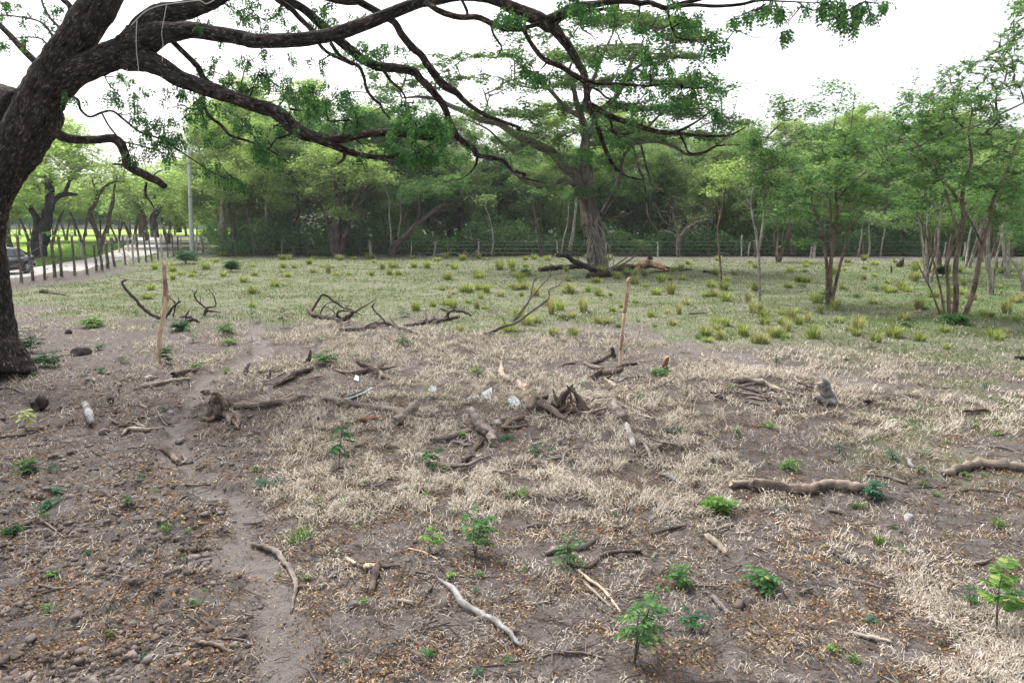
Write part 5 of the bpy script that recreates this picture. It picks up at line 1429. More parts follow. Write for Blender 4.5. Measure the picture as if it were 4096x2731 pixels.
# ------------------------------------------------------------------ car on the road
def car():
    base = ground('B1', 100, 965)
    base = at('B1', 110, 955, 38.6); base[2] = gz(base[0], base[1])
    root = thing('parked_car', 'dark grey sedan car on the gravel road behind the fence posts', 'car', base)
    # car axes: +X forward, Y side, Z up ; stations along the body
    def loft(sections, mat, name, par=root, smooth=True, cap=True):
        V, Q, T = [], [], []
        n = len(sections[0])
        for s in sections:
            V += list(s)
        for i in range(len(sections) - 1):
            for j in range(n):
                k = (j + 1) % n
                Q.append((i * n + j, i * n + k, (i + 1) * n + k, (i + 1) * n + j))
        V = np.array(V, float)
        if cap:
            for i, flip in ((0, 1), (len(sections) - 1, 0)):
                c = len(V); V = np.vstack([V, V[i * n:(i + 1) * n].mean(0)])
                for j in range(n):
                    k = (j + 1) % n
                    T.append((c, i * n + k, i * n + j) if flip else (c, i * n + j, i * n + k))
        return link(name, MB().add(V, Q, T).mesh(name, [mat], smooth), par)
    st = [(-2.20, .52, .78, .62), (-2.15, .36, .96, .80), (-1.9, .30, 1.00, .86), (-1.4, .24, 1.00, .88), (-.6, .22, .98, .88), (.4, .22, .96, .88), (1.1, .24, .92, .87), (1.7, .28, .84, .84), (2.05, .34, .76, .76), (2.18, .45, .66, .60)]
    def sec(x, zb, zt, w):
        return [(x, -w * .90, zb), (x, -w, zb + (zt - zb) * .30), (x, -w * .985, zb + (zt - zb) * .62), (x, -w * .94, zb + (zt - zb) * .92), (x, -w * .80, zt), (x, w * .80, zt), (x, w * .94, zb + (zt - zb) * .92),
                (x, w * .985, zb + (zt - zb) * .62), (x, w, zb + (zt - zb) * .30), (x, w * .90, zb)]
    body = loft([sec(*s) for s in st], M['car_paint'], 'body')
    gh = [(-1.75, .97, 1.0, .70, .76), (-1.25, .96, 1.36, .64, .80), (-.7, .96, 1.47, .60, .82), (0.0, .95, 1.47, .60, .82), (.5, .94, 1.36, .62, .81), (1.12, .92, .95, .70, .78)]
    loft([[(x, -wb, zb), (x, -(wt * .96 + .0), zt - .05), (x, -wt * .82, zt), (x, wt * .82, zt), (x, wt * .96, zt - .05), (x, wb, zb)] for x, zb, zt, wt, wb in gh], M['car_paint'], 'cabin')
    for s in (-1, 1):
        for (x0, x1, z0, x2, x3, z1) in [(-.62, .30, 1.0, -.55, .12, 1.40), (-1.35, -.68, 1.0, -1.12, -.62, 1.38), (.34, .86, .99, .20, .40, 1.36)]:
            y0, y1 = .825, .655
            V = [(x0, s * y0, z0), (x1, s * y0, z0), (x3, s * y1, z1), (x2, s * y1, z1)]
            V += [(a, b + s * .012, c) for a, b, c in V]
            link('window', MB().add(V, [(4, 5, 6, 7), (0, 1, 5, 4), (1, 2, 6, 5), (2, 3, 7, 6), (3, 0, 4, 7)]).mesh('window', [M['car_glass']]), root)
        link('mirror', MB().add(*tube(np.array([(.62, s * .86, .99), (.60, s * .96, 1.03), (.56, s * 1.06, 1.02)]), [.04, .085, .06], 8, 3)).mesh('mirror', [M['car_paint']], True), root)
        for x in (-.25, -1.1):
            link('door_handle', MB().add(*tube(np.array([(x, s * .885, .86), (x + .1, s * .90, .865), (x + .2, s * .885, .86)]), [.014, .016, .014], 6, 2)).mesh('door_handle', [M['chrome']], True), root)
        link('tail_light', MB().add([(-2.17, s * .48, .74), (-2.17, s * .74, .72), (-2.0, s * .85, .72), (-2.0, s * .85, .92), (-2.13, s * .74, .92), (-2.15, s * .48, .92), (-1.95, s * .5, .8)],
                                    [(0, 1, 4, 5), (1, 2, 3, 4)], [(0, 6, 1), (5, 4, 6)]).mesh('tail_light', [M['red_lens']]), root)
        link('headlight', MB().add([(2.12, s * .42, .60), (2.05, s * .72, .60), (1.8, s * .83, .64), (1.8, s * .83, .74), (2.0, s * .70, .74), (2.06, s * .42, .72)], [(0, 1, 4, 5), (1, 2, 3, 4)]).mesh('headlight', [M['plastic']]), root)
        link('sill_trim', MB().add(*tube(np.array([(-1.0, s * .88, .30), (0, s * .89, .29), (.95, s * .88, .30)]), [.03, .03, .03], 6, 2)).mesh('sill_trim', [M['rubber']], True), root)
        for x in (-1.33, 1.32):
            a = np.linspace(0, 2 * np.pi, 24, endpoint=False)
            prof = [(.20, -.10), (.31, -.10), (.335, -.06), (.335, .06), (.31, .10), (.20, .10)]
            V = np.array([[(x + r * math.cos(t), s * (.80 + 0) + dy, .335 + r * math.sin(t)) for r, dy in prof] for t in a]).reshape(-1, 3)
            n = len(prof); Q = [((i * n + j), (i * n + j + 1) % (24 * n) if j < n - 1 else i * n, ((i + 1) % 24) * n + (j + 1) % n, ((i + 1) % 24) * n + j) for i in range(24) for j in range(n)]
            wh = link('wheel', MB().add(V, Q).mesh('wheel', [M['rubber']], True), root)
            mb = MB()
            for k in range(7):
                t = k * 2 * np.pi / 7
                c, sn = math.cos(t), math.sin(t)
                mb.add(*tube(np.array([(x + .03 * c, s * .87, .335 + .03 * sn), (x + .2 * c, s * .88, .335 + .2 * sn)]), [.028, .034], 5, 1))
            mb.add(*tube(np.array([(x, s * .80, .335), (x, s * .885, .335)]), [.06, .05], 10, 1))
            link('rim', mb.mesh('rim', [M['rim']]), wh)
            link('arch', MB().add(*tube(np.array([(x + .40 * math.cos(t), s * .875, .36 + .40 * math.sin(t)) for t in np.linspace(-.1, np.pi + .1, 12)]), np.full(12, .028), 6, 1)).mesh('arch', [M['car_paint']], True), root)
    for x0, z0, x1, z1, y0, y1, nm in [(-1.86, 1.01, -1.30, 1.37, .66, .55, 'rear_window'), (1.12, .97, .52, 1.36, .70, .56, 'windscreen')]:
        sg = -1 if x0 < 0 else 1
        V = [(x0, -y0, z0), (x0, y0, z0), (x1, y1, z1), (x1, -y1, z1)]
        V = [(a + sg * .02, b, c + .02) for a, b, c in V] + [(a, b, c) for a, b, c in V]
        link(nm, MB().add(V, [(0, 1, 2, 3), (0, 4, 5, 1), (1, 5, 6, 2), (2, 6, 7, 3), (3, 7, 4, 0)]).mesh(nm, [M['car_glass']]), root)
    link('bumper', MB().add(*tube(np.array([(-1.95, -.84, .45), (-2.18, -.70, .47), (-2.24, 0, .48), (-2.18, .70, .47), (-1.95, .84, .45)]), np.full(5, .085), 8, 4)).mesh('bumper', [M['car_paint']], True), root)
    link('number_plate', MB().add(*tube(np.array([(-2.25, -.22, .62), (-2.25, .22, .62)]), [.055, .055], 4, 1)).mesh('number_plate', [M['plastic']]), root)
    root.rotation_euler = (0, 0, math.radians(-92))
    root.location = base + np.array([-.2, -1.1, .02])
car()
# ------------------------------------------------------------------ fallen wood
def lying(pts, rs, sink=.12):
    """a line of ground points -> wood resting on the ground. (x,y) lies; (x,y,'u') stands off the ground in the plane of the last lying point"""
    out, R, t, Y = [], [], None, None
    n = len(pts)
    for i, p in enumerate(pts):
        p = list(p)
        if p[0] in TILE:
            t = p.pop(0)
        r = rs if np.isscalar(rs) else np.interp(i / (n - 1), np.linspace(0, 1, len(rs)), rs)
        if len(p) == 3:
            q = at(t, p[0], p[1], Y)
            rr = r * TILE[t][2] / FPX * Y / _cp
        else:
            q = ground(t, p[0], p[1]); Y = q[1]
            rr = r * TILE[t][2] / FPX * Y / _cp
            q[2] += rr * (1 - sink) + .022 * float(masks(q[:1], q[1:2])['straw'][0]) + .006
        out.append(q); R.append(rr)
    return np.array(out), np.array(R)

def wood(name, label, mat, pieces, cut=None, group=None, wob=.2, sides=11, cat=None, sub='branch'):
    """pieces: list of (points, radii); first is the main body"""
    Ls = [lying(*p[:2]) for p in pieces]
    PM = [p[2] if len(p) > 2 else mat for p in pieces]
    P0, R0 = Ls[0]
    org = P0.mean(0); org[2] = gz(org[0], org[1])
    mats = [M[mat], M[cut or 'wood_pale']]
    def one(P, R, seed, nm, par, mt=mat):
        mats = [M[mt], M[cut or 'wood_pale']]
        gj = np.random.default_rng(seed)
        Pf, Rf = smooth_line(P, R, 6)
        Pf[1:-1] += gj.normal(0, .16, (len(Pf) - 2, 3)) * Rf[1:-1, None]
        Rf = Rf * (1 + gj.normal(0, .07, len(Rf)))
        V, Q, T = tube(Pf, Rf, sides, 1, wob, seed)
        for e, s0, s1 in ((0, 0, sides), (1, len(V) - 2 - sides, len(V) - 2)):     # ragged broken ends
            tdir = unit(Pf[0] - Pf[1]) if e == 0 else unit(Pf[-1] - Pf[-2])
            V[s0:s1] += tdir * (gj.uniform(-.2, 1.1, (sides, 1)) * R[0 if e == 0 else -1])
        mb = MB(); mb.add(V, Q, None)
        mb.V.append(np.zeros((0, 3)))
        mb.T.append(T); mb.tm.append(np.full(len(T), 1))
        o = link(nm, mb.mesh(nm, mats, True, org), par)
        me = o.data
        fl = np.ones(len(me.polygons), bool); fl[len(Q):] = False
        me.polygons.foreach_set('use_smooth', fl)
        return o
    seed = abs(hash_str(label + str(P0[0][0]))) % 9999
    if len(Ls) == 1:
        o = one(P0, R0, seed, name, None)
        o.location = org
    else:
        o = thing(name, label, cat or name.split('_')[-1], org)
        for i, (P, R) in enumerate(Ls):
            one(P, R, seed + i, 'stem' if i == 0 else sub, o, PM[i])
    if name in ('dead_branch', 'brush_pile') and Ls[0][0][:, 1].mean() > 9:      # fine side twigs
        g = np.random.default_rng(seed)
        for P, R in Ls:
            Ps, Rs = smooth_line(P, R, 4)
            for _ in range(3):
                k = int(g.uniform(.35, .98) * (len(Ps) - 1)); a = Ps[k]
                d = unit(unit(Ps[k] - Ps[max(k - 2, 0)] + 1e-6) + g.normal(0, .7, 3) + [0, 0, .25]); L = g.uniform(.12, .42)
                m1 = a + d * L * .5 + g.normal(0, .05, 3) * L; e = a + d * L + g.normal(0, .15, 3) * L
                e[2] = max(e[2], gz(e[0], e[1]) + .01)
                link('twig', MB().add(*tube(np.array([a, m1, e]), [max(Rs[k] * .45, .004), .005, .0025], 5, 3)).mesh('twig', [M[mat]], True, org), o)
    o['label'] = label; o['category'] = cat or name.split('_')[-1]
    if group:
        o['group'] = group
    return o

def hash_str(s):
    h = 7
    for c in s:
        h = (h * 131 + ord(c)) % 1000003
    return h

# dead boughs at the edge of the pasture
wood('dead_branch', 'long dark dead bough curving up beside the taller stake', 'wood_dark', [
    ([('B1', 1400, 1355), (1300, 1300, 'u'), (1220, 1240, 'u'), (1130, 1140, 'u'), (1075, 1080, 'u'), (1045, 1025, 'u'), (1085, 1005, 'u')], [16, 14, 13, 13, 12, 9, 4]),
    ([('B1', 1410, 1340), (1425, 1310, 'u'), (1480, 1240, 'u'), (1545, 1180, 'u')], [12, 12, 10, 6]),
    ([('B1', 1480, 1330), (1500, 1210, 'u'), (1440, 1150, 'u')], [6, 6, 4])], cat='branch')
wood('bleached_stick', 'thin bleached stick propped across the dead bough', 'wood_pale', [([('B1', 1395, 1350), (1390, 1025, 'u'), (1250, 1015, 'u'), (1100, 1002, 'u'), (1050, 994, 'u')][0:1] + [('B1', 1392, 1200, 'u'), (1390, 1027, 'u'), (1250, 1015, 'u'), (1050, 994, 'u')], [3, 4, 5, 5, 5])], cat='stick')
wood('root_stub', 'knotted dark root stub with a reddish cut end', 'wood_dark', [
    ([('B1', 1550, 1440), (1560, 1395), (1600, 1360, 'u'), (1660, 1345, 'u'), (1705, 1365, 'u')], [24, 20, 15, 13, 7]),
    ([('B1', 1600, 1380), (1640, 1330, 'u'), (1580, 1318, 'u'), (1540, 1325, 'u')], [12, 13, 10, 6]), ([('B1', 1600, 1370), (1590, 1310, 'u'), (1618, 1265, 'u')], [10, 9, 5])], 'wood_orange', cat='root')
wood('dead_branch', 'small dead forked branch standing up from the short grass', 'wood_dark', [
    ([('B1', 1745, 1312), (1768, 1255, 'u'), (1700, 1195, 'u'), (1665, 1140, 'u'), (1685, 1090, 'u')], [8, 8, 7, 6, 3]),
    ([('B1', 1750, 1312), (1770, 1240, 'u'), (1840, 1232, 'u'), (1832, 1150, 'u'), (1785, 1080, 'u')], [8, 8, 6, 5, 2]), ([('B1', 1752, 1312), (1772, 1272, 'u'), (1890, 1282, 'u')], [8, 8, 5])], cat='branch')
wood('dead_branch', 'arched dead bough with tangled side twigs on the grass edge', 'wood_dark', [
    ([('B2', 500, 1262), (540, 1318), (640, 1342), (740, 1358), (785, 1382)], [15, 18, 18, 19, 20]),
    ([('B2', 520, 1300), (570, 1200, 'u'), (630, 1130, 'u'), (720, 1190, 'u'), (800, 1240, 'u'), (870, 1262, 'u'), (965, 1312, 'u')], [9, 11, 10, 9, 8, 6, 4]),
    ([('B2', 785, 1378), (850, 1312, 'u'), (885, 1270, 'u')], [22, 19, 10]), ([('B2', 840, 1360), (880, 1292, 'u'), (960, 1240, 'u'), (1060, 1180, 'u')], [8, 7, 6, 3]),
    ([('B2', 590, 1330), (620, 1250, 'u'), (680, 1200, 'u'), (850, 1178, 'u')], [5, 5, 4, 2]), ([('B2', 800, 1370), (745, 1310, 'u'), (770, 1272, 'u'), (870, 1275, 'u')], [16, 14, 9, 5]),
    ([('B2', 700, 1345), (720, 1280, 'u'), (640, 1230, 'u')], [5, 4, 2]), ([('B2', 860, 1290), (830, 1250, 'u'), (865, 1180, 'u')], [4, 3, 2])], cat='branch')
wood('dead_branch', 'long grey fallen bough lying across the straw and grass', 'wood_grey', [
    ([('B2', 770, 1446), (930, 1440), (1060, 1400), (1200, 1390), (1320, 1440), (1500, 1492), (1650, 1492)], [15, 19, 18, 17, 15, 12, 8]),
    ([('B2', 1180, 1395), (1120, 1320, 'u'), (1060, 1260, 'u'), (1050, 1220, 'u'), (1078, 1190, 'u')], [9, 8, 7, 6, 3]), ([('B2', 1260, 1410), (1220, 1360, 'u'), (1185, 1310, 'u')], [6, 5, 2]),
    ([('B2', 940, 1440), (960, 1465), (940, 1490)], [6, 5, 3])], cat='branch')
wood('dead_branch', 'blackened bough with upturned forks behind the grey fallen one', 'wood_dark', [
    ([('B2', 1330, 1408), (1480, 1388), (1590, 1352)], [13, 15, 12]), ([('B2', 1560, 1388), (1680, 1356), (1785, 1328)], [14, 14, 11]),
    ([('B2', 1660, 1350), (1700, 1280, 'u'), (1630, 1252, 'u')], [10, 10, 5]), ([('B2', 1690, 1355), (1705, 1276, 'u'), (1800, 1270, 'u'), (1850, 1285, 'u'), (1892, 1312, 'u')], [10, 12, 12, 10, 5]),
    ([('B2', 1500, 1385), (1490, 1355, 'u'), (1520, 1335, 'u')], [9, 8, 4])], cat='branch')
wood('dead_branch', 'bare twiggy bough slanting up out of the grass toward the big pasture tree', 'wood_grey', [
    ([('B2', 2010, 1490), (2060, 1465), (2150, 1410, 'u'), ('B3', 150, 1360, 'u'), (300, 1250, 'u'), (420, 1160, 'u')], [15, 14, 13, 12, 9, 5]),
    ([('B3', 30, 1430), (170, 1310, 'u'), (260, 1150, 'u'), (300, 1000, 'u'), (430, 960, 'u')], [8, 7, 6, 4, 2]), ([('B3', 60, 1430), (330, 1080, 'u'), (430, 970, 'u'), (420, 880, 'u')], [6, 6, 5, 2]),
    ([('B3', 60, 1430), (390, 1190, 'u'), (420, 1090, 'u'), (500, 1050, 'u'), (600, 950, 'u')], [6, 6, 6, 5, 2]), ([('B3', 90, 1380), (120, 1430), (190, 1480)], [5, 4, 2]),
    ([('B3', 60, 1420), (30, 1350, 'u'), (0, 1310, 'u'), ('B2', 2040, 1280, 'u')], [5, 4, 3, 2])], cat='branch')
# burnt wood round the big pasture tree
wood('charred_limb', 'thick charred limb arching up to a sawn end by the pasture tree', 'wood_char', [
    ([('B3', 860, 985), (800, 930, 'u'), (740, 890, 'u'), (640, 850, 'u'), (570, 800, 'u'), (485, 790, 'u')], [34, 28, 22, 22, 20, 16])], 'wood_cut', cat='limb')
wood('charred_log', 'burnt black log end lying under the arching limb', 'wood_char', [([('B3', 750, 992), (880, 985), (965, 965)], [22, 27, 22])], 'wood_char', cat='log')
wood('charred_log', 'long burnt log lying in front of the aerial roots', 'wood_char', [([('B3', 340, 935), (500, 918), (640, 912), (725, 905)], [18, 22, 20, 16])], 'wood_orange', cat='log')
wood('charred_log', 'grey and black log butt beside the pasture tree trunk', 'wood_dark', [([('B3', 950, 950), (1040, 930), (1130, 912)], [24, 28, 22])], 'wood_ash', cat='log')
wood('charred_log', 'reddish split log with burnt flanks beyond the pasture tree', 'wood_orange', [([('B3', 1175, 920), (1260, 900), (1340, 905), (1420, 925)], [26, 32, 26, 10]), ([('B3', 1270, 945), (1370, 940), (1455, 928)], [9, 10, 7])], 'wood_cut', cat='log')
wood('charred_log', 'thin black branch pile trailing off into the tufts', 'wood_char', [([('B3', 1380, 905), (1500, 915), (1640, 922)], [10, 9, 6]), ([('B3', 1440, 925), (1520, 905), (1600, 930)], [7, 6, 4])], cat='log')
wood('charred_log', 'short burnt stick lying alone past the black branch pile', 'wood_char', [([('B3', 1745, 942), (1790, 945), (1842, 948)], [10, 8, 8])], 'wood_pale', cat='log')
wood('burnt_stump', 'small burnt stump behind the reddish split log', 'wood_char', [([('B3', 1262, 872), (1260, 845, 'u'), (1280, 815, 'u'), (1298, 825, 'u')], [14, 12, 16, 9])], cat='stump')
wood('dead_branch', 'spray of thin grey dead twigs leaning out from the pasture tree base', 'wood_grey', [
    ([('B3', 905, 925), (1010, 865, 'u'), (1100, 790, 'u'), (1190, 655, 'u')], [7, 6, 5, 2]), ([('B3', 930, 925), (1100, 840, 'u'), (1210, 725, 'u')], [6, 5, 2]), ([('B3', 920, 925), (1040, 880, 'u'), (1180, 790, 'u')], [5, 4, 2]),
    ([('B3', 700, 900), (670, 800, 'u'), (720, 690, 'u')], [4, 3, 2]), ([('B3', 690, 900), (640, 780, 'u'), (600, 700, 'u')], [4, 3, 2])], cat='branch')
wood('brush_pile', 'heap of pale dead brush below the wire fence', 'wood_ash', [
    ([('B2', 1560, 805), (1650, 790, 'u'), (1740, 800)], [9, 9, 6]), ([('B2', 1600, 800), (1680, 770, 'u'), (1760, 775, 'u'), (1830, 800)], [7, 7, 6, 4]), ([('B2', 1830, 805), (1835, 760, 'u'), (1870, 790, 'u'), (1900, 805)], [8, 7, 6, 4]),
    ([('B2', 1900, 800), (1950, 760, 'u'), (2010, 770, 'u'), (2020, 800)], [7, 8, 7, 5]), ([('B2', 1880, 800), (1960, 740, 'u'), (2050, 690, 'u')], [4, 4, 2]), ([('B2', 1920, 805), (1960, 780, 'u'), (2000, 800)], [9, 8, 5]),
    ([('B2', 1640, 805), (1700, 785, 'u'), (1720, 740, 'u')], [5, 4, 2]), ([('B2', 1030, 808), (1200, 800), (1330, 800), (1500, 808)], [7, 6, 6, 4]), ([('B2', 1350, 802), (1420, 795), (1500, 800)], [8, 7, 5])], cat='brush pile')
wood('brush_pile', 'heap of pale bleached wood past the fence lane', 'wood_ash', [([('B3', 1770, 800), (1850, 780, 'u'), (1960, 800)], [8, 9, 6]), ([('B3', 1800, 795), (1900, 770, 'u'), (1945, 740, 'u')], [8, 9, 5]), ([('B3', 1860, 800), (1930, 780, 'u'), (1970, 795)], [9, 9, 6])], cat='brush pile')
wood('burnt_stump', 'dark forked stump standing alone in the pasture beyond the multi-stemmed tree', 'wood_dark', [([('B4', 1300, 893), (1302, 855, 'u'), (1312, 830, 'u')], [22, 18, 14]), ([('B4', 1275, 895), (1268, 875, 'u'), (1270, 860, 'u')], [10, 9, 6])], cat='stump')
wood('burnt_stump', 'small dark sapling stump near the forked stump', 'wood_dark', [([('B4', 1218, 945), (1216, 910, 'u'), (1218, 880, 'u')], [7, 6, 4])], cat='stump')
wood('grey_plank', 'grey weathered plank lying among pasture tufts', 'wood_grey', [([('B3', 1615, 1298), (1690, 1296), (1765, 1294)], [8, 9, 8])], cat='plank')
wood('fallen_stick', 'thin dark twig arched over the pasture grass', 'wood_brown', [([('B3', 1235, 1218), (1285, 1222, 'u'), (1330, 1250)], [4, 4, 3])], cat='stick')
wood('fallen_stick', 'thin pale branch lying by the dirt lane', 'wood_pale', [([('B4', 480, 848), (520, 848, 'u'), (640, 866)], [4, 5, 3])], cat='stick')
wood('fallen_stick', 'pale stick lying behind the reddish multi-stemmed tree', 'wood_pale', [([('B4', 780, 878), (830, 884), (862, 876)], [4, 5, 6])], cat='stick')
wood('dead_branch', 'dead trunk piece with debris on the bank below the road fence', 'wood_brown', [([('B1', 350, 1115), (390, 1118), (430, 1115)], [14, 17, 8]), ([('B1', 420, 1120), (500, 1130), (600, 1145)], [7, 6, 3])], cat='branch')

# stumps and logs in the cleared strip
wood('rotten_stump', 'splintered rotten stump with dark roots at the path bend', 'wood_brown', [
    ([('C1', 1860, 780), (1850, 700, 'u'), (1838, 630, 'u'), (1825, 575, 'u')], [70, 58, 42, 14]), ([('C1', 1900, 790), (1920, 700, 'u'), (1880, 620, 'u'), (1850, 575, 'u')], [40, 36, 24, 8]),
    ([('C1', 1900, 770), (1960, 815), (1955, 850)], [40, 32, 14]), ([('C1', 1990, 790), (2040, 820), (2030, 870)], [30, 26, 12]), ([('C1', 1900, 680), (1990, 690), (2070, 705)], [36, 30, 24]), ([('C1', 1850, 790), (1800, 830), (1720, 800)], [26, 18, 8]),
    ([('C1', 1780, 600, ), (1740, 595)], [24, 20])], cat='stump', sub='root')
wood('fallen_log', 'long straight log reaching out from the rotten stump', 'wood_tan', [([('C1', 2000, 722), (2130, 718), (2300, 700), ('C2', 180, 700), (390, 655)], [30, 27, 25, 25, 20])], cat='log')
wood('fallen_log', 'knobbly log in the straw between stump and sapling', 'wood_grey', [([('C2', 640, 648), (760, 685), (860, 705), (960, 728), (1150, 748), (1280, 772), (1345, 772)], [22, 28, 27, 26, 26, 24, 18]), ([('C2', 400, 640), (540, 625), (660, 650)], [16, 18, 16])], cat='log')
wood('split_log', 'thick split chunk of wood with a pale broken face', 'wood_tan', [([('C2', 1245, 865), (1310, 825), (1395, 772)], [34, 46, 46])], 'wood_pale', cat='log')
wood('split_log', 'reddish split billet beside the thick chunk', 'wood_orange', [([('C2', 940, 852), (1060, 832), (1180, 820)], [20, 19, 14])], cat='log')
wood('fallen_log', 'short grey log end poking out behind the split chunk', 'wood_grey', [([('C2', 1400, 790), (1500, 810), (1600, 788), (1700, 762)], [20, 22, 22, 18])], cat='log')
wood('fallen_stick', 'thin forked stick trailing from the grey log end', 'wood_grey', [([('C2', 1680, 825), (1760, 815), (1850, 800)], [10, 8, 5])], cat='stick')
wood('fallen_log', 'thick weathered log lying end-on between crossed branches', 'wood_grey', [([('C2', 1885, 775), (1930, 850), (1990, 920), (2060, 985), (2085, 1040)], [34, 42, 46, 50, 40])], cat='log')
wood('fallen_log', 'straw-covered branch butting against the thick end-on log', 'wood_grey', [([('C2', 1550, 1002), (1700, 985), (1880, 925)], [16, 27, 22])], cat='log')
wood('fallen_log', 'dark branch sloping down from the thick end-on log', 'wood_dark', [([('C2', 1985, 1000), (1900, 1110), (1825, 1205)], [24, 23, 20])], cat='log')
wood('fallen_stick', 'long tapering stick under the crossed branches', 'wood_grey', [([('C2', 1730, 1238), (1850, 1228), (1970, 1172), (2085, 1110)], [18, 14, 10, 5])], cat='stick')
wood('fallen_log', 'pale curved log with a sawn orange end', 'wood_pale', [([('C3', 10, 325), (16, 430), (80, 512), (160, 542), (200, 578), (235, 605)], [10, 24, 31, 35, 38, 38])], 'wood_cut', cat='log')
wood('fallen_log', 'dark bent branch at the foot of the root wad', 'wood_brown', [([('C3', 20, 905), (90, 862), (200, 820)], [20, 24, 20])], cat='log')
wood('root_wad', 'upturned hollow root wad with splintered pale wood', 'wood_brown', [
    ([('C3', 480, 735), (520, 640, 'u'), (585, 560, 'u'), (622, 505, 'u')], [46, 38, 24, 8]), ([('C3', 770, 748), (720, 675, 'u'), (650, 590, 'u'), (575, 520, 'u')], [10, 15, 18, 9]), ([('C3', 560, 842), (440, 765), (345, 712)], [20, 32, 34]),
    ([('C3', 250, 760), (300, 690), (380, 660)], [34, 42, 30]), ([('C3', 690, 720), (650, 610, 'u'), (630, 540, 'u')], [20, 18, 8]), ([('C3', 540, 745), (480, 640, 'u'), (455, 550, 'u')], [16, 16, 8]), ([('C3', 500, 760), (560, 700, 'u'), (600, 690, 'u')], [18, 16, 8])] + [
    ([('C3', 430 + 40 * k, 745 + 9 * (k % 3)), (455 + 33 * k, 690 - 14 * (k % 4), 'u'), (490 + 22 * k + 9 * (k % 2), 640 - 26 * (k % 3), 'u')], [7, 7, 3]) for k in range(9)] + [
    ([('C3', 640, 740), (610, 650, 'u'), (600, 560, 'u')], [12, 10, 5])], cat='root wad', sub='root')
wood('split_log', 'bleached splintered slab leaning on the root wad', 'wood_pale', [([('C3', 985, 680), (890, 690), (800, 655, 'u'), (700, 618, 'u')], [22, 24, 24, 16])], cat='log')
wood('fallen_stick', 'pale forked stick in front of the root wad hollow', 'wood_pale', [([('C3', 715, 790), (800, 765), (900, 735)], [18, 15, 11]), ([('C3', 735, 775), (680, 740, 'u'), (610, 700, 'u')], [13, 10, 6])], cat='stick')
wood('fallen_stick', 'dark stick beside the pale forked one', 'wood_dark', [([('C3', 820, 795), (880, 780), (945, 755)], [9, 10, 7])], cat='stick')
wood('fallen_log', 'long half-buried branch running down from the bleached slab', 'wood_grey', [([('C3', 980, 690), (1080, 735), (1180, 788), (1315, 835)], [20, 17, 15, 12])], cat='log')
wood('buried_log', 'straw-draped buried log humping the ground in front of the root wad', 'wood_grey', [([('C3', 960, 735), (1010, 790), (1050, 850)], [40, 46, 42])], cat='log')
wood('buried_log', 'pale log sunk in straw below the humped one', 'wood_ash', [([('C3', 1085, 900), (1120, 990), (1140, 1085)], [26, 28, 22])], cat='log')
wood('fallen_log', 'rough branch with a side stub lying on bare soil', 'wood_brown', [([('C3', 1150, 1168), (1250, 1112), (1350, 1080), (1440, 1000)], [17, 18, 15, 12]), ([('C3', 1355, 1085), (1368, 1125)], [8, 5])], cat='log')
wood('crossed_sticks', 'grey forked stick standing across two lying sticks', 'wood_grey', [([('C3', 540, 1245), (546, 1130), (610, 1080), (715, 1060)], [10, 12, 11, 7]), ([('C3', 470, 1130), (545, 1150)], [8, 10])], cat='stick')
wood('fallen_stick', 'straight grey stick under the forked one', 'wood_grey', [([('C3', 370, 1172), (540, 1162), (775, 1172)], [12, 12, 9])], cat='stick')
wood('fallen_stick', 'second grey stick lying close along the straight one', 'wood_grey', [([('C3', 400, 1140), (480, 1152), (680, 1172)], [10, 9, 6])], cat='stick')
wood('fallen_log', 'stubby grey log beside the small dark seedling', 'wood_grey', [([('C3', 290, 1245), (320, 1200), (355, 1140)], [22, 22, 16])], cat='log')
wood('fallen_log', 'charred branch behind the shorter stake', 'wood_dark', [([('C3', 785, 342), (870, 312), (955, 270)], [14, 16, 12])], cat='log')
wood('fallen_log', 'grey branch stub near the charred branch', 'wood_grey', [([('C3', 720, 335), (790, 370), (880, 392)], [14, 18, 16])], cat='log')
wood('split_log', 'broken branch with a pale splintered tip by the stake', 'wood_brown', [([('C3', 775, 465), (870, 442), (960, 422), (1035, 392)], [16, 22, 18, 17]), ([('C3', 800, 460), (830, 410, 'u'), (870, 385, 'u')], [16, 18, 14])], 'wood_cut', cat='log')
wood('split_log', 'dark branch with splintered yellow tip just past the stake', 'wood_dark', [([('C3', 980, 385), (1080, 352), (1165, 340)], [14, 15, 12])], 'wood_cut', cat='log')
wood('split_log', 'flat pale strip of split wood near the broken branch', 'wood_pale', [([('C3', 890, 462), (940, 510), (1005, 542)], [11, 15, 9])], cat='log')
wood('fallen_log', 'grey branch tapering toward the green grass patch', 'wood_grey', [([('C3', 1005, 515), (1080, 472), (1240, 455)], [17, 15, 7])], cat='log')
wood('fallen_log', 'brown branch lying below the flat pale strip', 'wood_brown', [([('C3', 900, 570), (1000, 556), (1070, 590), (1200, 602)], [12, 16, 15, 9])], cat='log')
wood('split_log', 'short upright pale splinter stuck in the straw', 'wood_pale', [([('C3', 1142, 605), (1120, 560, 'u'), (1100, 528, 'u')], [13, 13, 9])], cat='log')
wood('wood_stub', 'stub of dark wood standing just behind the stake', 'wood_dark', [([('C3', 975, 295), (965, 240, 'u'), (955, 190, 'u')], [20, 18, 14])], 'wood_ash', cat='stump')
wood('orange_stump', 'small splintered orange stump standing in dry grass', 'wood_orange', [([('C3', 1415, 395), (1412, 350, 'u'), (1425, 282, 'u')], [20, 20, 20]), ([('C3', 1402, 390), (1398, 350, 'u'), (1396, 335, 'u')], [9, 8, 5])], 'wood_cut', cat='stump')
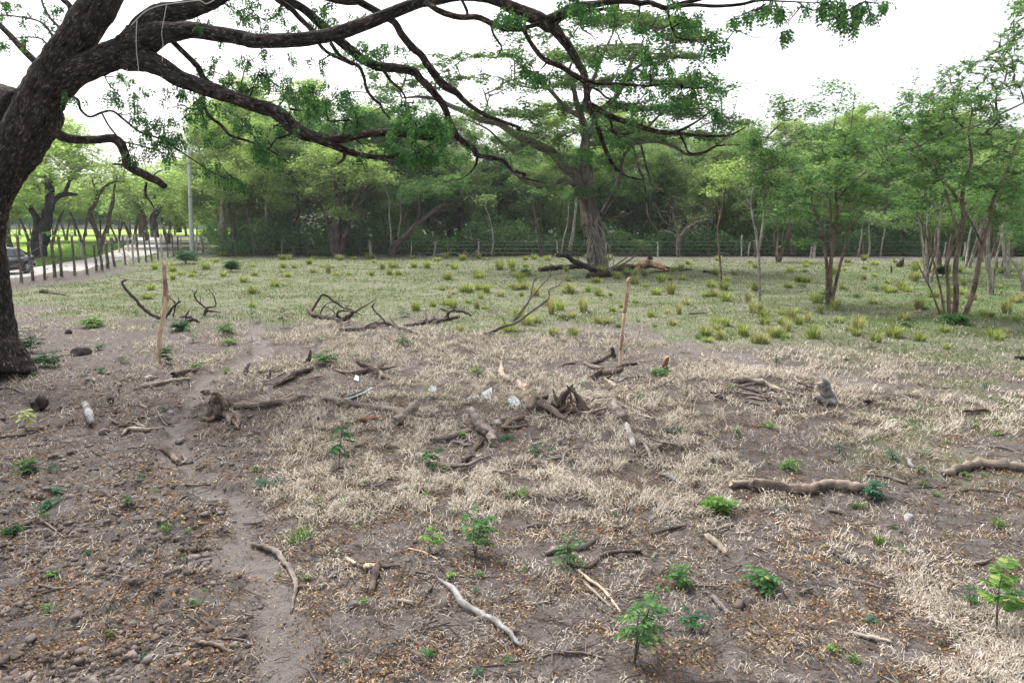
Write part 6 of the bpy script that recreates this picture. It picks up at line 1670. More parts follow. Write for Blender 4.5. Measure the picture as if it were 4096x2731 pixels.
wood('fallen_stick', 'thin dark arching twig over the straw', 'wood_dark', [([('C3', 1500, 458), (1620, 460, 'u'), (1740, 482)], [5, 5, 4]), ([('C3', 1330, 560), (1420, 500, 'u'), (1500, 455, 'u')], [4, 4, 4])], cat='stick')
wood('rotten_plank', 'pale rotten log crumbling into the straw', 'wood_pale', [([('C3', 1980, 485), (2100, 495), (2230, 515), ('C4', 140, 520), (250, 565), (400, 605)], [18, 27, 26, 20, 14, 8])], cat='log')
wood('fallen_stick', 'long thin stick below the rotten pale log', 'wood_grey', [([('C3', 1850, 542), (2050, 592), (2330, 632)], [8, 9, 6])], cat='stick')
wood('fallen_stick', 'short black stick sunk in straw', 'wood_char', [([('C3', 1810, 600), (1860, 622), (1910, 645)], [11, 12, 8])], cat='stick')
wood('fallen_stick', 'forked dark twig by the black stick', 'wood_dark', [([('C3', 2230, 600), (2265, 655), (2295, 705)], [9, 9, 6]), ([('C3', 2100, 660), (2180, 690), (2290, 700)], [7, 8, 5])], cat='stick')
wood('ash_log', 'upright ash-grey bleached log standing in the straw', 'wood_ash', [([('C4', 712, 672), (690, 620, 'u'), (655, 555, 'u'), (622, 482, 'u')], [32, 40, 48, 46])], cat='log')
wood('fallen_log', 'curved grey log lying against the ash-grey one', 'wood_ash', [([('C4', 575, 652), (640, 672), (735, 690)], [20, 30, 22])], cat='log')
wood('fallen_log', 'reddish brown log behind the ash-grey upright', 'wood_orange', [([('C4', 735, 555), (850, 575), (995, 592)], [16, 15, 9])], cat='log')
wood('fallen_log', 'dark bark-covered branch below the ash-grey upright', 'wood_dark', [([('C4', 205, 742), (340, 745), (480, 756)], [12, 14, 10])], cat='log')
wood('fallen_log', 'sawn round log end facing out of the straw', 'wood_brown', [([('C4', 225, 775), (250, 785), (275, 795)], [28, 29, 26])], 'wood_cut', cat='log')
wood('buried_log', 'brown straw-covered log past the ash-grey upright', 'wood_brown', [([('C4', 980, 685), (1130, 662), (1260, 672)], [18, 24, 18])], cat='log')
wood('root_stub', 'grey crooked root rising from a dark burrow', 'wood_grey', [([('C3', 1812, 1185), (1812, 1110), (1798, 1045), (1840, 1000)], [12, 16, 26, 16]), ([('C3', 1760, 1050), (1785, 1010), (1830, 1005)], [14, 18, 14])], cat='root')
wood('ash_log', 'pale grey log half sunk at the edge of bare soil', 'wood_ash', [([('C3', 1375, 1312), (1455, 1342), (1560, 1405)], [22, 27, 15])], cat='log')
wood('great_log', 'long brown undulating log lying flat on the litter', 'wood_tan', [([('C3', 1985, 1392), (2200, 1400), ('C4', 0, 1398), (200, 1415), (400, 1440), (520, 1432), (700, 1400), (900, 1412), (1035, 1424)], [28, 40, 43, 45, 41, 42, 46, 42, 34])], cat='log')
wood('great_log', 'grey-topped log with a bark gap beside scattered greenery', 'wood_tan', [([('C4', 1650, 1295), (1800, 1265), (1950, 1220), (2100, 1230), (2352, 1248), (2600, 1260)], [26, 37, 42, 41, 38, 34])], cat='log')
wood('fallen_stick', 'long curved stick lying below the grey-topped log', 'wood_brown', [([('C4', 1690, 1448), (1850, 1422), (2100, 1428), (2350, 1475)], [8, 11, 9, 6])], cat='stick')
wood('fallen_stick', 'grey branch between the two great logs', 'wood_grey', [([('C4', 1000, 1292), (1180, 1312), (1345, 1362)], [12, 15, 13])], cat='stick')
wood('fallen_log', 'small grey block of wood on end', 'wood_ash', [([('C4', 1350, 1160), (1372, 1200), (1405, 1242)], [14, 19, 14])], cat='log')
wood('fallen_log', 'brown flattened log near the worn trail', 'wood_brown', [([('C4', 1840, 762), (1980, 755), (2140, 752)], [12, 17, 9])], cat='log')
wood('dark_lump', 'dark flat oval piece of log lying by the pasture edge', 'wood_char', [([('C4', 2272, 292), (2310, 296), (2350, 294)], [12, 17, 14])], 'wood_brown', cat='log')
wood('dark_stake_stub', 'dark pointed stub standing in the straw beside a leafy plant', 'wood_dark', [([('C2', 495, 335), (512, 275, 'u'), (520, 212, 'u')], [19, 17, 8])], cat='stump')
wood('charred_log', 'black charred log half covered with straw', 'wood_char', [([('C2', 205, 542), (290, 500), (380, 452), (525, 395)], [10, 20, 28, 22])], cat='log')
wood('torn_root', 'torn reddish brown root crown with spreading roots', 'wood_brown', [
    ([('C2', 1060, 440), (1085, 405), (1100, 385, 'u')], [36, 34, 20]), ([('C2', 1080, 410), (1000, 362, 'u'), (910, 308, 'u')], [28, 26, 14]), ([('C2', 1090, 410), (1150, 372, 'u'), (1262, 352, 'u')], [20, 16, 6]),
    ([('C2', 1080, 415), (1000, 418), (890, 432)], [26, 26, 18]), ([('C2', 1090, 410), (1140, 455), (1260, 495)], [18, 15, 7]), ([('C2', 1095, 400), (1130, 350, 'u'), (1160, 318, 'u')], [14, 12, 6]), ([('C2', 880, 432), (790, 412), (680, 385)], [14, 14, 10])], cat='root', sub='root')
wood('fallen_log', 'thin straight log lying by the path near the charred one', 'wood_brown', [([('C2', 20, 432), (130, 428), (245, 415)], [12, 14, 11])], cat='log')
wood('horn_root', 'weathered horn-shaped root sticking up by the path', 'wood_grey', [([('C1', 2112, 440), (2098, 385, 'u'), (2138, 330, 'u')], [26, 19, 8])], cat='root')
wood('horn_root', 'small pointed grey root beside the horn-shaped one', 'wood_grey', [([('C1', 2300, 472), (2308, 425, 'u'), (2312, 380, 'u')], [20, 14, 6])], cat='root')
wood('fallen_log', 'pale straight pole broken in two on the trampled soil', 'wood_pale', [([('C1', 1195, 545), (1330, 520), (1440, 498)], [16, 17, 14]), ([('C1', 1452, 494), (1530, 485), (1625, 475)], [14, 15, 12])], cat='log')
wood('fallen_log', 'dark grey hollow log behind the broken pole', 'wood_dark', [([('C1', 1495, 455), (1580, 432), (1668, 415)], [26, 22, 20])], 'wood_char', cat='log')
wood('fallen_stick', 'brown slanting stick beside the grey stones', 'wood_brown', [([('C1', 970, 508), (1080, 472), (1155, 442)], [8, 10, 8])], cat='stick')
wood('split_log', 'bleached flat driftwood-like slab on the trampled soil', 'wood_pale', [([('C1', 1040, 955), (1110, 905), (1240, 908), (1355, 892)], [9, 19, 16, 8])], cat='log')
wood('fallen_log', 'dark crooked branch behind the bleached slab', 'wood_brown', [([('C1', 1070, 868), (1150, 822), (1292, 790)], [12, 15, 10]), ([('C1', 950, 890), (1070, 872), (1200, 872)], [9, 10, 6])], cat='log')
wood('buried_log', 'crumbling pale log lying end-on in the soil', 'wood_ash', [([('C1', 730, 705), (765, 780), (785, 870)], [28, 34, 30])], cat='log')
wood('fallen_log', 'stubby bark-clad log near the worn path', 'wood_brown', [([('C1', 1395, 1070), (1460, 1125), (1525, 1195)], [22, 29, 24])], cat='log')
wood('fallen_log', 'short curved wood piece beside the stubby log', 'wood_grey', [([('C1', 1560, 1135), (1592, 1170), (1552, 1198)], [14, 15, 10])], cat='log')
wood('burnt_stump', 'black burnt knob of stump in the trampled soil', 'wood_char', [([('C1', 320, 745), (340, 690, 'u'), (352, 630, 'u')], [56, 54, 34]), ([('C1', 300, 720), (290, 690, 'u'), (280, 665, 'u')], [30, 26, 14])], 'wood_brown', cat='stump')
wood('fallen_stick', 'dark forked stick lying by the yellow-leaved plant', 'wood_dark', [([('C1', 0, 972), (240, 942), (310, 920), (412, 865)], [7, 9, 10, 8])], cat='stick')
wood('dead_branch', 'bent grey branch with a broken side shoot lying across the path', 'wood_grey', [
    ([('D2', 20, 408), (120, 432), (220, 472), (300, 560), (360, 650), (396, 740), (385, 820), (350, 972)], [20, 24, 25, 23, 22, 21, 17, 10]), ([('D2', 398, 762), (455, 762), (522, 762)], [15, 17, 14]), ([('D2', 255, 475), (285, 450), (302, 435)], [12, 9, 6])], 'wood_cut', cat='branch')
wood('dead_branch', 'thick hacked branch with white cut faces and a long splinter', 'wood_dark', [
    ([('D2', 1085, 600), (1065, 700), (1038, 812)], [36, 35, 27]), ([('D2', 1060, 612), (960, 602), (905, 570)], [25, 24, 21]), ([('D2', 930, 585), (880, 550), (818, 505)], [20, 15, 7], 'wood_cut'), ([('D2', 1075, 602), (1180, 582), (1282, 575)], [18, 13, 7]), ([('D2', 995, 606), (1025, 608), (1062, 608)], [31, 33, 30], 'wood_cut')], 'wood_cut', cat='branch')
wood('fallen_log', 'stubby brown piece lying beside the hacked branch', 'wood_grey', [([('D2', 665, 695), (740, 652), (812, 615)], [15, 21, 17])], cat='log')
wood('fallen_stick', 'dark bent stick next to the long mottled branch', 'wood_dark', [([('D2', 1350, 935), (1470, 865), (1540, 780), (1585, 700)], [8, 11, 10, 7])], cat='stick')
wood('dead_branch', 'long mottled pale branch running down through the straw', 'wood_ash', [([('D2', 1620, 700), (1740, 792), (1820, 912), (1930, 985), (2080, 1062), (2200, 1152), (2325, 1275)], [13, 30, 34, 35, 32, 25, 16])], 'wood_dark', cat='branch')
wood('fallen_log', 'pale crumbling chunk near the mottled branch', 'wood_pale', [([('D2', 1205, 882), (1300, 890), (1392, 902)], [16, 24, 17])], cat='log')
wood('fallen_log', 'round brown log stub sunk in leaf litter', 'wood_brown', [([('D2', 1400, 1332), (1460, 1370), (1525, 1415)], [26, 31, 20])], cat='log')
wood('fallen_stick', 'bright orange-tan peeled stick on the soil', 'stake', [([('D2', 1360, 425), (1490, 462), (1605, 518)], [6, 8, 6])], cat='stick')
wood('fallen_stick', 'short grey forked stick between hacked and mottled branches', 'wood_grey', [([('D2', 1355, 665), (1430, 632), (1555, 655)], [10, 13, 9])], cat='stick')
wood('dead_branch', 'dark curved branch forking beside the leafy shoots', 'wood_dark', [
    ([('D3', 330, 325), (430, 340), (530, 272), (690, 266)], [7, 10, 12, 10])], 'wood_cut', cat='branch')
wood('dead_branch', 'peeled orange branch curving down to the big leafy sapling', 'stake', [([('D3', 380, 350), (440, 402), (510, 452), (590, 555)], [7, 8, 7, 4])], cat='branch')
wood('dead_branch', 'grey straight branch crossing under the peeled one', 'wood_grey', [([('D3', 320, 240), (340, 345), (430, 432), (555, 545)], [6, 9, 9, 7])], cat='branch')
wood('fallen_log', 'bark-covered log behind the leafy shoots', 'wood_grey', [([('D3', 220, 275), (300, 252), (400, 242), (482, 200)], [12, 16, 15, 9])], cat='log')
wood('fallen_log', 'pale broken wedge of wood beside yellow leaves', 'wood_pale', [([('D3', 1015, 195), (1060, 232), (1108, 272)], [16, 18, 10])], cat='log')
wood('fallen_log', 'split wedge propped on the round brown stone', 'wood_grey', [([('D3', 1040, 490), (1080, 530), (1115, 565)], [14, 14, 9])], cat='log')
wood('fallen_stick', 'pale branch lying over the grass clump near the shaded corner', 'wood_pale', [([('D4', 492, 655), (590, 682), (698, 708)], [8, 11, 8])], cat='stick')
wood('fallen_stick', 'long grey straight stick beyond the shaded grass clump', 'wood_grey', [([('D4', 458, 388), (570, 420), (692, 452)], [6, 7, 5])], cat='stick')

# smaller sticks that only their place tells apart
STICKS = {
    'wood_grey': [('C1', (970, 1285), (1120, 1222), 10), ('C1', (870, 1372), (1070, 1352), 10), ('C1', (1090, 1062), (1290, 1022), 8), ('C1', (420, 1145), (500, 1128), 14), ('C1', (580, 1112), (690, 1088), 13), ('C1', (0, 558), (200, 588), 10),
                  ('C1', (1530, 1512), (1610, 1462), 8), ('C1', (240, 1048), (390, 1028), 9), ('C1', (1470, 1385), (1800, 1372), 11), ('C1', (1900, 1012), (2000, 890), 6), ('C2', (1030, 1402), (1170, 1362), 9), ('C2', (1130, 1190), (1160, 1340), 5),
                  ('C2', (1250, 1452), (1520, 1378), 8), ('C2', (2130, 1228), (2300, 1218), 12), ('C2', (2010, 1242), (2300, 1312), 10), ('C2', (1790, 1042), (1860, 962), 5), ('C2', (1740, 862), (1880, 852), 7), ('C3', (1330, 922), (1630, 922), 6),
                  ('C3', (1180, 872), (1270, 832), 6), ('C4', (950, 1202), (1460, 1312), 6), ('C4', (2030, 1042), (2350, 1112), 7), ('C4', (2080, 822), (2280, 832), 6), ('D1', (340, 752), (620, 762), 13), ('D1', (340, 182), (550, 332), 11),
                  ('D1', (1910, 1202), (2110, 1217), 12), ('D1', (1140, 187), (1380, 172), 8), ('D2', (1200, 1072), (1670, 1152), 7), ('D3', (300, 752), (510, 782), 8), ('D3', (110, 152), (230, 132), 8), ('D3', (1020, 162), (1160, 122), 7),
                  ('D3', (150, 522), (270, 492), 7), ('D4', (250, 462), (310, 442), 8), ('D4', (1090, 322), (1180, 302), 10), ('D4', (360, 52), (480, 87), 8), ('D4', (430, 292), (490, 312), 13), ('D3', (940, 422), (1080, 428), 6)],
    'wood_dark': [('D1', (1280, 222), (1680, 88), 12), ('D1', (1420, 1422), (1550, 1368), 13), ('D1', (1310, 482), (1360, 372), 9), ('D2', (1540, 1032), (1680, 892), 6), ('D2', (1620, 592), (1700, 682), 10), ('D3', (560, 152), (640, 167), 11),
                  ('D3', (740, 172), (910, 132), 8), ('C1', (230, 1260), (330, 1220), 8), ('C2', (230, 882), (290, 822), 7), ('C3', (1590, 520), (1600, 600), 10)],
    'wood_brown': [('D1', (1480, 862), (1720, 1082), 7), ('D1', (1500, 872), (1720, 982), 6), ('D1', (1720, 1242), (1980, 1332), 24), ('D2', (1850, 1452), (2352, 1408), 8), ('D3', (0, 808), (400, 722), 5), ('D4', (920, 327), (1150, 352), 5),
                   ('D4', (560, 372), (720, 387), 4), ('C4', (1390, 1400), (1700, 1390), 8), ('C4', (100, 1300), (300, 1330), 8), ('C3', (1560, 1360), (1720, 1355), 8)],
    'wood_pale': [('D1', (1480, 1248), (1680, 1247), 7), ('D3', (710, 607), (830, 627), 5), ('D4', (950, 782), (1150, 787), 5), ('C1', (960, 832), (1015, 855), 12), ('D1', (0, 662), (90, 655), 8), ('D1', (920, 640), (1110, 668), 4)]}
LAB = {'wood_grey': 'weathered grey stick lying on the littered soil', 'wood_dark': 'dark brown stick lying on the littered soil', 'wood_brown': 'thin brown curved stick lying on the littered soil', 'wood_pale': 'short peeled pale stick lying on the littered soil'}
for mt, lst in STICKS.items():
    for t, a, b, r in lst:
        rr = np.random.default_rng(int(a[0] + b[1]))
        m_ = ((a[0] + b[0]) / 2 + rr.normal(0, .05) * abs(b[0] - a[0]), (a[1] + b[1]) / 2 + rr.normal(0, .05) * abs(b[0] - a[0]))
        wood('fallen_stick', LAB[mt], mt, [([(t, *a), m_, b], [r * .9, r, r * .6])], group=mt.split('_')[1] + ' sticks scattered on the soil', cat='stick', sides=6)

# ------------------------------------------------------------------ the two peeled stakes
def stake(bt, pts, rs, label, knots, bark_span):
    b = ground(*bt)
    P, R = trace(pts, b[1], rs)
    P[0][2] = b[2] - .15
    root = thing('wooden_stake', label, 'stake', b)
    link('shaft', MB().add(*tube(P, R, 10, 5, .10, 3)).mesh('shaft', [M['stake']], True, b), root)
    for lo, hi in bark_span:
        n0, n1 = int(lo * (len(P) - 1)), int(hi * (len(P) - 1))
        Pb, Rb = smooth_line(P, R, 6)
        i0, i1 = int(lo * (len(Pb) - 1)), int(hi * (len(Pb) - 1))
        link('bark_sleeve', MB().add(*tube(Pb[i0:i1 + 1], Rb[i0:i1 + 1] * 1.13, 10, 1, .12, 9)).mesh('bark_sleeve', [M['stake_bark']], True, b), root)
    for kp, kr in knots:
        Pk, Rk = trace(kp, b[1], kr)
        link('branch_stub', MB().add(*tube(Pk, Rk, 7, 3, .1, 4)).mesh('branch_stub', [M['stake_bark']], True, b), root)
stake(('C1', 1352, 320), [('C1', 1350, 345), (1358, 200), (1370, 60), ('B1', 1380, 1420), (1400, 1300), (1420, 1190), (1418, 1100), (1412, 1020), (1405, 930), (1408, 870)], [20, 20, 19, 19, 18, 19, 17, 14, 13, 15],
      'tall peeled stake with bark left near the top standing by the path', [([('B1', 1425, 1180), (1440, 1140), (1436, 1125)], [16, 16, 8]), ([('B1', 1408, 890), (1385, 845), (1370, 835)], [9, 6, 3]), ([('B1', 1410, 890), (1425, 850)], [7, 3])], [(.62, .98)])
stake(('C3', 1028, 355), [('C3', 1026, 375), (1030, 260), (1040, 130), (1050, 40), ('B3', 1062, 1330), (1075, 1200), (1088, 1100), (1095, 1020), (1108, 985)], [11, 12, 13, 12, 13, 14, 14, 14, 10],
      'slimmer peeled stake with a patch of red bark in the straw', [([('B3', 1100, 1010), (1112, 985), (1116, 978)], [9, 7, 4])], [(.18, .34), (.55, .9)])

# ------------------------------------------------------------------ broken bits in the debris heaps
def fragments():
    g = np.random.default_rng(77)
    heaps = [('C2', 1000, 420, 200, 60, 7), ('C2', 400, 480, 160, 60, 7), ('C1', 1950, 800, 160, 50, 7), ('C2', 1900, 900, 260, 130, 9), ('C3', 600, 720, 260, 90, 14), ('C3', 950, 470, 200, 90, 9), ('C3', 1100, 700, 160, 80, 6),
             ('C4', 350, 600, 260, 90, 10), ('C3', 2100, 600, 200, 80, 8), ('C3', 1350, 1150, 180, 80, 5), ('C1', 1200, 850, 220, 110, 7), ('C1', 1300, 480, 200, 60, 5), ('B2', 900, 1420, 300, 60, 6), ('C2', 300, 720, 200, 60, 5)]
    mats = [('wood_brown', 'brown splintered wood fragment in the debris heaps'), ('wood_grey', 'grey splintered wood fragment in the debris heaps'), ('wood_pale', 'pale splintered wood fragment in the debris heaps'), ('wood_dark', 'dark rotten wood fragment in the debris heaps')]
    for t, x, y, sx, sy, n in heaps:
        for _ in range(n):
            b = ground(t, x + g.normal(0, sx * .6), y + g.normal(0, sy * .6))
            mt, lab = mats[int(g.choice([0, 0, 1, 1, 2, 3]))]
            L = g.uniform(.12, .5); r = g.uniform(.008, .03); a = g.uniform(0, 6.28); tilt = g.uniform(-.1, .35)
            d = np.array([math.cos(a), math.sin(a), 0.0])
            P = np.array([b + d * L * k for k in (-.5, -.1, .25, .5)])
            for k in range(4):
                P[k] += [g.normal(0, .04) * L, g.normal(0, .04) * L, 0]
                P[k][2] = gz(P[k][0], P[k][1]) + r * .6 + max(0, tilt) * L * k / 3
            P = P - b
            V, Q, T = tube(P, [r * .7, r, r * .9, r * .35], 7, 3, .3, int(g.integers(1, 999)), flat_=g.uniform(.4, 1))
            link('wood_fragment', MB().add(V, Q, T).mesh('wood_fragment', [M[mt]], True), None, b, label=lab, category='wood fragment', group=lab.split(' ')[0] + ' wood fragments in the heaps')
fragments()
# ------------------------------------------------------------------ stones
STONES = [('C1', 690, 225, 95, 58, 'stone_dark', 'big dark boulder beside a green seedling'), ('C1', 1460, 742, 27, 20, 'stone_pale', 'small pale stone at the path edge'), ('C1', 770, 472, 58, 32, 'stone', 'flat grey stone on the trampled soil'),
          ('C1', 1272, 440, 42, 20, 'stone_pale', 'thin pale flat stone near the hollow log'), ('C1', 590, 58, 36, 26, 'stone_dark', 'small dark rounded stone beyond the boulder'), ('C1', 1545, 992, 50, 30, 'stone', 'grey stone half sunk in the worn path'),
          ('C1', 1382, 882, 32, 26, 'stone', 'grey stone at the tip of the bleached slab'), ('C1', 945, 640, 45, 40, 'stone_dark', 'dark upright lump of stone near the crumbling log'), ('C2', 2118, 828, 44, 30, 'stone_pale', 'pale stone near the end-on log'),
          ('C2', 2170, 790, 24, 26, 'stone_pale', 'little pointed pale stone touching a larger one'), ('C2', 1335, 1385, 85, 36, 'stone_pale', 'broad pale flat stone on bare soil'), ('C2', 1695, 1215, 32, 30, 'stone', 'brownish stone by the long tapering stick'),
          ('C2', 1680, 1035, 22, 20, 'stone', 'small stone above the pinnate seedling'), ('C2', 590, 785, 40, 28, 'stone', 'brown stone in straw left of the tall sapling'), ('C2', 2200, 195, 42, 22, 'stone', 'grey stone at the straw edge'),
          ('C3', 520, 1002, 56, 48, 'stone', 'speckled round grey stone in the litter'), ('C3', 600, 955, 34, 24, 'stone', 'low stone touching the straw behind the speckled one'), ('C3', 560, 1045, 42, 24, 'stone', 'flat stone leaning on the speckled one'),
          ('C3', 800, 942, 34, 22, 'stone', 'angular grey stone alone in the litter'), ('C3', 370, 1252, 48, 24, 'stone_pale', 'smooth pale oval stone'), ('C3', 1820, 1292, 40, 24, 'stone', 'squared grey stone past the ash-grey sunk log'),
          ('C3', 60, 192, 38, 20, 'stone', 'grey stone near the pale curved log tip'), ('C3', 1150, 732, 34, 16, 'stone', 'low stone behind the half-buried branch'), ('C3', 30, 790, 26, 24, 'stone_pale', 'pale stone under the root wad'),
          ('D3', 1172, 508, 42, 26, 'wood_brown', 'round brown stone with a wedge of wood on it'), ('D4', 782, 88, 26, 32, 'stone_pale', 'leaning triangular pale slab'), ('D4', 930, 518, 22, 14, 'wood_pale', 'small tan stone in leaf litter'),
          ('D4', 1188, 735, 24, 12, 'wood_pale', 'cream flat stone near the tall pinnate shoot'), ('D2', 880, 885, 48, 36, 'stone', 'lumpy earth-coloured stone below the hacked branch'), ('D1', 660, 985, 68, 38, 'clod', 'large clod of grey soil'),
          ('D1', 270, 1180, 60, 48, 'clod', 'peaked clod of soil'), ('D1', 440, 600, 70, 45, 'clod', 'broad rounded clod of soil'), ('C1', 890, 912, 50, 40, 'clod', 'lumpy clod against the crumbling log'), ('C4', 1720, 560, 26, 20, 'stone', 'small stone beside the worn trail'),
          ('C4', 2060, 610, 24, 20, 'stone_pale', 'pale stone past the worn trail')]
for i, (t, x, y, wx, hz_, mt, lab) in enumerate(STONES):
    b = ground(t, x, y + hz_ * .6)
    k = TILE[t][2] / FPX * b[1] / _cp
    me = rock_mesh('stone', M[mt], wx * k, wx * k * .8, hz_ * k * 1.05, 900 + i, 3 if wx * TILE[t][2] > 18 else 2)
    link('stone', me, None, (b[0], b[1], b[2] + hz_ * k * .45), i * .7, label=lab, category='clod' if mt == 'clod' else 'stone')

# ------------------------------------------------------------------ litter left by people
def sheet(pts, thick, mat, name, label, cat):
    P = [ground(t, x, y) + [0, 0, z] for t, x, y, z in pts]
    c = np.mean(P, 0)
    V = np.array(P + [p + [0, 0, thick] for p in P]) - c
    n = len(P)
    Q = [(i, (i + 1) % n, n + (i + 1) % n, n + i) for i in range(n)]
    T = [(n, n + i, n + i + 1) for i in range(1, n - 1)] + [(0, i + 1, i) for i in range(1, n - 1)]
    link(name, MB().add(V, Q, T).mesh(name, [M[mat]]), None, c, label=label, category=cat)
sheet([('C2', 790, 655, .03), ('C2', 900, 610, .05), ('C2', 1040, 558, .05), ('C2', 1050, 568, .05), ('C2', 920, 625, .03), ('C2', 815, 660, .02)], .008, 'plastic', 'metal_strip', 'pale bent metal strip lying in the straw', 'metal strip')
sheet([('C3', 65, 665, .02), ('C3', 85, 640, .05), ('C3', 125, 640, .05), ('C3', 180, 685, .03), ('C3', 150, 705, .01), ('C3', 90, 695, .01)], .012, 'steel', 'crumpled_can', 'bluish crumpled metal lid on the ground', 'lid')
sheet([('C2', 1850, 645, .02), ('C2', 1890, 628, .05), ('C2', 1950, 622, .04), ('C2', 1960, 630, .03), ('C2', 1900, 640, .02)], .008, 'plastic', 'plastic_strip', 'white curved plastic strip beside the mesh scrap', 'plastic strip')
sheet([('C2', 1975, 605, .04), ('C2', 2070, 582, .10), ('C2', 2065, 640, .02), ('C2', 2020, 645, .02)], .006, 'steel', 'mesh_scrap', 'grey scrap of metal sheet near the pale curved log', 'metal scrap')
sheet([('C2', 1520, 572, .03), ('C2', 1550, 555, .08), ('C2', 1590, 565, .07), ('C2', 1600, 580, .02), ('C2', 1540, 580, .02)], .01, 'plastic', 'plastic_scrap', 'crumpled white plastic scrap by a small seedling', 'plastic scrap')
sheet([('C2', 885, 480, .02), ('C2', 905, 460, .07), ('C2', 935, 470, .05), ('C2', 930, 490, .01)], .01, 'plastic', 'plastic_scrap', 'white plastic scrap under the torn root crown', 'plastic scrap')

# ------------------------------------------------------------------ seedlings and small bushes
def blade_ribbons(n, H, spread, g, wid, droop=.5, base_r=.06):
    a = g.uniform(0, 6.28, n)
    out = g.uniform(.15, 1, n) * spread
    b0 = np.stack([np.cos(a) * base_r * g.uniform(0, 1, n), np.sin(a) * base_r * g.uniform(0, 1, n), np.full(n, -.01)], -1)
    h = H * g.uniform(.45, 1.1, n)
    dirh = np.stack([np.cos(a), np.sin(a), np.zeros(n)], -1)
    side = np.stack([-np.sin(a), np.cos(a), np.zeros(n)], -1)
    rows = []
    for k in range(4):
        t = k / 3
        c = b0 + dirh * (out * t ** 1.6)[:, None] + np.array([0, 0, 1.0]) * (h * (t - droop * t ** 2.6 * .7))[:, None]
        w_ = wid * (1 - t ** 1.7 * .92)
        rows += [c - side * w_ / 2, c + side * w_ / 2]
    V = np.stack(rows, 1).reshape(-1, 3)
    b = (np.arange(n) * 8)[:, None]
    Q = np.concatenate([b + np.array([2 * k, 2 * k + 1, 2 * k + 3, 2 * k + 2]) for k in range(3)], 0)
    return V, Q

def compound_leaf(p, d, L, pairs, ll, lw, sag, g, tipleaf=True):
    """one feather leaf with midrib -> leaf faces (6-sided leaflets), rib tube"""
    d = unit(np.asarray(d, float)); up = np.array([0, 0, 1.0])
    s = unit(np.cross(d, up) + 1e-5)
    ts = np.linspace(0, 1, 5)
    rib = np.array([p + d * L * t - up * sag * L * t * t for t in ts])
    V, Q, n = [], [], 0
    for k in range(pairs + (1 if tipleaf else 0)):
        if k and g.random() < .12:
            continue
        t = .22 + .78 * k / pairs
        c = p + d * L * t - up * sag * L * t * t
        tn = unit(d - up * 2 * sag * t)
        nn = np.cross(s, tn)
        for sg in ((-1, 1) if k < pairs else (0,)):
            dl = unit(s * sg + tn * (.35 if sg else 1) - up * g.uniform(.05, .4) + g.normal(0, .08, 3))
            sl = unit(np.cross(nn, dl))
            l = ll * (.75 + .35 * math.sin(math.pi * t)) * g.uniform(.85, 1.15); w_ = l * lw
            e = nn * w_ * .12
            V += [c, c + dl * l * .3 + sl * w_ * .46 + e, c + dl * l * .7 + sl * w_ * .42 + e, c + dl * l, c + dl * l * .7 - sl * w_ * .42 + e, c + dl * l * .3 - sl * w_ * .46 + e]
            Q += [(n, n + 1, n + 2, n + 3), (n, n + 3, n + 4, n + 5)]
            n += 6
    return np.array(V), np.array(Q), rib

def sapling(loc, H, W, label, kind='pinnate', mat='leaf_sapling', group=None, seed=0, lean=(0, 0), stems=1, nl=9, split=False, pairs=7, name=None, cat='seedling', up=.3, ll=None, lw=.42):
    g = np.random.default_rng(seed + 5000)
    root = thing(name or 'seedling', label, cat, loc, group)
    mbl, leafs = MB(), []
    for s in range(stems):
        a = g.uniform(0, 6.28); q = 0 if stems == 1 else W * .28
        hh = H * (1 if s == 0 else g.uniform(.55, .95))
        top = np.array([lean[0] * hh + math.cos(a) * q, lean[1] * hh + math.sin(a) * q, hh * .86])
        P = np.array([[0, 0, -.03], top * [.25, .25, .35] + g.normal(0, .012, 3), top * [.65, .65, .7] + g.normal(0, .015, 3), top])
        r = max(.004, .013 * hh)
        link('stem', MB().add(*tube(P, [r, r * .85, r * .6, r * .3], 6, 4)).mesh('stem', [M['twig']], True), root)
        Ps, _ = smooth_line(P, [1] * 4, 6)
        for k in range(nl):
            t = .32 + .68 * (k + .5) / nl
            p = Ps[int(t * (len(Ps) - 1))]
            az = k * 2.4 + g.uniform(-.4, .4)
            L = W * .5 * g.uniform(.7, 1.1) * (1.0 - .35 * max(0, t - .6))
            d = np.array([math.cos(az), math.sin(az), up + .5 * max(0, t - .6)])
            V, Q, rib = compound_leaf(p, d, L, pairs, (ll or L * .36), lw, .32 if kind == 'pinnate' else .2, g)
            if split:
                mb = MB().add(V, Q).add(*tube(rib, np.linspace(.003, .001, 5), 4, 1, cap=False)[:2], m=1)
                link('leaf', mb.mesh('leaf', [M[mat], M[mat]]), root)
            else:
                mbl.add(V, Q)
    if not split:
        link('foliage', mbl.mesh('foliage', [M[mat]]), root)
    return root

def put(t, x, y, hpx, wpx, label, **kw):
    b = ground(t, x, y)
    k = TILE[t][2] / FPX * b[1] / _cp
    if kw.get('up', 1) <= .1 and kw.get('mat') == 'leaf_teal':
        kw['ll'] = .016 * (b[1] / 6) ** .5
    ln = kw.pop('leanpx', 0)
    if ln:
        kw['lean'] = (ln / hpx, 0)
    return sapling(b, hpx * k * .95, wpx * k * .9, label, seed=int(x * 7 + y), **kw)

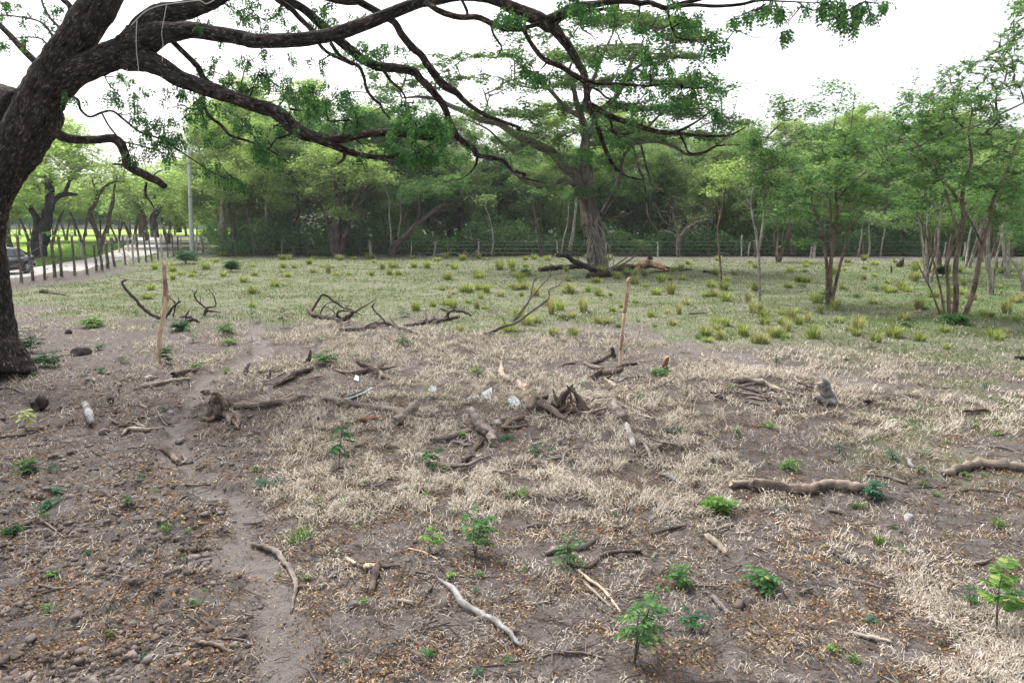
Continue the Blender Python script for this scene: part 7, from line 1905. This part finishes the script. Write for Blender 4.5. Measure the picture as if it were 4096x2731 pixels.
put('C2', 762, 1215, 520, 300, 'tall leaning sapling with deep green feather leaves and a yellow top', mat='leaf_deep', nl=9, split=True, pairs=8, leanpx=60, up=.0, lw=.5)
put('C2', 1548, 1245, 225, 290, 'short feather-leaved seedling with level dark fronds', mat='leaf_deep', nl=9, split=True, pairs=9, up=.25)
put('C2', 640, 345, 170, 230, 'bushy leafy plant beside the dark pointed stub', mat='leaf_sapling', nl=8, stems=4, split=False, pairs=4, lw=.5)
put('C2', 1312, 180, 140, 170, 'dark upright seedling in front of the grey fallen bough', mat='leaf_deep', nl=9, stems=2, pairs=5)
put('C2', 1012, 318, 55, 100, 'low dark seedling behind the torn root crown', mat='leaf_deep', nl=6, pairs=4)
put('C2', 1950, 445, 110, 120, 'rounded light green bushy seedling in the straw', mat='leaf_lime', nl=9, stems=4, pairs=4, lw=.5)
put('C2', 1522, 560, 60, 100, 'small bright seedling by the white plastic scrap', mat='leaf_lime', nl=6, pairs=3, lw=.5)
put('C2', 1640, 560, 40, 60, 'tiny dark seedling next to the white plastic scrap', mat='leaf_sapling', nl=5, pairs=3)
put('C2', 2200, 965, 40, 190, 'low teal creeping herb beside the end-on log', mat='leaf_teal', nl=14, stems=4, pairs=6, up=.05, ll=.02)
put('D2', 1920, 470, 520, 380, 'two-stemmed leafy shrub with rounded green leaflets', mat='leaf_sapling', nl=9, stems=3, split=True, pairs=4, lw=.6, up=.3, ll=.038, name='young_shrub', cat='shrub')
put('D2', 1552, 450, 240, 330, 'flat-topped light green seedling beside the two-stemmed shrub', mat='leaf_lime', nl=7, split=True, pairs=4, lw=.6, up=.5, ll=.04)
put('D3', 330, 330, 240, 170, 'thin-stemmed shoots with drooping green leaves over crossing branches', mat='leaf_sapling', nl=7, stems=3, split=True, pairs=3, lw=.5, up=.0)
put('D3', 655, 800, 540, 290, 'largest lush green sapling spreading rounded leaflets over the litter', mat='leaf_sapling', nl=9, stems=3, split=True, pairs=4, lw=.55, up=.25, ll=.042, leanpx=30, name='young_shrub', cat='shrub')
put('D3', 885, 440, 185, 170, 'compact leafy seedling beyond the largest sapling', mat='leaf_sapling', nl=6, stems=3, split=True, pairs=4, lw=.55, up=.3, ll=.034)
put('D3', 940, 640, 120, 150, 'small dark seedling between largest sapling and round stone', mat='leaf_deep', nl=7, stems=2, split=True, pairs=4, lw=.5)
put('D3', 1070, 60, 110, 200, 'light green low bush in front of the long brown log', mat='leaf_lime', nl=8, stems=4, pairs=4, lw=.5, name='low_bush', cat='bush')
put('D4', 60, 450, 140, 220, 'open dark seedling spreading over straw near the shaded corner', mat='leaf_sapling', nl=8, stems=3, pairs=4, lw=.5)
put('D4', 1212, 640, 420, 330, 'tall shoot with big pale-backed feather leaves', mat='leaf_lime', nl=9, split=True, pairs=9, lw=.5, up=.9, name='tall_shoot')
put('D4', 1290, 560, 220, 180, 'leafy shoot crowding beside the tall pale-backed one', mat='leaf_sapling', nl=8, stems=2, split=True, pairs=4, lw=.55)
put('D4', 1080, 535, 150, 120, 'pair of thin stems topped with small green leaves', mat='leaf_sapling', nl=6, stems=2, pairs=4, lw=.55, up=.5)
put('C3', 300, 1118, 130, 150, 'dark glossy seedling among grey sticks', mat='leaf_deep', nl=9, stems=2, pairs=5)
put('C3', 170, 1490, 120, 170, 'light green seedling leaning over bare soil', mat='leaf_lime', nl=7, stems=2, pairs=3, lw=.5)
put('C3', 700, 520, 40, 100, 'teal creeping herb beside the root wad tip', mat='leaf_teal', nl=10, stems=4, pairs=6, up=.05)
put('C3', 430, 460, 50, 110, 'teal feathery herb behind the root wad', mat='leaf_teal', nl=10, stems=4, pairs=6, up=.1)
put('C3', 280, 600, 70, 110, 'dark teal herb behind the sawn log end', mat='leaf_teal', nl=10, stems=4, pairs=6, up=.1)
put('C3', 1460, 905, 40, 220, 'spreading teal herb above a thin grey stick', mat='leaf_teal', nl=12, stems=5, pairs=7, up=.03)
put('C3', 1390, 430, 70, 200, 'dense bright green weed patch below the orange stump', mat='leaf_sapling', nl=14, stems=7, pairs=5, up=.15, name='weed_patch', cat='weed')
put('C3', 2275, 1200, 60, 70, 'single round lime seedling in straw', mat='leaf_lime', nl=5, pairs=2, lw=.7)
put('C4', 350, 1235, 130, 210, 'airy lime seedling with thin stems in the litter', mat='leaf_lime', nl=6, stems=4, pairs=3, lw=.5)
put('C4', 232, 360, 180, 110, 'teal sapling at the edge of the dry grass', mat='leaf_teal', nl=8, stems=2, pairs=5)
put('C4', 770, 1100, 120, 130, 'teal upright seedling beside a thin brown stick', mat='leaf_teal', nl=8, stems=2, pairs=4)
put('C4', 1085, 1490, 175, 190, 'teal-green leafy seedling at the end of the long brown log', mat='leaf_teal', nl=8, stems=2, split=True, pairs=4, lw=.55, ll=.05)
put('C4', 945, 1350, 90, 90, 'small teal seedling behind the end of the long brown log', mat='leaf_teal', nl=6, pairs=4)
put('C4', 1500, 1380, 70, 100, 'weedy seedling below the grey-topped log', mat='leaf_sapling', nl=6, stems=3, pairs=4)
put('C4', 1230, 1150, 90, 120, 'teal low seedling near the small upright wood block', mat='leaf_teal', nl=7, stems=3, pairs=4)
put('C1', 215, 905, 205, 200, 'yellow-green broad-leaved plant beside the black burnt knob', mat='leaf_yellow', nl=7, split=True, pairs=2, lw=.75, up=.35, ll=.075)
put('C1', 270, 240, 260, 230, 'tall dark weed growing close to the big leaning trunk', mat='leaf_deep', nl=12, stems=3, pairs=4, lw=.5)
put('C1', 400, 360, 150, 260, 'dark spreading weed between trunk and boulder', mat='leaf_deep', nl=9, stems=4, pairs=4, lw=.5)
put('C1', 35, 420, 130, 140, 'bushy green weed at the foot of the big trunk', mat='leaf_sapling', nl=9, stems=4, pairs=4, lw=.5)
put('C1', 1412, 330, 160, 130, 'heart-leaved vine climbing the tall stake foot', mat='leaf_sapling', nl=8, stems=2, split=True, pairs=2, lw=.8, ll=.085)
put('C1', 1685, 375, 75, 110, 'bright round-leaved seedling past the tall stake', mat='leaf_lime', nl=6, stems=2, pairs=2, lw=.75, ll=.06)
put('C1', 860, 410, 55, 110, 'low bright seedling between boulder and flat stone', mat='leaf_sapling', nl=7, stems=3, pairs=4)
put('C1', 850, 215, 60, 110, 'green seedling growing against the boulder', mat='leaf_sapling', nl=7, stems=3, pairs=4)
put('C1', 1930, 410, 60, 120, 'bright green seedling near the horn-shaped root', mat='leaf_lime', nl=7, stems=3, pairs=4)
put('C1', 1655, 150, 170, 130, 'green seedling behind the tall stake', mat='leaf_sapling', nl=8, stems=2, pairs=4)
put('C1', 1030, 320, 70, 110, 'seedling in straw short of the tall stake', mat='leaf_sapling', nl=7, stems=2, pairs=4)
put('C1', 190, 1275, 140, 210, 'dark fern-like seedling on lumpy soil', mat='leaf_sapling', nl=10, stems=2, pairs=8)
put('C1', 440, 1260, 80, 170, 'teal rosette seedling beside the fern-like one', mat='leaf_teal', nl=10, stems=2, pairs=4, lw=.5, up=.1)
put('C1', 400, 1575, 110, 200, 'teal and lime seedling on the clods', mat='leaf_teal', nl=9, stems=2, pairs=4, lw=.55)
put('C1', 490, 1440, 80, 150, 'light teal seedling among soil clods', mat='leaf_teal', nl=8, stems=2, pairs=4, lw=.55)
put('C1', 1655, 1460, 210, 120, 'thin-stemmed seedling with a green leaf tuft by the path', mat='leaf_sapling', nl=6, pairs=4, up=.3, lw=.5)
put('C1', 1340, 1420, 50, 110, 'small seedling near the long grey stick by the path', mat='leaf_sapling', nl=6, pairs=3)
put('C1', 1095, 1545, 110, 120, 'upright green seedling on lumpy soil near the path', mat='leaf_sapling', nl=8, stems=2, pairs=4)
put('C1', 2250, 1360, 60, 190, 'teal creeping seedling past the path', mat='leaf_teal', nl=9, stems=4, pairs=5, up=.1)
put('C2', 220, 1370, 90, 200, 'teal feathery seedling on bare soil past the path', mat='leaf_teal', nl=9, stems=3, pairs=6, up=.1)
put('D1', 150, 290, 110, 210, 'dark ferny seedling on the roughest clods', mat='leaf_deep', nl=9, stems=2, pairs=8)
put('D1', 1400, 270, 80, 150, 'bright seedling beside the dark forked stick near the path', mat='leaf_lime', nl=6, stems=3, pairs=2, lw=.5)
put('D1', 1610, 290, 60, 90, 'single round bright seedling at the path shoulder', mat='leaf_lime', nl=6, pairs=2, lw=.6)
put('D1', 1535, 505, 60, 100, 'lime seedling lower on the path shoulder', mat='leaf_lime', nl=6, pairs=2, lw=.6)
put('D1', 1320, 890, 90, 60, 'single upright broad green leaf shoot', mat='leaf_sapling', nl=3, pairs=1, lw=.6, up=1.2)
put('B1', 800, 1410, 110, 200, 'light green leafy bush on the grass edge', mat='leaf_lime', nl=10, stems=6, pairs=4, lw=.5, name='low_bush', cat='bush')
put('B1', 1590, 868, 160, 240, 'dense dark green shrub below the utility pole', mat='leaf_deep', nl=14, stems=9, pairs=5, lw=.5, name='dark_shrub', cat='shrub', ll=.16)
put('B1', 1975, 935, 120, 170, 'smaller dark green shrub in the pasture tufts', mat='leaf_deep', nl=12, stems=8, pairs=5, lw=.5, name='dark_shrub', cat='shrub', ll=.14)
put('B1', 1500, 1440, 120, 190, 'dark green plant beside the knotted root stub', mat='leaf_deep', nl=9, stems=4, pairs=5)
put('B1', 1955, 1490, 140, 190, 'green broad seedling at the path end', mat='leaf_sapling', nl=9, stems=4, pairs=4, lw=.5)
put('B1', 1960, 1560, 70, 140, 'light green weed just below the broad seedling', mat='leaf_lime', nl=8, stems=3, pairs=4, lw=.5)
put('B1', 2162, 1370, 170, 140, 'thin upright sapling with drooping teal leaves on the grass', mat='leaf_teal', nl=8, pairs=6)
put('B1', 1150, 1310, 70, 90, 'small teal seedling on the grass edge', mat='leaf_teal', nl=7, stems=2, pairs=4)
put('B2', 292, 1410, 215, 150, 'dark upright sapling with layered leaves on the grass edge', mat='leaf_deep', nl=11, pairs=5, lw=.5)
put('B2', 1320, 1320, 110, 130, 'curled dark seedling behind the blackened bough', mat='leaf_deep', nl=8, stems=2, pairs=5)
put('B2', 1885, 1140, 110, 70, 'wind-bent sapling in the open pasture', mat='leaf_sapling', nl=8, pairs=5)
put('B3', 545, 1345, 105, 110, 'dark feather-leaved sapling among the pasture tufts', mat='leaf_deep', nl=8, stems=2, pairs=6)
put('B3', 205, 970, 95, 120, 'dark green bushy seedling before the burnt logs', mat='leaf_deep', nl=10, stems=5, pairs=5, ll=.12)
put('B3', 1240, 985, 65, 80, 'dark green seedling beside the reddish split log', mat='leaf_deep', nl=8, stems=4, pairs=5)
put('B3', 1080, 985, 60, 90, 'dark green seedling beside the grey log butt', mat='leaf_deep', nl=8, stems=4, pairs=5)
put('B3', 650, 1000, 40, 120, 'teal low plant under the arching charred limb', mat='leaf_teal', nl=8, stems=5, pairs=5, up=.1)
put('B4', 1655, 980, 120, 120, 'dark round bush among the thin stems', mat='leaf_deep', nl=14, stems=9, pairs=5, lw=.5, name='dark_shrub', cat='shrub', ll=.12)
put('B4', 1765, 1385, 110, 230, 'low bush round the foot of the leaning stems', mat='leaf_sapling', nl=12, stems=9, pairs=5, name='low_bush', cat='bush', ll=.1)
put('B4', 1320, 1405, 60, 140, 'flat dark green sprig in the pasture', mat='leaf_deep', nl=7, stems=2, pairs=6, up=.1)
put('B4', 1870, 850, 60, 110, 'green bush where the lane meets the thin stems', mat='leaf_sapling', nl=10, stems=7, pairs=4, name='low_bush', cat='bush', ll=.2)
put('B4', 2190, 960, 60, 90, 'dark low bush near the forked grey young tree', mat='leaf_deep', nl=10, stems=6, pairs=4, name='low_bush', cat='bush', ll=.1)
put('B4', 455, 1085, 60, 90, 'dark green sprig beside the reddish multi-stemmed tree', mat='leaf_deep', nl=8, stems=3, pairs=4)
put('B4', 620, 1220, 200, 120, 'green shoots growing against the reddish stems', mat='leaf_sapling', nl=9, stems=4, pairs=4)
put('B4', 920, 1160, 60, 90, 'small bush in the grass past the reddish stems', mat='leaf_sapling', nl=8, stems=4, pairs=4)
put('B4', 1080, 1100, 70, 110, 'green weed clump in the open pasture', mat='leaf_sapling', nl=8, stems=4, pairs=4)

# tiny weeds that only their place tells apart
def small_weeds():
    g = np.random.default_rng(83)
    protos = []
    for k, (mt, nm) in enumerate([('leaf_sapling', 'green'), ('leaf_teal', 'teal'), ('leaf_lime', 'lime')]):
        protos.append(sapling((0, 0, 0), .08, .13, 'tiny %s weed sprouting from the bare soil' % nm, mat=mt, group='tiny %s weeds sprouting from the soil' % nm, seed=k + 77, stems=2, nl=5, pairs=3, lw=.5, name='tiny_weed', cat='weed', ll=.022))
    n = 0
    while n < 95:
        a = g.uniform(-.74, .74); y = math.exp(g.uniform(math.log(3.6), math.log(17)))
        x = a * y
        if float(path_mask(np.array([x]), np.array([y]))[0]) > .3:
            continue
        place(protos[int(g.choice([0, 1, 1, 2, 0]))], x, y, g.uniform(0, 6.28), g.uniform(.45, 1.3) * (y / 8) ** .5)
        n += 1
small_weeds()

# ------------------------------------------------------------------ grass tufts
def tuft_proto(seed, n, H, spread, mat, label, group, name='grass_tuft', wid=.014):
    g = np.random.default_rng(seed)
    V, Q = blade_ribbons(n, H, spread, g, wid, .55, spread * .42)
    me = MB().add(V, Q).mesh(name, [M[mat]])
    return link(name, me, label=label, category='grass tuft', group=group)

TUFT = [tuft_proto(1, 170, .48, .32, 'tuft', 'yellow green tuft of pasture grass', 'yellow green tufts in the pasture'), tuft_proto(2, 170, .42, .36, 'tuft', 'yellow green tuft of pasture grass', 'yellow green tufts in the pasture'),
        tuft_proto(3, 170, .55, .28, 'tuft_dry', 'straw-coloured tuft of half dry grass', 'half dry tufts in the pasture'), tuft_proto(4, 150, .42, .32, 'tuft_dry', 'straw-coloured tuft of half dry grass', 'half dry tufts in the pasture'),
        tuft_proto(5, 90, .20, .24, 'grass_green', 'small fresh green grass clump', 'fresh green grass clumps')]
TSPOT = [('B2', 540, 945, 100, 3), ('B2', 670, 945, 100, 2), ('B2', 845, 965, 85, 1), ('B2', 1040, 970, 90, 0), ('B2', 1190, 962, 100, 0), ('B2', 1270, 962, 100, 1), ('B2', 215, 1060, 130, 1), ('B2', 1060, 858, 70, 3), ('B2', 290, 905, 90, 0),
         ('B2', 380, 905, 90, 1), ('B2', 1735, 1245, 150, 0), ('B2', 1565, 1232, 120, 1), ('B2', 1975, 1165, 90, 0), ('B2', 1860, 1200, 80, 1), ('B2', 1940, 1252, 100, 2), ('B2', 1705, 1155, 80, 3), ('B2', 40, 968, 85, 3), ('B2', 262, 942, 60, 3),
         ('B1', 1325, 915, 115, 0), ('B1', 1480, 932, 110, 1), ('B1', 1480, 1003, 105, 0), ('B1', 1660, 948, 100, 3), ('B1', 1910, 975, 115, 3), ('B1', 2170, 965, 90, 3), ('B1', 2085, 1025, 130, 1), ('B1', 2335, 1055, 90, 3), ('B1', 1760, 915, 150, 0),
         ('B1', 1550, 960, 80, 1), ('B1', 1900, 805, 110, 1), ('B3', 715, 1280, 180, 2), ('B3', 1380, 1025, 150, 0), ('B3', 755, 1105, 115, 0), ('B3', 1240, 1065, 80, 1), ('B3', 185, 1145, 85, 0), ('B3', 870, 1145, 80, 1), ('B3', 945, 1140, 80, 0),
         ('B3', 1930, 1185, 180, 0), ('B3', 1590, 1215, 130, 3), ('B3', 1430, 1295, 120, 3), ('B3', 1530, 1295, 120, 2), ('B3', 1290, 1318, 110, 1), ('B3', 900, 1370, 140, 1), ('B3', 1010, 1405, 120, 4), ('B3', 1850, 1395, 180, 1), ('B3', 2080, 1480, 220, 0),
         ('B3', 1700, 1505, 125, 4), ('B3', 1330, 1405, 105, 4), ('B3', 2160, 1285, 150, 2), ('B3', 2120, 1190, 110, 2), ('B3', 440, 1295, 130, 2), ('B3', 1180, 1362, 90, 4), ('B3', 960, 1270, 110, 1), ('B3', 1040, 1240, 90, 1), ('B3', 1160, 1200, 100, 1),
         ('B4', 325, 1445, 150, 2), ('B4', 360, 1360, 130, 2), ('B4', 550, 1505, 230, 0), ('B4', 930, 1455, 210, 2), ('B4', 860, 1440, 130, 3), ('B4', 1080, 1530, 180, 1), ('B4', 1500, 1255, 115, 4), ('B4', 760, 1368, 130, 1), ('B4', 610, 1290, 110, 2),
         ('B4', 95, 1280, 120, 2), ('B4', 500, 1370, 120, 2), ('B4', 2285, 1358, 125, 1), ('B4', 2070, 1315, 120, 3), ('B4', 1835, 1045, 100, 0), ('C4', 1690, 205, 110, 3), ('C4', 1480, 1130, 90, 4), ('C4', 1690, 1010, 100, 4), ('C4', 900, 1560, 110, 4),
         ('C1', 840, 1108, 80, 4), ('C1', 2185, 1248, 90, 4), ('D1', 1650, 910, 220, 4), ('D1', 930, 1160, 150, 4), ('D1', 1590, 990, 120, 4), ('D2', 440, 330, 300, 4), ('D2', 370, 370, 200, 4), ('D2', 490, 680, 120, 4), ('D2', 250, 650, 90, 4),
         ('D2', 770, 470, 70, 4), ('D4', 510, 790, 110, 4), ('D4', 640, 215, 130, 4), ('D4', 540, 40, 100, 4), ('D4', 710, 140, 60, 4), ('D4', 750, 250, 90, 4), ('D4', 1220, 130, 120, 4), ('C2', 560, 1530, 170, 4), ('C2', 450, 1520, 130, 4), ('C2', 1440, 1400, 110, 4),
         ('C2', 50, 1230, 100, 4), ('C2', 110, 560, 90, 4), ('C3', 500, 1285, 90, 4), ('C4', 1860, 1320, 100, 4), ('C4', 2010, 1290, 90, 4), ('C4', 1600, 1460, 130, 4), ('C4', 1950, 870, 110, 4), ('C4', 2120, 940, 120, 4), ('C4', 2230, 770, 110, 4), ('C4', 830, 300, 90, 4)]
def tufts():
    g = np.random.default_rng(84)
    for t, x, y, wpx, k in TSPOT:
        b = ground(t, x, y)
        w_ = wpx * TILE[t][2] / FPX * b[1] / _cp
        s = w_ / (.62 if k < 4 else .5)
        place(TUFT[k], b[0], b[1], g.uniform(0, 6.28), (s, s, s * (1.5 if k == 2 else 1.15) * g.uniform(.85, 1.1)))
    n = 0
    while n < 205:
        a = g.uniform(-.62, .78); y = math.exp(g.uniform(math.log(15), math.log(58)))
        x = a * y
        band = .95 if y > 42 else (.9 if a > -.12 else .12)
        m = masks(np.array([x]), np.array([y]))
        if g.random() > band * float(m['green'][0]) or float(m['road'][0]) > .05 or seg_dist(np.array([x]), np.array([y]), FENCE_L)[0] < 1 or x < np.interp(y, [20, 33, 60], [-21, -23, -31]):
            continue
        s = g.uniform(.6, 1.3) * float(np.interp(y, [15, 25, 45, 58], [.9, 1.05, 1.45, 1.7]))
        place(TUFT[int(g.choice([0, 1, 2, 3, 0, 1]))], x, y, g.uniform(0, 6.28), (s, s, s * g.uniform(.7, 1.2)))
        n += 1
tufts()
# ------------------------------------------------------------------ faint moist air
def haze():
    x0, x1, y0, y1, z0, z1 = -260, 200, -30, 300, -1.5, 34
    V = [(x, y, z) for z in (z0, z1) for y in (y0, y1) for x in (x0, x1)]
    Q = [(0, 2, 3, 1), (4, 5, 7, 6), (0, 1, 5, 4), (2, 6, 7, 3), (0, 4, 6, 2), (1, 3, 7, 5)]
    t = NT('haze')
    v = t.n('ShaderNodeVolumePrincipled')
    v.inputs['Color'].default_value = (.92, .96, 1, 1)
    v.inputs['Density'].default_value = .00028
    v.inputs['Anisotropy'].default_value = .2
    t.l(v.outputs[0], t.out.inputs['Volume'])
    link('haze', build_mesh('haze', V, Q, None, [t.m]), kind='stuff', label='faint pale haze in the air over pasture and wood', category='haze')
haze()
